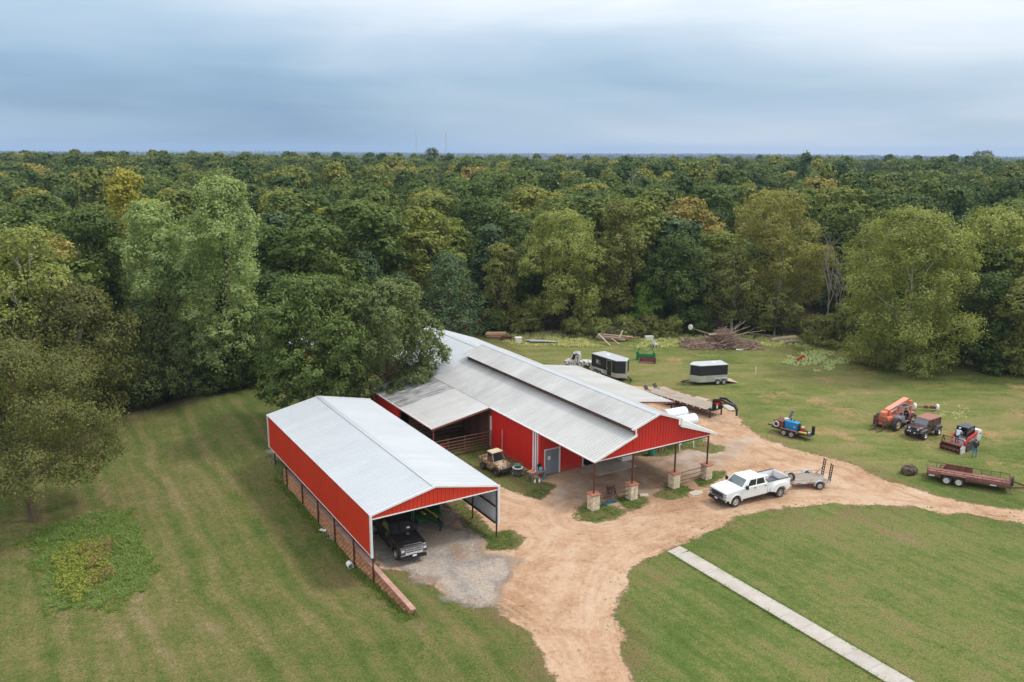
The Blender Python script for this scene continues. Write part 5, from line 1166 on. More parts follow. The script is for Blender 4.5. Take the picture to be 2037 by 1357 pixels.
def pickup(root, paint, bed, dually, crew, rimm, chrome_grille, wgl):
    w = .99; fx, rx, wr = 2.25, -2.22, .43
    fp = [(3.18, .66), (3.27, .80), (3.27, 1.10), (3.12, 1.27), (2.2, 1.375), (1.38, 1.42), (-.96, 1.44), (-.96, .55), (1.66, .52)] + arc(fx, wr, .56, pi * .97, pi * .03, 9) + [(2.84, .60)]
    MB().prism(fp, -w, w).build('body', paint, root, bevel=.055, smooth=32)
    hx = 1.66 if crew else 1.36
    MB().hexa([(3.02, .74, 1.28), (hx, .80, 1.40), (hx, -.80, 1.40), (3.02, -.74, 1.28), (2.95, .62, 1.335), (hx, .68, 1.46), (hx, -.68, 1.46), (2.95, -.62, 1.335)]).build('hood', paint, root, bevel=.03, smooth=40)
    # cargo bed
    bp = [(-.99, .60), (-.99, 1.46), (-3.42, 1.46), (-3.44, .66), (-2.80, .62)] + arc(rx, wr, .57, pi * .05, pi * .95, 9)[::-1][0:0] + arc(rx, wr, .57, pi * .97, pi * .03, 9) + [(-1.62, .58)]
    for s in (-1, 1): MB().prism(bp, s * (w - .10), s * w).build('bed_side', paint, root, bevel=.02, smooth=35)
    MB().box((-2.2, 0, .84), (2.42, 1.78, .08)).build('bed_floor', M['grey_plastic'] if not bed else M['black_matte'], root)
    MB().box((-3.41, 0, 1.08), (.07, 1.80, .76)).build('tailgate', paint, root, bevel=.02)
    MB().box((-1.02, 0, 1.12), (.06, 1.78, .62)).build('bulkhead', paint, root)
    for s in (-1, 1):
        MB().box((-2.2, s * .945, 1.475), (2.45, .11, .035)).build('bed_rail', M['black_matte'], root, bevel=.01)
        MB().box((rx, s * .80, .98), (1.05, .24, .30)).build('wheel_tub', paint, root, bevel=.04)
        MB().box((-3.40, s * .93, 1.12), (.10, .12, .34)).build('taillight', M['taillight'], root, bevel=.015)
        if dually:
            dp = [(-3.12, .66), (-3.08, 1.02), (-2.90, 1.22), (-2.60, 1.30), (-1.84, 1.30), (-1.54, 1.22), (-1.34, 1.02), (-1.20, .70), (-1.64, .62)] + arc(rx, wr, .56, pi * .05, pi * .95, 9) + [(-2.79, .60)]
            MB().prism(dp, s * .97, s * 1.25).build('dual_fender', paint, root, bevel=.06, smooth=40)
    if not dually:
        for s in (-1, 1):
            MB().prism(arc(rx, wr, .66, 0, pi, 10) + arc(rx, wr, .56, pi, 0, 10), s * .97, s * 1.03).build('fender_lip', paint, root, bevel=.015)
    xr = -.93
    q = frustum(1.60, xr, .93, 1.40, .98, xr + .20, .78, 1.98) if crew else frustum(1.32, xr, .93, 1.42, .48, xr + .18, .76, 1.96)
    greenhouse(root, q, paint, wgl, M['glass'], ((.20, .53), (.57, .93)) if crew else ((.22, .62), (.66, .90)))
    for s in (-1, 1):
        for a, b_ in (((1.36, .24), (.21, -.88)) if crew else ((1.02, -.16), (-.19, -.9))):
            d = MB().box(((a + b_) / 2, s * (w + .001), 1.0), (a - b_, .022, .80)).build('door', paint, root, bevel=.01)
            MB().box((b_ + .14, s * (w + .02), 1.27), (.17, .035, .05)).build('handle', M['black_matte'], d)
        MB().box((.05, s * (w - .03), .50), (2.2, .09, .07)).build('running_board', M['black_matte'], root)
        m_ = MB().box(((1.34 if crew else 1.06), s * 1.17, 1.50), (.13, .24, .30)).box(((1.34 if crew else 1.06), s * 1.0, 1.44), (.06, .18, .06)).build('mirror', M['black_matte'], root, bevel=.03)
        hl = MB().box((3.225, s * .80, 1.02), (.12, .34, .30)).build('headlight', M['grey_plastic'], root, bevel=.03); MB().box((3.29, s * .82, 1.05), (.02, .22, .15)).build('lens', M['lamp'], hl)
        MB().prism(arc(fx, wr, .66, 0, pi, 10) + arc(fx, wr, .55, pi, 0, 10), s * .96, s * 1.035).build('fender_lip', paint, root, bevel=.02)
        MB().box((fx, s * .55, .62), (1.1, .5, .6)).build('wheel_well', M['black_matte'], root)
    wheel(root, (fx, .86, wr), wr, .28, rimm, 1); wheel(root, (fx, -.86, wr), wr, .28, rimm, -1)
    if dually:
        for s in (-1, 1): wheel(root, (rx, s * 1.06, wr), wr, .26, rimm, s, dual=True); wheel(root, (rx, s * .72, wr), wr, .26, rimm, s)
    else:
        wheel(root, (rx, .86, wr), wr, .28, rimm, 1); wheel(root, (rx, -.86, wr), wr, .28, rimm, -1)
    MB().box((-.1, 0, .46), (5.9, .9, .2)).build('chassis', M['black_matte'], root)
    bp_ = MB().hexa([(3.24, .98, .52), (3.16, .98, .52), (3.16, -.98, .52), (3.24, -.98, .52), (3.42, .98, .82), (3.16, .98, .82), (3.16, -.98, .82), (3.42, -.98, .82)]).build('front_bumper', M['chrome'], root, bevel=.04, smooth=40)
    MB().box((3.37, 0, .68), (.06, .52, .14)).build('bumper_inset', M['black_matte'], root)
    MB().box((3.395, 0, .66), (.03, .30, .13)).build('number_plate', M['paper'], root)
    MB().box((-3.55, 0, .62), (.18, 1.9, .20)).build('rear_bumper', M['chrome'], root, bevel=.03)
    MB().box((3.27, 0, .50), (.22, 1.84, .16)).build('valance', M['black_matte'], root, bevel=.02)
    g = MB().box((3.27, 0, 1.01), (.10, 1.28, .38)).build('grille', M['chrome'] if chrome_grille else M['grey_plastic'], root, bevel=.03)
    for k in range(3): MB().box((3.325, 0, .94 + k * .09), (.02, 1.10, .055)).build('bar', M['black_matte'], g)
    return q
# white dual-wheel pickup
wt = thing('pickup_truck', 'white crew cab pickup with wide rear fenders and dual wheels on the dirt drive', 'pickup truck', (19.36, 62.66, 0.015), radians(207.5), sc=1.02)
pickup(wt, M['white_paint'], False, True, True, 'alu', False, M['glass_pale'])
for y in (-.5, -.12, 0, .12, .5): MB().box((.90, y, 1.985), (.07, .09, .03)).build('roof_marker', M['amber'], wt, bevel=.008)
MB().ell((3.385, 0, 1.03), (.02, .13, .055)).build('badge', M['black_matte'], wt, smooth=60)
bag = MB(); rb2 = random.Random(5)
for i in range(5): bag.ell((-1.35 + rb2.uniform(-.12, .25), rb2.uniform(-.45, .35), .98 + rb2.uniform(0, .1)), (rb2.uniform(.14, .24), rb2.uniform(.12, .2), .13), 9, 6, .12, rb2)
bg = bag.build('sack', M['plastic_white'], None, smooth=60); bg.matrix_world = wt.matrix_basis.copy(); bg.location = wt.location + Vector((0, 0, .02)); bg.rotation_euler = wt.rotation_euler; tag(bg, 'pale sacks lying in the white pickup bed against the cab', 'sack')
# black pickup with canopy under the carport
bt_p = uv(-15.62, 2.45)
bt = thing('pickup_truck', 'black pickup with black bed topper parked under the carport', 'pickup truck', (bt_p.x, bt_p.y, .03), TH - pi / 2 - radians(3), sc=.98)
q = pickup(bt, M['black_paint'], True, False, False, 'alu', True, M['glass'])
tq = frustum(-1.0, -3.40, .94, 1.47, -1.05, -3.2, .80, 1.98); MB().hexa(tq).build('bed_topper', M['black_paint'], bt, bevel=.06, smooth=35)
for s in (0, 1):
    a = (tq[0], tq[1], tq[5], tq[4]) if s == 0 else (tq[2], tq[3], tq[7], tq[6]); pane(bt, 'topper_window', *a, .12, .88, .2, .8, M['glass'])
MB().box((3.335, 0, 1.03), (.02, .05, .30)).box((3.335, 0, 1.03), (.02, 1.15, .045)).build('grille_cross', M['chrome'], bt)
for s in (-1, 1): MB().box((3.12, s * .93, 1.0), (.16, .10, .16)).build('marker_lamp', M['amber'], bt)
MB().box((1.02, .45, 1.62), (.12, .24, .10)).build('dash_paper', M['paper'], bt)

# small flatbed trailer behind the white pickup
ft = thing('flatbed_trailer', 'small aluminium flatbed trailer with two upright ladder ramps behind the white pickup', 'trailer', (25.0, 65.45, .0), radians(186))
fd_ = MB()
for k in range(9): fd_.box((0, -.84 + k * .21, .56), (3.1, .195, .045))
fd_.build('deck', M['deck_wood'], ft, kind='stuff')
fr_ = MB(); z = .56
for s in (-1, 1): fr_.bar((-1.6, s * .97, z - .02), (1.55, s * .97, z - .02), .06, .16)
fr_.bar((-1.6, -1, z - .04), (-1.6, 1, z - .04), .08, .14).bar((1.55, -1, z - .02), (1.55, 1, z - .02), .07, .16)
fr_.bar((1.5, .95, z - .06), (2.95, -.1, z - .08), .08, .1).bar((1.5, -.95, z - .06), (2.95, -.1, z - .08), .08, .1)
fr_.build('frame', M['alu'], ft, bevel=.01)
for s in (-1, 1):
    MB().bar((-1.4, s * .99, z + .28), (1.5, s * .99, z + .28), .04, .05).bar((1.5, s * .99, z), (1.5, s * .99, z + .3), .05).bar((-1.4, s * .99, z), (-1.4, s * .99, z + .3), .05).bar((0, s * .99, z), (0, s * .99, z + .3), .04).build('side_rail', M['alu'], ft)
    for k in range(4): MB().box((1.15 - k * .48, s * 1.012, z - .02), (.26, .012, .075)).build('reflector', M['taillight'] if k != 1 else M['paper'], ft)
    wheel(ft, (-.62, s * 1.17, .34), .34, .22, 'alu', s)
    MB().prism(arc(-.62, .34, .48, 0, pi, 8) + arc(-.62, .34, .44, pi, 0, 8), s * 1.03, s * 1.30).build('mudguard', M['alu'], ft)
MB().tube([(-.62, -1.2, .34), (-.62, 1.2, .34)], .04, 6).build('axle', M['black_matte'], ft)
for y in (-.55, .72):
    rmp = MB()
    for s in (-1, 1): rmp.bar((-1.66, y + s * .16, .52), (-1.80, y + s * .16, 2.05), .05, .06)
    for k in range(7): rmp.bar((-1.67 - k * .02, y - .16, .68 + k * .21), (-1.67 - k * .02, y + .16, .68 + k * .21), .05)
    rmp.build('ramp', M['black_matte'], ft); 
MB().bar((-1.74, -.55, 1.35), (-1.2, -.85, .60), .03).bar((-1.74, .72, 1.0), (-1.45, .9, .60), .03).build('ramp_stay', M['black_matte'], ft)
sp_ = wheel(ft, (1.62, .62, 1.0), .36, .2, 'alu', 1); sp_.rotation_euler = (0, 0, -pi / 2 + .35)
MB().bar((1.55, .55, .5), (1.6, .6, 1.0), .05).build('spare_bracket', M['alu'], ft)
MB().bar((2.95, -.1, 0.02), (2.95, -.1, .5), .05).build('jack', M['black_matte'], ft)

# gooseneck flatbed
ga_, gb_ = at(1343.7, 796, .92), at(1405, 814.8, .92); gdir = (gb_ - ga_).normalized(); gh = atan2(gdir.y, gdir.x); glf = Vector((-gdir.y, gdir.x, 0))
gc = gb_ + glf * 1.22; gc.z = 0
gt_ = thing('gooseneck_trailer', 'long wooden deck gooseneck trailer with black upright front standing behind the barn', 'trailer', gc, gh)
GLn = 9.0
gd = MB()
for k in range(11): gd.box((-GLn / 2, -1.12 + k * .224, .90), (GLn, .21, .05))
gd.build('deck', M['deck_wood'], gt_, kind='stuff')
MB().bar((-GLn, 0, .74), (.2, 0, .74), .9, .24).bar((-GLn, -1.2, .84), (0, -1.2, .84), .08, .16).bar((-GLn, 1.2, .84), (0, 1.2, .84), .08, .16).bar((0, -1.24, .84), (0, 1.24, .84), .1, .16).build('frame', M['black_paint'], gt_)
for k in range(14):
    for s in (-1, 1): MB().box((-.35 - k * .45, s * 1.245, .86), (.22, .012, .08)).build('reflector', M['taillight'] if k % 2 == 0 else M['paper'], gt_)
for x in (-5.6, -6.6):
    for s in (-1, 1): wheel(gt_, (x, s * 1.0, .40), .40, .26, 'steel_white', s); 
MB().tube([(-5.6, -1, .4), (-5.6, 1, .4)], .05, 6).tube([(-6.6, -1, .4), (-6.6, 1, .4)], .05, 6).build('axle', M['black_matte'], gt_)
MB().box((.42, 0, 1.35), (.16, 1.5, 1.25)).box((.30, 0, .95), (.4, 2.0, .3)).build('headboard', M['black_paint'], gt_, bevel=.03)
nk = MB()
for s in (-1, 1): nk.bar((.3, s * .55, 1.9), (1.3, s * .38, 2.12), .18, .22).bar((1.3, s * .38, 2.12), (2.7, s * .12, 1.75), .16, .22).bar((.42, s * .6, .9), (.42, s * .6, 2.0), .16)
nk.bar((2.6, 0, 1.85), (2.95, 0, 1.45), .26).bar((2.95, 0, 1.55), (2.95, 0, .75), .16).bar((.6, 0, 1.55), (1.5, 0, 1.75), .1)
nk.build('gooseneck', M['black_paint'], gt_, bevel=.015)
MB().box((.66, -.1, 1.55), (.34, .9, .06)).box((.62, .3, 1.62), (.2, .3, .2)).build('chain_box', M['taillight'], gt_)
MB().ell((.62, -.25, 1.25), (.1, .12, .32), 8, 6, .2).build('plastic_bag', M['plastic_white'], gt_)
for s in (-1, 1): MB().bar((.3, s * .95, 0), (.3, s * .95, 1.0), .12).bar((.3, s * .95, .015), (.32, s * .95, .05), .25, .05).build('jack', M['black_paint'], gt_)
for s in (-.75, .75): MB().bar((-GLn + .1, s, .95), (-GLn - .2, s, 1.35), .5, .10).bar((-GLn - .2, s - .2, 1.3), (-GLn + .9, s - .2, .96), .05).build('ramp', M['black_paint'], gt_)
sh1 = at(1388, 797); s1 = MB().box((0, 0, .05), (1.7, .8, .06)).build('plywood_sheet', M['lumber']); s1.location = at(1395, 794); s1.rotation_euler = (0, 0, gh + .1); tag(s1, 'pale sheet lying on the grass just beyond the gooseneck deck', 'sheet')
s2 = MB().box((0, 0, .05), (1.9, 1.0, .06)).build('plywood_sheet', M['concrete']); s2.location = at(1452, 812); s2.rotation_euler = (0, 0, gh - .5); tag(s2, 'pale sheet lying on the grass under the black gooseneck', 'sheet')

# enclosed cargo trailers
def cargo(root, Lb, H, Wd, vnose, sign=False, door_side=1):
    z0 = .42; zs = .42 + (.80 if not sign else .55); w = Wd / 2
    def outline(g): return [(-Lb / 2 - g, -w - g), (Lb / 2, -w - g), (Lb / 2 + vnose + g, -.12), (Lb / 2 + vnose + g, .12), (Lb / 2, w + g), (-Lb / 2 - g, w + g)]
    MB().prism([(x, y) for x, y in outline(0)], zs, H, axis='Z').build('body', M['black_matte'], root, bevel=.02)
    MB().prism([(x, y) for x, y in outline(.006)], z0, zs, axis='Z').build('stone_guard', M['alu'], root)
    MB().prism([(x, y) for x, y in outline(.03)], H, H + .10, axis='Z').build('roof', M['roof_new'], root, bevel=.04)
    for s in (-1, 1):
        MB().bar((Lb / 2 + vnose * .0 + .0, s * w, zs), (Lb / 2, s * w, H), .05).build('corner_strip', M['black_matte'], root)
        for x in (-.55, -1.35):
            wheel(root, (x, s * (w + .02), .34), .34, .2, 'alu', s)
        MB().prism([(-1.85, .55), (-1.7, .84), (-.2, .84), (-.05, .55)] + [(-.12, .55), (-.25, .78), (-1.65, .78), (-1.78, .55)], s * (w - .02), s * (w + .16)).build('mudguard', M['alu'], root)
    MB().bar((Lb / 2 + vnose, 0, zs), (Lb / 2 + vnose, 0, H), .24, .08).build('nose_strip', M['alu'], root)
    MB().bar((Lb / 2 + .2, -.7, .38), (Lb / 2 + vnose + 1.1, 0, .36), .1).bar((Lb / 2 + .2, .7, .38), (Lb / 2 + vnose + 1.1, 0, .36), .1).build('tongue', M['black_matte'], root)
    MB().bar((Lb / 2 + vnose + .8, 0, .0), (Lb / 2 + vnose + .8, 0, .6), .07).build('jack', M['black_matte'], root)
    MB().box((0, 0, .36), (Lb, Wd - .3, .10)).build('chassis', M['black_matte'], root)
    MB().box((-.4, 0, H + .12), (.45, .45, .10)).build('roof_vent', M['plastic_white'], root, bevel=.02)
    return zs, w
e2a, e2b = at(1391, 768), at(1446, 764.5); ed = (e2a - e2b).normalized(); eh = atan2(ed.y, ed.x); el_ = Vector((ed.y, -ed.x, 0)); el_ = el_ if el_.y > 0 else -el_
ec = (e2a + e2b) / 2 + el_ * 1.0; ec.z = 0
e2 = thing('cargo_trailer', 'black enclosed cargo trailer with pale lower panels standing alone in the field', 'trailer', ec, eh)
ln2 = (e2a - e2b).length; cargo(e2, ln2 * 1.0, 2.42, 2.0, .85)
MB().hexa([(-ln2 / 2, -.95, .40), (-ln2 / 2, .95, .40), (-ln2 / 2 - 1.5, .95, .02), (-ln2 / 2 - 1.5, -.95, .02), (-ln2 / 2, -.95, .46), (-ln2 / 2, .95, .46), (-ln2 / 2 - 1.5, .95, .08), (-ln2 / 2 - 1.5, -.95, .08)]).build('ramp_door', M['lumber'], e2)
e1a, e1b = at(1224, 758.5), at(1176, 742); ed = (e1a - e1b).normalized(); eh1 = atan2(ed.y, ed.x); er = Vector((-ed.y, ed.x, 0))
ln1 = (e1a - e1b).length; ec1 = (e1a + e1b) / 2 + er * 1.05; ec1.z = 0
e1 = thing('cargo_trailer', 'black enclosed cargo trailer with white lettered sign and side door behind the lean-to roof', 'trailer', ec1, eh1)
zs, w_ = cargo(e1, ln1, 2.50, 2.1, .75, True)
sg = MB().box((-ln1 * .21, -1.056, 1.72), (ln1 * .21, .012, .62)).build('sign', mat('sign_black', (.05, .05, .055), .5), e1)
# white lettering on the sign: rows of letter strokes and a leaping animal emblem, too small to read
let = MB(); rl = random.Random(12); x0 = -ln1 * .21
for row, zc, n_, hh in ((0, 1.93, 9, .10), (1, 1.74, 7, .13), (2, 1.53, 10, .09)):
    for k in range(n_):
        xx = x0 + ln1 * .095 - (k + .5) * ln1 * .19 / n_ if row == 2 else x0 + ln1 * .095 - (k + .5) * ln1 * .13 / n_
        wd_ = ln1 * .13 / n_ * .62
        let.box((-ln1 * .42 - xx, -1.066, zc), (wd_, .006, hh * .28)); let.box((-ln1 * .42 - xx - wd_ * .35, -1.066, zc), (wd_ * .3, .006, hh))
        if k % 2: let.box((-ln1 * .42 - xx + wd_ * .3, -1.066, zc + hh * .4), (wd_ * .8, .006, hh * .22))
let.prism([(x0 - ln1 * .085, 1.62), (x0 - ln1 * .06, 1.70), (x0 - ln1 * .075, 1.86), (x0 - ln1 * .055, 1.93), (x0 - ln1 * .04, 1.80), (x0 - ln1 * .035, 1.66), (x0 - ln1 * .05, 1.58)], -1.069, -1.063)
let.build('lettering', M['paper'], sg)
dr1 = MB().box((ln1 * .24, -1.055, 1.42), (.86, .02, 1.9)).build('side_door', M['black_paint'], e1)
MB().box((ln1 * .24 - .44, -1.066, 1.42), (.05, .02, 1.95)).box((ln1 * .24 + .44, -1.066, 1.42), (.05, .02, 1.95)).box((ln1 * .24, -1.066, 2.38), (.9, .02, .05)).build('frame', M['alu'], dr1)
MB().box((ln1 * .24 - .33, -1.08, 1.30), (.12, .03, .08)).build('handle', M['alu'], dr1)

# maroon off-roader
jp = (at(1839.5, 874.5) + at(1864, 866)) / 2; jd = (at(1839.5, 874.5) - at(1864, 866)).normalized(); jh = atan2(jd.y, jd.x); jl = Vector((-jd.y, jd.x, 0))
jc = jp - jl * .86; jc.z = 0
je = thing('off_road_car', 'maroon off-road car with faded soft top and chrome wheels on the field', 'car', jc, jh, sc=1.02)
mp_ = M['maroon']; jw = .74
MB().prism([(1.72, .62), (1.76, .80), (1.74, 1.12), (.62, 1.20), (.60, 1.16), (-1.75, 1.16), (-1.80, .62), (-1.62, .60)] + arc(-1.2, .42, .50, pi * .9, pi * .1, 7) + [(-.66, .52), (.62, .52)] + arc(1.22, .42, .50, pi * .92, pi * .25, 6), -jw, jw).build('body', mp_, je, bevel=.035, smooth=35)
MB().hexa([(1.70, .56, 1.10), (.60, .68, 1.19), (.60, -.68, 1.19), (1.70, -.56, 1.10), (1.66, .50, 1.15), (.62, .60, 1.25), (.62, -.60, 1.25), (1.66, -.50, 1.15)]).build('hood', mp_, je, bevel=.03, smooth=40)
q = frustum(.66, -1.72, .72, 1.17, .30, -1.66, .66, 1.78); MB().hexa(q).build('cab', mp_, je, bevel=.03, smooth=35)
pane(je, 'windshield', q[3], q[0], q[4], q[7], .06, .94, .10, .92, M['glass_pale'])
for a, b_ in ((.10, .46), (.56, .94)):
    pane(je, 'side_window', q[0], q[1], q[5], q[4], a, b_, .10, .86, M['glass']); pane(je, 'side_window', q[2], q[3], q[7], q[6], 1 - b_, 1 - a, .10, .86, M['glass'])
MB().hexa([(.42, .72, 1.74), (-1.76, .72, 1.72), (-1.76, -.72, 1.72), (.42, -.72, 1.74), (.28, .62, 1.85), (-1.66, .62, 1.84), (-1.66, -.62, 1.84), (.28, -.62, 1.85)]).build('soft_top', M['tan_top'], je, bevel=.04, smooth=40)
for s in (-1, 1):
    MB().bar((-.42, s * .725, 1.17), (-.46, s * .69, 1.76), .16, .03).bar((-1.68, s * .73, 1.17), (-1.70, s * .69, 1.76), .12, .03).build('top_strap', M['tan_top'], je)
    MB().prism([(1.84, .72), (1.76, .96), (.96, 1.02), (.66, .70), (.62, .56), (.74, .56), (1.0, .90), (1.66, .88), (1.76, .70)], s * .70, s * .98).build('fender', M['grey_plastic'], je, bevel=.02)
    MB().prism([(-.60, .62), (-.84, .98), (-1.58, .98), (-1.80, .66), (-1.70, .66), (-1.52, .88), (-.92, .88), (-.72, .60)], s * .70, s * .98).build('fender', M['grey_plastic'], je, bevel=.02)
    for x in (1.22, -1.2): wheel(je, (x, s * .84, .43), .43, .30, 'chrome', s, .56, 5)
    MB().lathe([(.11, 1.74), (.11, 1.79), (.02, 1.80)], (0, s * .44, .99), 'X', 12).build('headlight', M['lamp'], je)
    MB().box((1.70, s * .72, .90), (.10, .12, .09)).build('turn_lamp', M['amber'], je)
    MB().box((.50, s * .86, 1.24), (.08, .16, .18)).build('mirror', M['black_matte'], je, bevel=.02)
g = MB().box((1.76, 0, .98), (.05, .62, .34)).build('grille', M['grey_plastic'], je)
for k in range(7): MB().box((1.79, -.24 + k * .08, .98), (.02, .035, .28)).build('slot', M['black_matte'], g)
MB().box((1.98, 0, .66), (.28, 1.36, .20)).box((2.05, 0, .86), (.10, .7, .12)).build('front_bumper', M['black_matte'], je, bevel=.02)
for y in (-.30, -.1, .32): MB().lathe([(.075, 2.13), (.075, 2.17), (.02, 2.18)], (0, y, .80 if y < .2 else .70), 'X', 10).build('spot_lamp', M['lamp'], je)
MB().box((0, 0, .46), (3.4, .9, .16)).build('chassis', M['black_matte'], je)

# telescopic handler
tp1, tp2 = at(1780, 856), at(1817, 847); td = (tp1 - tp2).normalized(); thd = atan2(td.y, td.x) + .10; td = Vector((cos(thd), sin(thd), 0)); tl = Vector((-td.y, td.x, 0))
tc_ = (tp1 + tp2) / 2 - tl * 1.0 + td * .2; tc_.z = 0
te = thing('telehandler', 'faded orange telescopic handler with grey open cab and rusty fork carriage', 'telehandler', tc_, thd)
O_, G_ = M['orange'], M['grey_purple']
MB().prism([(1.75, .72), (1.9, 1.0), (1.75, 1.28), (.6, 1.35), (-1.9, 1.35), (-2.35, 1.2), (-2.35, .75), (-1.2, .62), (1.1, .62)], -.72, .45).build('chassis', O_, te, bevel=.05, smooth=35)
bm_ = MB(); bm_.bar((-2.15, -.18, 2.28), (1.35, -.18, 1.62), .56, .60); bm_.build('boom', O_, te, bevel=.02)
MB().bar((-2.15, -.18, 2.60), (1.30, -.18, 1.945), .60, .03).build('boom_top', M['orange_pale'], te)  # top of the boom is a paler orange than its sides
MB().bar((1.2, -.18, 1.66), (1.95, -.18, 1.50), .40, .44).build('inner_boom', O_, te, bevel=.02)
MB().hexa([(2.25, .05, .45), (1.95, .05, .45), (1.95, -.42, .45), (2.25, -.42, .45), (2.1, .1, 1.75), (1.62, .1, 1.85), (1.62, -.46, 1.85), (2.1, -.46, 1.75)]).build('boom_head', O_, te, bevel=.03)
for s in (-.62, .34): MB().bar((-2.3, s - .0, 1.1), (-2.1, s, 2.45), .16, .42).build('boom_tower', O_, te, bevel=.02)
MB().bar((-1.2, -.18, 1.3), (.6, -.18, 1.62), .16).build('lift_ram', M['alu'], te)
MB().box((.45, .02, 1.84), (1.3, .02, .14), ry=.185).build('decal', M['paper'], te).location = (0, .095, -.02)
fk = thing('fork_carriage', None, None, (2.35, -.18, 0)); fk.parent = te
FB = MB()
for z in (.55, .95, 1.30): FB.bar((0, -.72, z), (0, .72, z), .07, .09)
for y in (-.72, -.3, .3, .72): FB.bar((0, y, .3), (0, y, 1.32), .06)
FB.build('grid', M['rust'], fk)
for y in (-.42, .42): MB().bar((.06, y, .12), (.06, y, 1.0), .12, .05).bar((.05, y, .10), (1.15, y, .06), .12, .05).build('fork', M['rust'], fk)
# open cab on the near side
cb_ = MB(); cx0, cx1, cy0, cy1 = .72, -.92, .42, 1.12
for x, xt in ((cx0, .42), (cx1, -.86)):
    for y in (cy0, cy1): cb_.bar((x, y, 1.15), (xt, y, 2.32), .09)
cb_.bar((.42, cy0, 2.32), (-.86, cy0, 2.32), .09).bar((.42, cy1, 2.32), (-.86, cy1, 2.32), .09).bar((.42, cy0, 2.32), (.42, cy1, 2.32), .09).bar((-.86, cy0, 2.32), (-.86, cy1, 2.32), .09)
cb_.build('cab_frame', G_, te, bevel=.012)
MB().box((-.22, .77, 2.35), (1.1, .62, .03)).build('cab_roof', M['glass'], te)
MB().prism([(.95, .70), (1.0, 1.2), (.72, 1.42), (.15, 1.40), (.10, .75)], .40, 1.16).build('cab_front', G_, te, bevel=.05, smooth=40)
MB().box((-.42, .78, .72), (1.1, .72, .10)).build('cab_floor', G_, te, bevel=.02); MB().box((-.86, .78, 1.05), (.1, .72, .7)).build('cab_back', O_, te)
MB().box((-.50, .78, 1.08), (.48, .48, .14)).box((-.72, .78, 1.38), (.12, .46, .6)).build('seat', M['black_matte'], te, bevel=.04)
MB().tube([(.42, .78, 1.45), (.22, .78, 1.55)], .03, 6).lathe([(.19, 0), (.21, .02), (.19, .04)], (.2, .78, 1.55), 'Z', 12).build('steering_wheel', M['black_matte'], te)
for x in (1.28, -1.45):
    for s in (-1, 1): 
        w_o = wheel(te, (x, s * .98, .66), .66, .42, 'tan_roof', s, .56); 
        tr_ = MB()
        for k in range(18):
            a = 2 * pi * k / 18; tr_.box((.655 * cos(a), (.1 if k % 2 else -.1), .655 * sin(a)), (.06, .22, .08), ry=-a)
        tr_.build('tread', M['rubber'], w_o)
MB().box((-1.75, .62, 1.0), (1.0, .5, .7)).build('engine_pod', O_, te, bevel=.05)

# compact track loader with mulching head
lc = at(1938, 897); lc.z = 0; ldir = (at(1893, 898) - at(1955, 884)); ldir.z = 0; lh = atan2(ldir.y, ldir.x)
mL, mR = at(1876, 893), at(1911, 902); fdir = Vector((-(mR - mL).y, (mR - mL).x, 0)).normalized(); fdir = -fdir if fdir.y > 0 else fdir; lh = atan2(fdir.y, fdir.x) - .12
hc = (mL + mR) / 2; hc.z = 0
tlp = hc - Vector((cos(lh), sin(lh), 0)) * 1.95
tk = thing('track_loader', 'red and pale grey compact track loader with rusty mulching head in front', 'track loader', tlp, lh, sc=1.03)
for s in (-1, 1):
    MB().prism([(-1.15, .12), (-1.32, .36), (-1.05, .62), (.2, .68), (.95, .44), (1.05, .22), (.85, .0), (-.95, .0)], s * .48, s * .88).build('track', M['rubber'], tk, bevel=.03)
    td2 = MB()
    for k in range(12): td2.box((-.9 + k * .16, s * .68, .0), (.06, .42, .03))
    for x in (-.95, -.45, 0, .45, .85): td2.lathe([(.13, .885), (.13, .90), (.02, .905)] if s > 0 else [(.13, -.885), (.13, -.90), (.02, -.905)], (x, 0, .2), 'Y', 10)
    td2.build('rollers', M['grey_plastic'], tk)
    ar = MB(); ar.bar((-1.15, s * .72, 1.52), (.55, s * .72, 1.12), .15, .26).bar((.5, s * .72, 1.18), (1.15, s * .60, .42), .15, .22); ar.build('lift_arm', M['loader_red'], tk, bevel=.02)
    MB().prism([(-1.45, .68), (-1.5, 1.35), (-1.35, 1.70), (-.95, 1.72), (-.70, 1.25), (-.65, .68)], s * .60, s * .86).build('side_panel', M['loader_grey'], tk, bevel=.05, smooth=40)
    MB().box((-1.18, s * .868, 1.38), (.34, .01, .10)).build('model_plate', M['black_matte'], tk)
    MB().bar((-.5, s * .70, .8), (.3, s * .72, 1.1), .09).build('lift_ram', M['alu'], tk)
MB().box((-.2, 0, .70), (2.2, 1.1, .55)).build('frame', M['loader_grey'], tk, bevel=.03)
MB().box((-1.20, 0, 1.2), (.62, 1.2, .95)).build('engine_cover', M['loader_grey'], tk, bevel=.08, smooth=40)
kq = frustum(.62, -.78, .50, .95, .50, -.74, .46, 2.05); cbk = MB(); 
for i in range(4): cbk.bar(kq[i], kq[i + 4], .08)
for a, b_ in ((4, 5), (5, 6), (6, 7), (7, 4), (0, 1), (2, 3)): cbk.bar(kq[a], kq[b_], .07)
cbk.build('cab_frame', M['black_matte'], tk)
MB().box((-.12, 0, 2.08), (1.36, 1.02, .07)).build('cab_roof', M['grey_plastic'], tk, bevel=.03)
for k in range(4): MB().box((-.12, -.36 + k * .24, 2.13), (1.1, .10, .025)).build('roof_rib', M['grey_plastic'], tk)
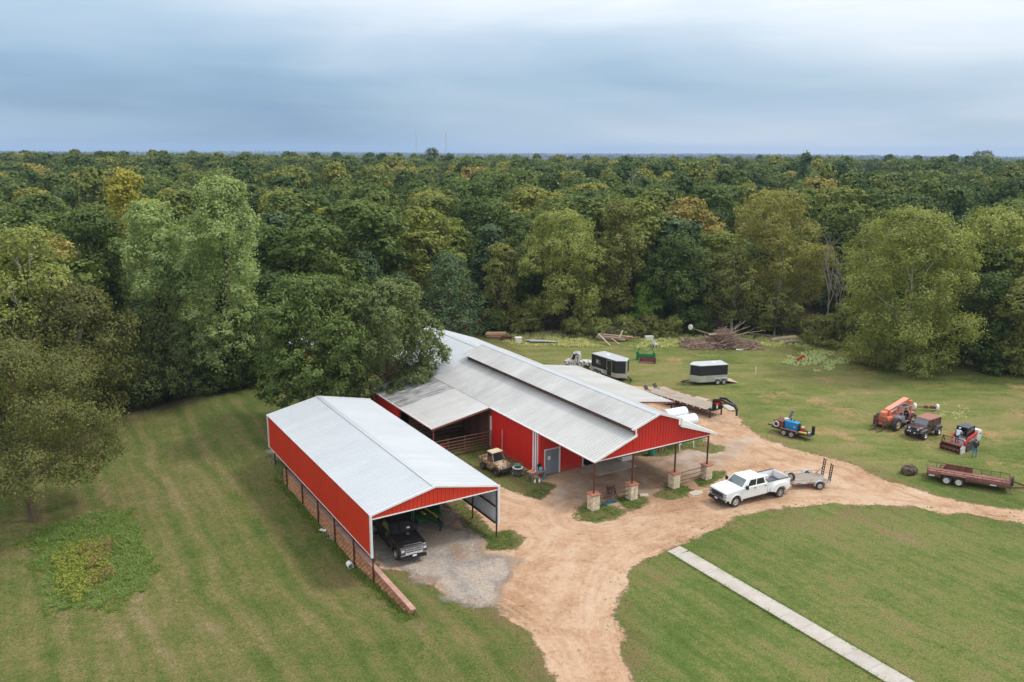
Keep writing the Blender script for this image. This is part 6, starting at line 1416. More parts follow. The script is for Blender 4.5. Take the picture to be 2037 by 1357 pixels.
pane(tk, 'side_window', kq[0], kq[1], kq[5], kq[4], .06, .94, .25, .95, M['glass']); pane(tk, 'side_window', kq[2], kq[3], kq[7], kq[6], .06, .94, .25, .95, M['glass']); pane(tk, 'rear_window', kq[1], kq[2], kq[6], kq[5], .06, .94, .3, .95, M['glass'])
MB().box((-.45, 0, 1.10), (.5, .5, .14)).box((-.66, 0, 1.4), (.12, .5, .5)).build('seat', M['black_matte'], tk, bevel=.03)
mh = thing('mulching_head', None, None, (1.92, 0, 0)); mh.parent = tk
MB().prism([(-.32, .10), (-.42, .55), (-.10, .82), (.22, .80), (.26, .70), (-.02, .68), (-.20, .48), (-.18, .10)], -.92, .92).build('hood', M['rust'], mh, bevel=.01)
for s in (-1, 1): MB().prism([(-.40, .04), (-.42, .62), (.05, .82), (.36, .60), (.30, .04)], s * .90, s * .99).build('cheek_plate', M['rust'] if s < 0 else M['loader_grey'], mh)
MB().lathe([(.16, -.88), (.16, .88)], (.05, 0, .26), 'Y', 10).build('rotor', M['rust'], mh)
rt_ = MB()
for k in range(22): a = k * 1.3; rt_.box((.05 + .2 * cos(a), -.82 + k * .078, .26 + .2 * sin(a)), (.10, .05, .08), ry=-a)
rt_.build('teeth', M['rust_light'], mh)
MB().bar((.05, -.92, 1.32), (.05, .92, 1.32), .07).bar((-.3, -.92, .8), (.05, -.92, 1.34), .07).bar((-.3, .92, .8), (.05, .92, 1.34), .07).bar((.25, -.92, .8), (.05, -.92, 1.34), .05).build('push_bar', M['rust'], mh)
for y in (-.28, .3): MB().tube([(-.55, y, .75), (-.35, y, 1.0), (-.2, y * .6, .85)], .05, 6).build('hose', M['loader_red'], mh)

# welder trailer
wp1, wp2 = at(1559, 866), at(1573, 872); wd_ = (wp2 - wp1).normalized(); wh_ = atan2(wd_.y, wd_.x) + .32; wd_ = Vector((cos(wh_), sin(wh_), 0)); wl = Vector((-wd_.y, wd_.x, 0))
wc = (wp1 + wp2) / 2 + wl * .82; wc.z = 0
we = thing('welder_trailer', 'short tandem trailer carrying a blue welder and a rusty tool box on the grass', 'trailer', wc, wh_)
for x in (-.40, .42):
    for s in (-1, 1): wheel(we, (x, s * .80, .34), .34, .2, 'alu', s)
for s in (-1, 1): MB().prism([(-.95, .55), (-.85, .76), (.9, .76), (1.0, .55), (.94, .52), (.84, .71), (-.8, .71), (-.9, .52)], s * .66, s * .95).build('mudguard', M['rust'], we)
MB().bar((-1.9, -.6, .55), (1.6, -.6, .55), .08, .12).bar((-1.9, .6, .55), (1.6, .6, .55), .08, .12).box((-.1, 0, .58), (3.2, 1.2, .05)).bar((-1.9, .0, .5), (-2.6, 0, .5), .1).build('frame', M['black_matte'], we)
MB().box((1.75, -.1, .50), (.9, 1.1, .05)).bar((1.4, -.6, .5), (2.2, -.1, .5), .06).build('front_tray', M['black_matte'], we)
MB().box((-1.20, -.02, .98), (.95, 1.15, .72)).build('tool_box', M['rust'], we, bevel=.015)
rg = MB().lathe([(.22, -.645), (.30, -.645), (.30, -.70), (.22, -.70)], (-1.35, 0, .98), 'Y', 16, cap=False); rg.build('cable_coil', M['paper'], we)
MB().lathe([(.13, .0), (.13, .9)], (-1.0, .3, 1.35), 'Z', 10).build('gas_bottle', M['lumber_dark'], we).rotation_euler = (0, .35, 0)
MB().box((-.75, .25, 1.42), (.42, .3, .18), rz=.4).build('white_bucket', M['plastic_white'], we, bevel=.03)
wb = MB().box((.05, 0, 1.02), (1.35, .70, .80)).build('welder', M['blue'], we, bevel=.03)
MB().box((.735, 0, 1.0), (.03, .58, .66)).build('control_panel', M['black_matte'], wb); MB().tube([(-.2, .15, 1.4), (-.2, .15, 1.66)], .05, 8).tube([(.1, .15, 1.4), (.1, .15, 1.55)], .05, 8).build('exhaust', M['black_matte'], wb)
MB().prism([(.30, .98), (.36, 1.08), (.42, 1.0), (.56, .92), (.40, .94)], -.356, -.350).build('emblem', M['paper'], wb)
MB().lathe([(.22, .0), (.22, .3), (.1, .36)], (1.05, .1, .6), 'Z', 12).build('cable_reel', M['red_plastic'], we); MB().ell((1.08, .12, 1.02), (.2, .2, .12)).build('hose_coil', M['tan_roof'], we)
MB().bar((.95, -.35, .62), (1.7, -.35, .66), .26, .12).build('yellow_tool', M['yellow'], we); MB().lathe([(.12, 0), (.14, .2), (.08, .26)], (1.85, -.1, .54), 'Z', 10).build('vise', M['alu'], we)
MB().bar((2.1, .25, .5), (2.1, .25, 1.35), .12, .3).build('upright', M['black_matte'], we)

# rusty utility trailer at the right edge
ra, rb_ = at(1879, 967), at(1902, 974); rn, rf = at(1842, 956), at(2008, 984); rd = (rf - rn).normalized(); rh = atan2(rd.y, rd.x); rl_ = Vector((-rd.y, rd.x, 0))
rc = (rn + rf) / 2 + rl_ * 1.02; rc.z = 0; RL = (rf - rn).length
ut = thing('utility_trailer', 'long rusty tandem axle utility trailer with pipe rails at the right edge', 'trailer', rc, rh)
MB().box((0, 0, .62), (RL, 1.9, .06)).build('deck', M['rust_light'], ut)
xs_ = -RL / 2
for s in (-1, 1):
    MB().bar((xs_, s * .97, .58), (-xs_, s * .97, .58), .07, .16).build('side_beam', M['rust'], ut)
    MB().bar((xs_, s * .97, 1.10), (-xs_, s * .97, 1.10), .05, .05).build('top_rail', M['rust'], ut)
    n_ = 9
    for k in range(n_ + 1): MB().bar((xs_ + RL * k / n_, s * .97, .62), (xs_ + RL * k / n_, s * .97, 1.10), .045).build('stake', M['rust'], ut)
    for k in range(n_):
        if s < 0 or k in (2, 3, 4): MB().box((xs_ + RL * (k + .5) / n_, s * .955, .80 if s < 0 else .86), (RL / n_ - .07, .02, .30 if s < 0 else .44)).build('side_panel', M['rust_light'] if s < 0 else M['rust'], ut)
    for x in (xs_ + RL * .245, xs_ + RL * .245 + .92): wheel(ut, (x, s * 1.17, .40), .40, .24, 'steel_white', s, .58)
    MB().prism([(xs_ + RL * .245 - .62, .5), (xs_ + RL * .245 - .5, .92), (xs_ + RL * .245 + 1.42, .92), (xs_ + RL * .245 + 1.54, .5), (xs_ + RL * .245 + 1.48, .5), (xs_ + RL * .245 + 1.36, .86), (xs_ + RL * .245 - .44, .86), (xs_ + RL * .245 - .56, .5)], s * 1.0, s * 1.32).build('mudguard', M['rust'], ut)
for x in (.38, RL * .80): MB().box((xs_ + x, -1.012, .56), (.45, .012, .09)).build('reflector', M['paper'], ut)
MB().bar((xs_, -.97, 1.10), (xs_, .97, 1.10), .05).bar((-xs_, -.97, 1.10), (-xs_, .97, 1.10), .05).bar((xs_, -.97, .6), (xs_, .97, .6), .1, .16).bar((-xs_, -.97, .6), (-xs_, .97, .6), .1, .16).build('end_rail', M['rust'], ut)
MB().bar((-xs_, -.9, .56), (-xs_ + 1.5, 0, .54), .09, .12).bar((-xs_, .9, .56), (-xs_ + 1.5, 0, .54), .09, .12).bar((-xs_ + 1.4, 0, .54), (-xs_ + 1.75, 0, .54), .1).build('tongue', M['rust'], ut)
MB().bar((-xs_ + .2, -.7, 0), (-xs_ + .2, -.7, .5), .05).build('jack', M['alu'], ut)
sw = wheel(ut, (-xs_ + .12, -.45, 1.0), .40, .22, 'alu', 1); sw.rotation_euler = (0, 0, pi / 2 - .1)

# camouflage utility cart by the red wall
up1, up2 = at(989, 948), at(958, 932); ud = (up1 - up2).normalized(); uh = atan2(ud.y, ud.x); ulf = Vector((-ud.y, ud.x, 0))
uc = (up1 + up2) / 2 + ulf * .62; uc.z = .01
ub = thing('utility_cart', 'tan camouflage utility cart with enclosed cab and cargo box by the red wall', 'utility cart', uc, uh, sc=1.0)
CM = M['camo']
MB().prism([(1.48, .50), (1.55, .72), (1.45, .92), (.62, 1.12), (.55, 1.06), (-.35, 1.0), (-.35, .38), (.62, .36)] + arc(1.02, .32, .38, pi * .95, pi * .1, 7), -.66, .66).build('body', CM, ub, bevel=.05, smooth=40)
MB().hexa([(1.38, .48, .96), (.62, .56, 1.11), (.62, -.56, 1.11), (1.38, -.48, .96), (1.30, .36, 1.0), (.64, .42, 1.16), (.64, -.42, 1.16), (1.30, -.36, 1.0)]).build('hood', CM, ub, bevel=.03, smooth=50)
MB().box((1.52, 0, .58), (.16, 1.16, .22)).box((1.58, 0, .44), (.1, .8, .12)).build('front_bumper', M['black_matte'], ub, bevel=.03)
for s in (-1, 1):
    MB().box((1.42, s * .44, .82), (.10, .26, .12)).build('headlight', M['lamp'], ub, bevel=.02)
    for x in (1.02, -.98): wheel(ub, (x, s * .60, .32), .32, .26, 'grey_plastic', s, .5)
    MB().prism(arc(1.02, .34, .48, 0, pi, 8) + arc(1.02, .34, .42, pi, 0, 8), s * .62, s * .78).build('fender', M['black_matte'], ub)
    MB().prism([(.55, .40), (.55, 1.05), (-.30, 1.05), (-.32, .40)], s * .66, s * .685).build('door', CM, ub, bevel=.008)
q = frustum(.66, -.36, .62, 1.04, .34, -.34, .56, 1.86); MB().hexa(q).build('cab', CM, ub, bevel=.04, smooth=40)
pane(ub, 'windshield', q[3], q[0], q[4], q[7], .05, .95, .02, .95, M['glass']); pane(ub, 'side_window', q[0], q[1], q[5], q[4], .08, .92, .02, .92, M['glass']); pane(ub, 'side_window', q[2], q[3], q[7], q[6], .08, .92, .02, .92, M['glass']); pane(ub, 'rear_window', q[1], q[2], q[6], q[5], .1, .9, .15, .88, M['glass'])
MB().hexa([(.42, .60, 1.84), (-.42, .60, 1.84), (-.42, -.60, 1.84), (.42, -.60, 1.84), (.30, .50, 1.93), (-.34, .50, 1.93), (-.34, -.50, 1.93), (.30, -.50, 1.93)]).build('roof', M['tan_roof'], ub, bevel=.03, smooth=50)
for y in (-.3, 0, .3): MB().box((.33, y, 1.905), (.06, .09, .05)).build('roof_lamp', M['rust_light'], ub)
bx_ = MB(); bx_.box((-.98, 0, .72), (1.15, 1.28, .06))
for s in (-1, 1): bx_.box((-.98, s * .63, .88), (1.15, .05, .30))
bx_.box((-1.54, 0, .88), (.05, 1.28, .30)).box((-.42, 0, .88), (.05, 1.28, .30)); bx_.build('cargo_box', CM, ub, bevel=.012)
MB().box((-.2, 0, .42), (2.4, .7, .14)).build('chassis', M['black_matte'], ub)
# ================================================================ PEOPLE
def person(label, loc, rz, joints, bones, colour, hair, extra=None, sc=1.0):
    """one continuous skinned body; faces take the cloth of the bone they belong to"""
    names = list(joints); me = bpy.data.meshes.new('body'); me.from_pydata([joints[n][:3] for n in names], [(names.index(a), names.index(b)) for a, b, _ in bones], [])
    o = bpy.data.objects.new('person', me); COL.objects.link(o)
    sk = o.modifiers.new('skin', 'SKIN'); sk.use_smooth_shade = True
    ld = me.skin_vertices[0].data
    for i, n in enumerate(names): ld[i].radius = joints[n][3] if isinstance(joints[n][3], tuple) else (joints[n][3],) * 2; ld[i].use_root = (n == 'pelvis')
    o.modifiers.new('sub', 'SUBSURF').levels = 1; o.modifiers['sub'].render_levels = 1
    dg = bpy.context.evaluated_depsgraph_get(); ev = o.evaluated_get(dg); m2 = bpy.data.meshes.new_from_object(ev)
    mats = sorted({c for _, _, c in bones} | {'shoe'}); 
    for c in mats: m2.materials.append(M[colour.get(c, 'black_matte')])
    P = {n: Vector(joints[n][:3]) for n in names}
    for f in m2.polygons:
        c = f.center; best = None
        for a, b, k in bones:
            A, B = P[a], P[b]; t = max(0, min(1, (c - A).dot(B - A) / max((B - A).length_squared, 1e-6))); d = (c - A.lerp(B, t)).length
            if best is None or d < best[0]: best = (d, k)
        f.material_index = mats.index(best[1])
    o.modifiers.clear(); o.data = m2; m2.polygons.foreach_set('use_smooth', [True] * len(m2.polygons))
    o.location = loc; o.rotation_euler = (0, 0, rz); o.scale = (sc,) * 3
    tag(o, label, 'person'); H = P['head']
    hm = MB(); hm.ell((H.x - .012, H.y, H.z + .035), (.105, .088, .105), 12, 8)
    if hair[1]: hm.bar((H.x + .06, H.y, H.z + .06), (H.x + .20, H.y, H.z + .045), .14, .02)
    hm.build('cap' if hair[1] else 'hair', M[hair[0]], o, smooth=60)
    fc = MB()   # face: nose, eyes, mouth, ears
    fc.ell((H.x + .10, H.y, H.z - .015), (.02, .014, .024), 6, 4)
    for s in (-1, 1): fc.ell((H.x - .0, H.y + s * .088, H.z - .01), (.022, .012, .032), 6, 4)
    fc.slot(1)
    for s in (-1, 1): fc.ell((H.x + .086, H.y + s * .034, H.z + .012), (.010, .012, .007), 6, 4)
    fc.box((H.x + .088, H.y, H.z - .058), (.012, .045, .008)); fc.build('face', [M['skin'], M['hair']], o)
    return o
BONES = [('pelvis', 'waist', 'shirt'), ('waist', 'chest', 'shirt'), ('chest', 'neck', 'skin'), ('neck', 'head', 'skin'), ('head', 'crown', 'skin')]
for s in 'lr': BONES += [('chest', 'sh' + s, 'shirt'), ('sh' + s, 'el' + s, 'shirt'), ('el' + s, 'wr' + s, 'skin'), ('wr' + s, 'ha' + s, 'skin'), ('pelvis', 'hip' + s, 'trouser'), ('hip' + s, 'kn' + s, 'trouser'), ('kn' + s, 'an' + s, 'trouser'), ('an' + s, 'to' + s, 'shoe')]
for s in 'lr':
    for k in range(5): BONES.append(('ha' + s, 'f%d%s' % (k, s), 'skin'))
def body(pelvis=(0, 0, .95), lean=0.0, arms=None, legs=None, headdx=0.0):
    p = Vector(pelvis); d = Vector((sin(lean), 0, cos(lean))); J = {}
    J['pelvis'] = (*p, (.155, .12)); w = p + d * .20; J['waist'] = (*w, (.15, .11)); c = p + d * .44; J['chest'] = (*c, (.17, .125))
    n = c + d * .13; J['neck'] = (*n, .055); h = n + Vector((sin(lean * .7 + headdx), 0, cos(lean * .7 + headdx))) * .13; J['head'] = (*h, (.085, .098)); J['crown'] = (h.x - .005, h.y, h.z + .07, .07)
    for s, sg in (('l', 1), ('r', -1)):
        sh = c + d * .05 + Vector((0, sg * .185, 0)); J['sh' + s] = (*sh, .068)
        e, wv = arms[s]; el_ = sh + Vector(e); wr = el_ + Vector(wv); J['el' + s] = (*el_, .048); J['wr' + s] = (*wr, .034)
        dv = Vector(wv).normalized(); ha = wr + dv * .07; J['ha' + s] = (*ha, (.042, .022)); side = dv.orthogonal().normalized(); fw = dv.cross(side)
        for k in range(4): q = ha + dv * (.075 + .012 * (1.5 - abs(k - 1.5))) + Vector((0, 0, -.01)) + side * (k - 1.5) * .021 + fw * .02; J['f%d%s' % (k, s)] = (*q, .0095)
        q = ha + dv * .02 + side * .055 + fw * .02; J['f4' + s] = (*q, .010)
        hp, kn, an = legs[s]; hip = p + Vector((0, sg * .10, -.06)); J['hip' + s] = (*hip, .095); kk = Vector(kn); aa = Vector(an); J['kn' + s] = (*kk, .062); J['an' + s] = (*aa, .042); J['to' + s] = (aa.x + .16, aa.y, aa.z - .045, (.045, .032))
    return J
mp = at(1938, 910); mloc = Vector((mp.x, mp.y, 0.0))
J = body((0, 0, .93), .16, {'l': ((.05, .05, -.28), (.18, -.06, -.18)), 'r': ((.04, -.06, -.28), (.20, .05, -.16))}, {'l': (0, (.03, .13, .50), (-.05, .15, .075)), 'r': (0, (.05, -.12, .50), (.02, -.14, .075))}, .25)
person('man in black shirt and blue jeans standing beside the track loader', mloc, radians(75), J, BONES, {'shirt': 'shirt_black', 'skin': 'skin', 'trouser': 'jeans', 'shoe': 'black_matte'}, ('hair', False))
# second man steps up onto the mulching head and leans into the cab
lf = Vector((cos(lh), sin(lh), 0))
J = body((0, 0, .90), .55, {'l': ((.16, .05, -.24), (.22, -.04, -.06)), 'r': ((.18, -.06, -.22), (.2, .06, -.08))}, {'l': (0, (.14, .12, .50), (.02, .13, .075)), 'r': (0, (.06, -.12, .48), (-.10, -.13, .075))}, -.1)
person('man in pale blue shirt and cap leaning into the loader cab', tk.location + lf * 1.30 * 1.03 + Vector((0, 0, .56)), lh + pi, J, BONES, {'shirt': 'shirt_blue', 'skin': 'skin', 'trouser': 'jeans_dark', 'shoe': 'black_matte'}, ('cap_pale', True))
MB().box((1.28, 0, .52), (.42, 1.1, .06)).build('step_plate', M['rust'], tk)
# operator in the telehandler cab
J = body((0, 0, 0), -.05, {'l': ((.14, .03, -.22), (.24, -.04, .03)), 'r': ((.14, -.03, -.22), (.24, .04, .03))}, {'l': (0, (.42, .12, -.02), (.50, .12, -.40)), 'r': (0, (.42, -.12, -.02), (.50, -.12, -.40))})
tdv = Vector((cos(thd), sin(thd), 0)); tln = Vector((-tdv.y, tdv.x, 0))
person('seated operator with rust coloured cap inside the orange telehandler cab', te.location + tdv * -.50 + tln * .78 + Vector((0, 0, 1.27)), thd, J, BONES, {'shirt': 'shirt_black', 'skin': 'skin', 'trouser': 'jeans_dark', 'shoe': 'black_matte'}, ('rust', True))

# ================================================================ THINGS ABOUT THE YARD
# green batwing mower under the carport
mwp = uv(-12.35, 5.9); mw = thing('rotary_mower', 'dark green pull behind rotary mower with folded yellow driveshaft under the carport', 'mower', (mwp.x, mwp.y, .03), TH - pi / 2 + .10)
GM = M['green_machine']
MB().prism([(-1.6, .28), (-1.5, .62), (1.2, .68), (1.75, .52), (1.75, .24), (1.2, .2)], -1.05, 1.05).build('deck', GM, mw, bevel=.04)
for s in (-1, 1):
    MB().hexa([(1.35, s * 1.08, .3), (-1.4, s * 1.08, .3), (-1.4, s * 1.20, .3), (1.35, s * 1.20, .3), (1.2, s * 1.10, 1.75), (-1.3, s * 1.10, 1.75), (-1.3, s * 1.22, 1.75), (1.2, s * 1.22, 1.75)]).build('folded_wing', GM, mw, bevel=.03)
    MB().box((1.1, s * 1.22, 1.0), (.03, .03, 1.2)).build('wing_edge', M['lumber'], mw)
    wheel(mw, (-1.9, s * .6, .33), .33, .22, 'yellow', s); MB().bar((-1.9, s * .6, .35), (-1.2, s * .5, .8), .09).build('axle_arm', GM, mw)
MB().box((.2, 0, .86), (.6, .5, .34)).lathe([(.2, .66), (.2, .95), (.1, 1.0)], (-.7, 0, 0), 'Z', 12).build('gearbox', GM, mw, bevel=.03)
MB().bar((1.5, -.5, .62), (3.0, 0, .52), .12).bar((1.5, .5, .62), (3.0, 0, .52), .12).bar((2.9, 0, .52), (3.5, 0, .42), .12, .16).build('tongue', GM, mw)
MB().tube([(.4, .05, .95), (2.0, .16, .85), (2.5, .20, .72)], [.07, .075, .06], 9).build('driveshaft', M['yellow'], mw); MB().tube([(2.5, .2, .72), (3.1, .28, .40)], .06, 8).build('driveshaft_end', M['black_matte'], mw)
MB().bar((3.3, -.1, .03), (3.3, -.1, .85), .08).build('jack', M['black_matte'], mw); MB().box((1.3, -.35, .80), (.5, .16, .1)).build('decal', M['yellow'], mw)
# pallet behind the black pickup
plp = uv(-13.75, 6.3); pl = thing('pallet', 'weathered wooden pallet leaning low between black pickup and green mower', 'pallet', (plp.x, plp.y, .05), TH + .1)
for k in range(7): MB().box((0, -.9 + k * .30, .30), (1.15, .22, .03)).build('slat', M['lumber'], pl)
for x in (-.5, 0, .5): MB().box((x, 0, .21), (.09, 2.0, .13)).build('stringer', M['lumber_dark'], pl)
MB().box((0, 0, .08), (1.1, 1.9, .12)).build('bottom_boards', M['lumber_dark'], pl)
# white pipe end and scraps on the lawn
pp_ = at(696, 1124, -1.05); pc = MB(); pc.tube([(0, -.26, 0), (0, .26, 0)], .22, 14, False).tube([(0, .26, 0), (0, -.26, 0)], .185, 14, False); pc.lathe([(.185, -.26), (.22, -.26)], axis='Y', n=14, cap=False); pc.lathe([(.185, .1), (.01, .1)], axis='Y', n=14, cap=False)
o = pc.build('pipe_section', M['plastic_white'], smooth=40); o.location = (pp_.x, pp_.y, tz(pp_.x, pp_.y) + .21); o.rotation_euler = (0, 0, .5); tag(o, 'short white pipe section lying on the lawn below the block wall', 'pipe')
t_ = at(643, 1054, -1.2); sc_ = MB(); rr_ = random.Random(2)
for k in range(4): sc_.box((rr_.uniform(-.35, .35), rr_.uniform(-.3, .3), .06 + k * .02), (rr_.uniform(.2, .5), rr_.uniform(.12, .3), .04), rz=rr_.uniform(0, 3), rx=rr_.uniform(-.4, .4))
o = sc_.build('plastic_scrap', M['plastic_white']); o.location = (t_.x, t_.y, tz(t_.x, t_.y)); tag(o, 'crumpled white plastic scrap on the grass at the foot of the block wall', 'litter')
# tub with green lid, table with clutter, jugs
tb_ = thing('planter_tub', 'dark round tub with white rim and raised green lid by the red wall', 'tub', (*at(1030, 943)[:2], .02))
MB().lathe([(.30, 0), (.36, .05), (.42, .55), (.40, .58)], n=18).build('tub', M['black_matte'], tb_, smooth=40); MB().lathe([(.36, .56), (.47, .56), (.47, .62), (.36, .62), (.36, .56)], n=18, cap=False).build('rim', M['plastic_white'], tb_); MB().lathe([(.40, .01), (.46, .02), (.46, .05), (.40, .06)], n=18).build('base_ring', M['plastic_white'], tb_)
MB().lathe([(.30, -.02), (.34, 0), (.30, .03)], n=14).build('lid', M['teal'], tb_).location = (-.02, .35, .72)
tb_.children[-1].rotation_euler = (.9, 0, 0)
for s in (-1, 1): MB().tube([(s * .44, 0, .45), (s * .58, 0, .40), (s * .52, 0, .25)], .02, 6).build('handle', M['alu'], tb_)
tpx = at(1063, 958); tw = thing('work_table', 'small weathered wooden table with clutter by the grey double door', 'table', (tpx.x + .15, tpx.y + .40, .01), TH + .05)
for k in range(4): MB().box((0, -.33 + k * .22, .74), (1.45, .20, .05)).build('plank', M['lumber_dark'], tw)
for x in (-.62, .62):
    for y in (-.32, .32): MB().box((x, y, .36), (.09, .09, .72)).build('leg', M['lumber_dark'], tw)
MB().box((0, -.36, .66), (1.3, .04, .1)).build('apron', M['lumber_dark'], tw)
def on_table(x, y, z=.775): 
    c, s = cos(TH + .05), sin(TH + .05); return Vector((tw.location.x + x * c - y * s, tw.location.y + x * s + y * c, z))
def put(mb, name, m_, loc, label, cat, rz=0.0, group=None, **k):
    o = mb.build(name, m_, **k); o.location = loc; o.rotation_euler = (0, 0, rz); return tag(o, label, cat, group)
put(MB().lathe([(.01, .0), (.30, .0), (.36, .06), (.33, .07), (.02, .03)], n=16), 'shallow_pan', M['orange_pale'], on_table(-.38, .02), 'shallow orange pan on the left end of the clutter table', 'pan')
for k in range(5):
    put(MB().lathe([(.05, 0), (.06, .07), (.045, .11)], n=8), 'small_pot', M[['yellow', 'orange', 'red_plastic', 'plastic_white', 'tan_roof'][k]], on_table(-.48 + k * .13, .10 - .12 * (k % 2), .80), '%s small pot among the clutter on the table' % ['yellow', 'orange', 'red', 'white', 'tan'][k], 'pot')
put(MB().lathe([(.12, 0), (.15, .05), (.14, .26), (.1, .30)], n=12), 'blue_bucket', mat('light_blue_plastic', (.10, .42, .62), .4), on_table(.42, -.1), 'light blue bucket on the right end of the clutter table', 'bucket')
sd_ = thing('desk_fan', 'dark round fan standing behind the blue bucket on the table', 'fan', on_table(.46, .18), TH)
MB().lathe([(.02, -.06), (.20, -.05), (.22, 0), (.20, .05), (.02, .06)], axis='Y', n=16).build('cage', M['black_matte'], sd_).location = (0, 0, .36); MB().tube([(0, 0, 0), (0, 0, .3)], .03, 8).lathe([(.14, 0), (.12, .03)], n=12).build('stand', M['black_matte'], sd_)
for k, (px, py) in enumerate(((1064, 961), (1073, 960))): put(MB().lathe([(.09, 0), (.10, .03), (.10, .18), (.035, .30), (.035, .36)], n=10), 'white_jug', M['plastic_white'], (*at(px, py)[:2], .015), ['white jug on the ground under the table edge, left one', 'white jug on the ground under the table edge, right one beside the blue can'][k], 'jug', 0, 'white jugs under the table')
put(MB().lathe([(.08, 0), (.09, .02), (.09, .26), (.05, .30)], n=10), 'blue_can', M['blue'], (*at(1081, 954)[:2], .015), 'dark blue can on the ground right of the table', 'can')
pst = uv(-.35, 13.4); put(MB().tube([(0, 0, 0), (0, 0, 2.6)], .05, 8), 'pipe_post', M['alu'], (pst.x, pst.y, 0), 'grey pipe standing against the red wall behind the utility cart', 'pipe')
# red drum and planks in the stall
put(MB().lathe([(.28, 0), (.29, .02), (.29, .28), (.30, .30), (.29, .32), (.29, .58), (.30, .60), (.29, .62), (.29, .86)], n=16), 'red_barrel', M['red_plastic'], uv(-4.7, 16.9, .0), 'red plastic barrel behind the pen rails in the stall', 'barrel', smooth=40)
# under the canopy
fz = thing('chest_freezer', 'white chest freezer against the red wall under the barn canopy', 'freezer', uv(8.9, 7.0, .01), TH)
MB().box((0, 0, .42), (1.25, .68, .80)).build('body', M['plastic_white'], fz, bevel=.03); MB().box((0, 0, .86), (1.27, .70, .07)).build('lid', M['plastic_white'], fz, bevel=.02)
put(MB().box((0, 0, .02), (2.1, 1.3, .035)), 'rubber_mat', M['black_matte'], uv(6.0, 8.2, .085), 'black rubber mat on the concrete floor at the barn mouth', 'mat', TH)
put(MB().box((0, 0, .02), (1.2, 1.0, .035)), 'rubber_mat', M['rust'], uv(7.8, 8.9, .085), 'brown mat farther inside the barn mouth by the freezer', 'mat', TH + .2)
put(MB().box((0, 0, .03), (1.6, .9, .05)), 'plywood_board', M['lumber'], uv(4.3, 6.6, .015), 'pale plywood board on the ground before the red wall corner', 'board', TH + .1)
put(MB().lathe([(.28, 0), (.30, .05), (.32, .80), (.30, .88)], n=14), 'green_barrel', M['teal'], (*at(1296, 905)[:2], .01), 'green plastic barrel at the right red wall under the canopy', 'barrel')
for k, (px, py) in enumerate(((1306, 900), (1318, 897))):
    sw_ = thing('sawhorse', ['wooden sawhorse next to the green barrel', 'wooden sawhorse on the grass, second from the green barrel'][k], 'sawhorse', (*at(px, py)[:2], .01), TH + 1.2, 'sawhorses by the barn')
    MB().bar((-.5, 0, .8), (.5, 0, .8), .09, .09).build('beam', M['lumber_tan'], sw_)
    for x in (-.4, .4):
        for y in (-.25, .25): MB().bar((x, y * .2, .78), (x * 1.1, y, 0), .05).build('leg', M['lumber_tan'], sw_)
# saddle on a rail stand
ss = at(1216, 996); st = thing('saddle_stand', 'dark iron stand between the first two stone piers', 'stand', (ss.x, ss.y + .35, .01), TH)
MB().bar((-.45, 0, .78), (.45, 0, .78), .09).bar((-.38, 0, .8), (-.48, -.28, 0), .05).bar((-.38, 0, .8), (-.48, .28, 0), .05).bar((.38, 0, .8), (.48, -.28, 0), .05).bar((.38, 0, .8), (.48, .28, 0), .05).bar((-.48, 0, .25), (.48, 0, .25), .05).build('frame', M['rust'], st)
sa = thing('saddle', 'dark leather saddle resting on the iron stand', 'saddle', (ss.x, ss.y + .35, .83), TH)
MB().hexa([(-.36, -.30, -.30), (.30, -.30, -.34), (.30, .30, -.34), (-.36, .30, -.30), (-.30, -.14, .10), (.26, -.12, .06), (.26, .12, .06), (-.30, .14, .10)]).build('skirt', M['leather'], sa, bevel=.06, smooth=50)
MB().ell((-.02, 0, .10), (.26, .17, .09), 12, 8).hexa([(-.36, -.16, .08), (-.26, -.16, .08), (-.26, .16, .08), (-.36, .16, .08), (-.42, -.13, .28), (-.36, -.13, .28), (-.36, .13, .28), (-.42, .13, .28)]).build('seat', M['leather'], sa, bevel=.02, smooth=50)
MB().tube([(.25, 0, .06), (.30, 0, .26)], [.06, .035], 8).ell((.31, 0, .29), (.06, .05, .025), 8, 5).build('horn', M['leather'], sa)
for s in (-1, 1): MB().box((.0, s * .27, -.38), (.12, .03, .5)).box((.02, s * .27, -.66), (.16, .1, .07)).build('stirrup', M['lumber_dark'], sa)
tp_ = at(1212, 1001); tr2 = MB(); rr_ = random.Random(9); NX = 9
vs2 = [(x * .17 - .7, y * .11 - .3, .05 + rr_.random() * .16 * (0 < x < 8 and 0 < y < 5)) for x in range(9) for y in range(6)]; tr2.add(vs2, [(x * 6 + y, x * 6 + 6 + y, x * 6 + 7 + y, x * 6 + 1 + y) for x in range(8) for y in range(5)])
put(tr2, 'crumpled_tarp', M['tarp_blue'], (tp_.x, tp_.y + .1, .0), 'crumpled teal tarp on the ground under the saddle stand', 'tarp', TH, smooth=60)
put(MB().prism([(-.7, -.3), (-.2, -.42), (.5, -.3), (.75, .1), (.3, .4), (-.5, .35)], 0, .05, axis='Z'), 'stepping_slab', M['mortar'], (*at(1385, 981)[:2], .0), 'pale concrete slab lying in the grass between the right stone piers', 'slab', TH)
put(MB().prism([(-.4, -.25), (.3, -.3), (.45, .2), (-.3, .28)], 0, .04, axis='Z'), 'stepping_slab', M['mortar'], (*at(1281, 985)[:2], .0), 'grey concrete slab just right of the second stone pier', 'slab', TH - .3)
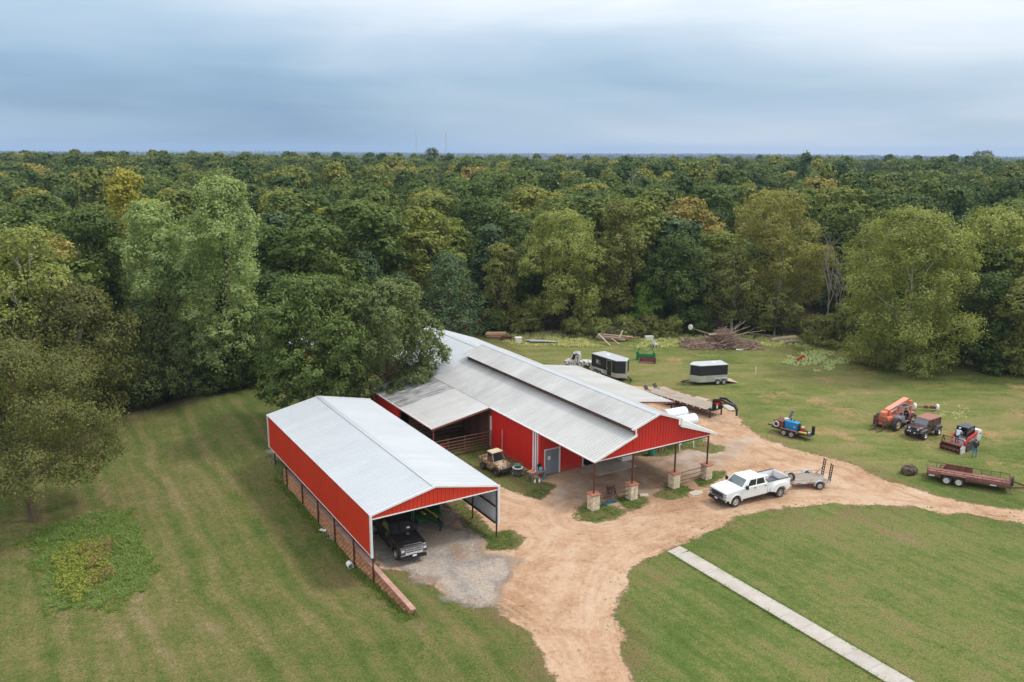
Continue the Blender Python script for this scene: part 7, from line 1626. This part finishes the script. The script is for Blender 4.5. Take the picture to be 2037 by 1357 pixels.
# white tanks on stands behind the canopy
def tank(label, pxe, pye, u, v):
    root = thing('fuel_tank', label, 'tank', uv(u, v, .0), TH - .06, 'white tanks on legs')
    zt = 2.55; R_ = .58; prf = [(.02, -1.25), (R_ * .7, -1.22), (R_, -1.12), (R_, 1.18), (R_ * .98, 1.28), (R_ * .7, 1.32), (.02, 1.33)]
    MB().lathe(prf, (0, 0, zt), 'X', 22, False).build('tank', M['tank_white'], root, smooth=40)
    for x in (-.95, .75):
        for s in (-1, 1): MB().tube([(x, s * .35, zt - .5), (x, s * .72, 0)], .045, 7).build('leg', M['white_trim'], root)
        MB().bar((x, -.55, 1.0), (x, .4, zt - .6), .05).bar((x, .55, 1.0), (x, -.4, zt - .6), .05).build('brace', M['white_trim'], root)
    for s in (-1, 1): MB().bar((-.95, s * .66, .5), (.75, s * .45, 1.6), .05).build('brace', M['white_trim'], root)
    return root
tank('pale blue white tank on legs behind the canopy, nearer the gooseneck deck', 0, 0, 16.55, 9.0); tank('white tank on splayed legs behind the right end of the canopy', 0, 0, 15.85, 6.9)
# ---- field: loader implement and bucket
gp = at(1284, 716); gr = thing('grapple_rake', 'bright green loader rake attachment standing on the field', 'loader rake', (gp.x, gp.y, 0), radians(-12))
MB().prism([(-.18, .25), (-.12, .85), (.05, .85), (.12, .2)], -1.02, 1.02).build('plate', M['green_bright'], gr) ; gr.children[0].rotation_euler = (0, 0, pi / 2)
for s in (-1, 1):
    MB().bar((s * 1.05, .0, .02), (s * 1.1, .05, 1.0), .10, .4).bar((s * 1.1, .05, 1.0), (s * .85, .3, 1.55), .10, .16).build('arm', M['green_bright'], gr)
MB().tube([(-.85, .3, 1.5), (-.2, .35, 1.0), (.3, .35, 1.15), (.85, .3, 1.5)], .05, 6).build('crossbar', M['green_bright'], gr)
for k in range(9): MB().bar((-.9 + k * .225, -.12, .30), (-.9 + k * .225, -.55, .05), .04, .07).build('tine', M['green_bright'], gr)
bp2 = at(1288, 722); bk_ = thing('loader_bucket', 'black loader bucket with rust coloured inside lying before the green rake', 'bucket', (bp2.x, bp2.y, 0), radians(-17))
b_ = MB(); b_.hexa([(-1.0, -.35, .02), (1.0, -.35, .02), (1.0, .35, .02), (-1.0, .35, .02), (-1.0, -.35, .07), (1.0, -.35, .07), (1.0, .35, .09), (-1.0, .35, .09)]); b_.hexa([(-1.0, .30, .05), (1.0, .30, .05), (1.0, .40, .05), (-1.0, .40, .05), (-1.0, .42, .65), (1.0, .42, .65), (1.0, .50, .65), (-1.0, .50, .65)])
b_.build('shell', M['rust'], bk_)
for s in (-1, 1): MB().prism([(-.40, .03), (.40, .03), (.48, .66), (.30, .62), (-.1, .3)], -.03, .03, axis='X').build('side', M['black_matte'], bk_).location = (s * 1.02, 0, 0)
MB().bar((-1, .47, .66), (1, .47, .66), .1).build('lip', M['black_matte'], bk_)
# black and white wrapped buggy behind the lean-to
cwp = at(1146, 733); cw = thing('wrapped_buggy', 'buggy cab wrapped in black and white patches behind the lean-to roof', 'buggy', (cwp.x, cwp.y, 0), radians(165), sc=1.1)
MB().prism([(1.3, .5), (1.35, .95), (.62, 1.15), (-.5, 1.1), (-.5, .4)], -.66, .66).build('body', M['cow'], cw, bevel=.05); q = frustum(.7, -.5, .66, 1.1, .3, -.45, .58, 1.98); MB().hexa(q).build('cab', M['cow'], cw, bevel=.08, smooth=40)
pane(cw, 'windshield', q[3], q[0], q[4], q[7], .1, .9, .1, .8, M['glass']); pane(cw, 'side_window', q[0], q[1], q[5], q[4], .12, .5, .15, .8, M['glass'])
MB().box((-1.25, 0, .80), (1.5, 1.25, .45)).build('rear_box', M['cow'], cw, bevel=.06)
for x in (.95, -1.25):
    for s in (-1, 1): wheel(cw, (x, s * .62, .32), .32, .24, 'grey_plastic', s)
# axle with two white wheels beyond the telehandler
ax = thing('axle', 'old axle with white wheels lying in weeds beyond the off-road car', 'axle', ((at(1822, 816) + at(1860, 818)) / 2)); d_ = at(1860, 818) - at(1822, 816); ax.rotation_euler = (0, 0, atan2(d_.y, d_.x)); ax.location.z = 0
for s in (-1, 1): MB().lathe([(.28, -.13), (.40, -.11), (.42, 0), (.40, .11), (.30, .13), (.02, .10)], (s * 1.15, 0, .40), 'X', 16).build('wheel', M['steel_white'], ax, smooth=50)
MB().tube([(-1.1, 0, .40), (1.1, 0, .40)], .06, 7).box((0, 0, .42), (.3, .3, .3)).box((.7, .1, .4), (.5, .3, .28)).build('beam', M['rust'], ax)
# charred block beside the drive
sb = at(1808, 942); r9 = random.Random(4); o9 = MB().lathe([(.05, 0), (.55, .0), (.62, .12), (.60, .45), (.56, .62), (.30, .66), (.05, .6)], n=12)
o9.v = [(x * (1 + r9.uniform(-.12, .12)) * 1.25, y * (1 + r9.uniform(-.12, .12)), z * (1 + r9.uniform(-.12, .08))) for x, y, z in o9.v]
put(o9, 'charred_stump', mat('charred_wood', (.035, .026, .022), .95, var=.5, vscale=5, dirt=(.25, .17, .10), damt=.7, dscale=2.5, bump=.8, bscale=10), (sb.x, sb.y, -.03), 'dark charred stump on the grass left of the rusty trailer', 'stump', .4)
# stake, red hydrant-like implement
sk_ = at(1503, 746); put(MB().box((0, 0, .55), (.05, .05, 1.1)).box((0, 0, .95), (.09, .02, .22)), 'marker_stake', M['white_trim'], (sk_.x, sk_.y, 0), 'thin white marker stake standing in the open field', 'stake')
hy = at(1591, 720); put(MB().bar((-.45, 0, .3), (.35, 0, .75), .22, .3).bar((-.2, 0, 0), (-.1, 0, .5), .1).bar((.2, 0, 0), (.2, 0, .6), .1).box((.45, 0, .75), (.3, .3, .3)), 'red_implement', M['red_plastic'], (hy.x, hy.y, 0), 'faded red implement half hidden in the white weeds', 'implement', .3)
# ---- lumber stacks along the field's far edge
def boards(px, py, n, ln, wd, th, m_, rz, seed, label, group, spread=.3, tilt=.05, stackz=.18, name='wood_beam'):
    r = random.Random(seed); p = at(px, py)
    base = MB().box((0, 0, 0), (ln, wd, th)); me = base.mesh(name, M[m_])
    for k in range(n):
        o = link(name, me); o.location = (p.x + r.uniform(-spread, spread), p.y + r.uniform(-spread, spread) * .8, .10 + stackz * k + th / 2); o.rotation_euler = (r.uniform(-.05, .05), r.uniform(-tilt, tilt), rz + r.uniform(-.12, .12)); o.scale = (r.uniform(.8, 1.1), 1, 1)
        tag(o, label + (', lowest of its heap' if k == 0 else (', topmost of its heap' if k == n - 1 else ', %s from the bottom' % ['', 'second', 'third', 'fourth', 'fifth', 'sixth'][k])), 'beam', group)
boards(1228, 669, 7, 6.5, .34, .24, 'lumber_dark', -.02, 1, 'grey weathered beam stacked at the back of the lumber heap', 'grey beams at the back of the lumber heap', .35, .02, .20)
boards(1215, 678, 7, 4.4, .24, .12, 'lumber', -.25, 2, 'pale weathered plank spread at the front of the lumber heap', 'pale planks at the front of the lumber heap', .7, .06, .10)
boards(1236, 676, 5, 3.6, .20, .10, 'lumber_tan', -.5, 3, 'tan plank fanned out at the right of the lumber heap', 'tan planks fanned on the lumber heap', .5, .10, .12)
def lean(a, za, b, zb, w, m_, label, name='leaning_plank'):
    A = at(*a, za); B = at(*b, zb); c = A.lerp(B, .5); mm = MB().bar(A - c, B - c, w, w * .6); o = mm.build(name, M[m_]); o.location = c; return tag(o, label, 'plank')
lean((1190, 664), 1.2, (1214, 688), .05, .2, 'lumber', 'long pale plank leaning down the front of the lumber heap'); lean((1232, 673), .7, (1239, 657), 1.6, .16, 'lumber', 'short pale plank standing up out of the lumber heap'); lean((1216, 673), .8, (1232, 685), .05, .18, 'lumber_tan', 'tan plank sloping off the middle of the lumber heap')
boards(986, 671, 4, 2.8, 1.1, .16, 'lumber_tan', .03, 4, 'tan stacked lumber bundle behind the barn ridge', 'tan bundles behind the barn ridge', .15, .02, .17, 'lumber_bundle')
boards(1008, 676, 3, 1.9, .9, .14, 'rust', -.1, 5, 'dark brown stacked boards beside the tan bundle', 'brown boards beside the tan bundle', .12, .03, .2, 'board_stack')
boards(1076, 681, 5, 4.2, .32, .05, 'roof_new', -.08, 6, 'pale blue metal sheet strip lying in the grass', 'pale metal strips in the grass', .5, .01, .03, 'metal_strip')
def crate(label, px, py, sx, sy, sz, m_='plastic_white', name='white_box'):
    p = at(px, py); rt = thing(name, label, 'box', (p.x, p.y, 0), .15); MB().box((0, 0, sz * .42), (sx, sy, sz * .84)).build('body', M[m_], rt, bevel=.03); MB().box((0, 0, sz * .92), (sx * 1.08, sy * 1.08, sz * .15)).build('lid', M[m_], rt, bevel=.02)
crate('white lidded box between tan lumber and pale metal strips', 1031, 682, .9, .8, .85); crate('white tub half hidden in weeds below the trees', 1037, 660, 1.1, .8, .7); crate('white box behind the pale chair by the shrub row', 1291, 676, 1.2, .5, .6)
chp = at(1303, 690); ch = thing('garden_chair', 'white slatted garden chair standing alone before the shrub row', 'chair', (chp.x, chp.y, 0), radians(200))
for k in range(4): MB().box((-.18 + k * .13, 0, .42), (.11, .9, .03)).build('slat', M['plastic_white'], ch)
for k in range(5): MB().box((.30, -.36 + k * .18, .75), (.03, .12, .65)).build('back_slat', M['plastic_white'], ch)
for x in (-.25, .28):
    for y in (-.42, .42): MB().box((x, y, .3), (.06, .06, .62)).build('leg', M['plastic_white'], ch)
for y in (-.45, .45): MB().box((0, y, .62), (.65, .1, .03)).build('armrest', M['plastic_white'], ch)
for k, (px, py, ln, a) in enumerate(((1075, 660, 5.5, -.02), (1105, 662, 4.0, .08))):
    p = at(px, py); put(MB().bar((-ln / 2, 0, .18), (ln / 2, 0, .16), .25, .16), 'long_beam', M['rust' if k == 0 else 'lumber_dark'], (p.x, p.y, 0), ['long rusty beam lying in the weeds under the trees', 'grey beam lying in the weeds right of the rusty one'][k], 'beam', a)
# ---- brush pile: a tangle of stems nobody could count, with big limbs on it
r4 = random.Random(44); bpc = (at(1368, 688) + at(1497, 689)) / 2; tg = MB()
def hump(x, y): return max(0.0, 2.4 * (1 - ((x - .2) / 5.6) ** 2) * (1 - (y / 2.6) ** 2) * (.75 + .4 * sin(x * 1.1 + 1)))
for k in range(1900):
    x, y = r4.uniform(-5.4, 5.4), r4.uniform(-2.5, 2.5); h = hump(x, y)
    if h < .05: continue
    z = h * r4.random() ** .45; ln = r4.uniform(.5, 2.2); a = r4.gauss(0, .8); e = r4.gauss(0, .28)
    d = Vector((cos(a) * cos(e), sin(a) * cos(e), sin(e))) * ln * .5; p = Vector((x, y, max(.06, z))); w = r4.uniform(.012, .045)
    A, B = p - d, p + d; A.z = max(.03, A.z); B.z = max(.03, B.z); tg.slot(0 if r4.random() < .8 else 1); tg.tube([A, (A + B) / 2 + Vector((0, r4.uniform(-.08, .08), r4.uniform(-.05, .1))), B], [w, w * .85, w * .5], 4)
tgo = tg.build('brush_pile', [M['brush'], M['blanched']], kind='stuff'); tgo.location = (bpc.x, bpc.y, 0)
lk = MB()
for k in range(240):
    x, y = r4.uniform(-4.4, 4.4), r4.uniform(-2.1, 2.1); h = hump(x, y) * .8
    if h > .1: lk.ell((x, y, h * r4.uniform(.2, .7)), (r4.uniform(.2, .5), r4.uniform(.2, .4), r4.uniform(.1, .25)), 6, 4, .3, r4)
lo = lk.build('brush_litter', mat('dark_brush_litter', (.10, .062, .042), .95, var=.5, vscale=3), kind='stuff'); lo.location = (bpc.x, bpc.y, 0)
def limb(label, pts, r0, m_='blanched', name='branch', twigs=4):
    P_ = [Vector(p) for p in pts]; b = MB(); rs_ = [r0 * (1 - .75 * i / (len(P_) - 1)) for i in range(len(P_))]; b.tube(P_, rs_, 7)
    for k in range(twigs):
        f = r4.uniform(.35, .95) * (len(P_) - 1); i = int(f); s_ = P_[i].lerp(P_[i + 1], f - i); d = (P_[-1] - P_[0]).normalized()
        b.tube([s_, s_ + (d + Vector((r4.uniform(-.5, .5), r4.uniform(-.5, .5), r4.uniform(-.1, .5)))) * r4.uniform(.6, 1.4)], [r0 * .35, r0 * .1], 4)
    o = b.build(name, M[m_]); o.location = (bpc.x, bpc.y, 0); return tag(o, label, 'branch')
limb('long bare limb rising steepest from the brush pile to the right', [(.2, .3, 1.4), (2.0, .6, 2.4), (3.6, .8, 3.5)], .06); limb('bare limb fanning up just below the steepest one', [(.4, .1, 1.3), (2.4, .2, 2.2), (4.3, .4, 2.9)], .055)
limb('bare limb reaching farthest right from the brush pile', [(1.2, -.2, 1.4), (3.4, -.2, 2.0), (6.4, -.1, 2.4)], .06); limb('thin upright limb in the middle of the brush pile', [(2.0, .2, 1.6), (2.2, .3, 3.0)], .05, twigs=1)
limb('thick pale log lying across the top of the brush pile', [(-1.8, -.3, 1.75), (.6, -.5, 1.9), (1.9, -.6, 2.2)], .16, twigs=1); limb('thick trunk poking out of the left end of the brush pile', [(-.8, 0, 1.5), (-2.8, .1, 2.1), (-4.2, .1, 2.6)], .20, 'brush', twigs=0)
limb('white log end lying on the grass before the brush pile', [(1.6, -2.7, .12), (2.6, -2.9, .12)], .14, 'plastic_white', twigs=0)
rl2 = MB().lathe([(.1, -.12), (.38, -.12), (.40, -.08), (.16, -.06), (.16, .06), (.40, .08), (.38, .12), (.1, .12)], axis='X', n=14); put(rl2, 'cable_drum', M['plastic_white'], (bpc.x - 4.4, bpc.y + .1, 2.75), 'white reel caught on the left end of the brush pile trunk', 'reel', .5)
# felled logs
def log(label, a, b, r0, r1, m_='brush'):
    A, B = at(*a, .2), at(*b, .2); c = A.lerp(B, .5); k = MB().tube([A - c, (B - A) * .1 + Vector((0, 0, .06)), B - c], [r0, (r0 + r1) / 2, r1], 9); o = k.build('felled_log', M[m_]); o.location = c + Vector((0, 0, .05)); return tag(o, label, 'log')
log('long crooked felled log right of the brush pile', (1492, 664), (1556, 675), .18, .28); log('thick pale sawn log at the right end of the felled logs', (1535, 677), (1582, 672), .30, .36, 'blanched'); log('grey thin log in front of the thick sawn log', (1560, 681), (1592, 680), .2, .14, 'dead_wood')
# ---- far things
def mast(label, px, ptop, dist, w):
    d = ray(px, 300); k = dist / d.y; x, y = d.x * k, dist; z0 = tz(x, y); dt = ray(px, ptop); zt = CAMH + dt.z * dist / dt.y
    root = thing('radio_mast', label, 'radio mast', (x, y, z0)); b = MB(); H = zt - z0
    for i in range(3): a = i * 2.094; b.tube([(w * cos(a), w * sin(a), 0), (w * cos(a), w * sin(a), H)], .26, 4)
    n = int(H / 4)
    for j in range(n):
        for i in range(3): a, a2 = i * 2.094, (i + 1) * 2.094; b.bar((w * cos(a), w * sin(a), H * j / n), (w * cos(a2), w * sin(a2), H * (j + 1) / n), .10)
    b.build('lattice', M['alu'], root); return root, H
m1, H1 = mast('taller radio mast with dishes on the horizon', 887, 262, 1500, .55); m2, H2 = mast('thinner plain radio mast on the horizon, left of the one with dishes', 828, 258, 1900, .42)
for z in (.60, .78, .97): MB().lathe([(.9, 0), (.9, 1.6)], (0, 0, H1 * z), 'Z', 8).build('dish', M['plastic_white'], m1)
def house(label, px, py, ln, rz, h=3.2):
    p, _, mpp = stand(px, py, py - 5); root = thing('farm_house', label, 'house', p, rz)
    MB().box((0, 0, h / 2), (ln, 7, h)).build('wall', M['plastic_white'], root); MB().prism([(-4, h), (0, h + 2), (4, h)], -ln / 2 - .4, ln / 2 + .4, axis='X').build('roof', M['roof_mid'], root)
    for k in range(4): MB().box((-ln * .36 + k * ln * .24, -3.52, 1.7), (1.3, .06, 1.3)).build('window', M['glass'], root)
house('white house far back in the gap among the pines at the right', 1692, 384, 14, .2); house('pale farm house far back left of the pines', 1448, 388, 16, -.1); house('small white farm building beyond the pale field near the horizon', 1022, 330, 18, .0, 4)
# ================================================================ AIR
hb_ = MB().box((0, 4000, 22.0), (16000, 9000, 84)).build('haze', [], kind='stuff')
vm = bpy.data.materials.new('haze_air'); vm.use_nodes = True; t = vm.node_tree; t.nodes.clear()
pv = N(t, 'ShaderNodeVolumePrincipled'); pv.inputs['Density'].default_value = 0.00012; pv.inputs['Color'].default_value = (0.50, 0.68, 0.98, 1); pv.inputs['Anisotropy'].default_value = 0.1
L(t, pv.outputs[0], N(t, 'ShaderNodeOutputMaterial').inputs['Volume']); hb_.data.materials.append(vm)
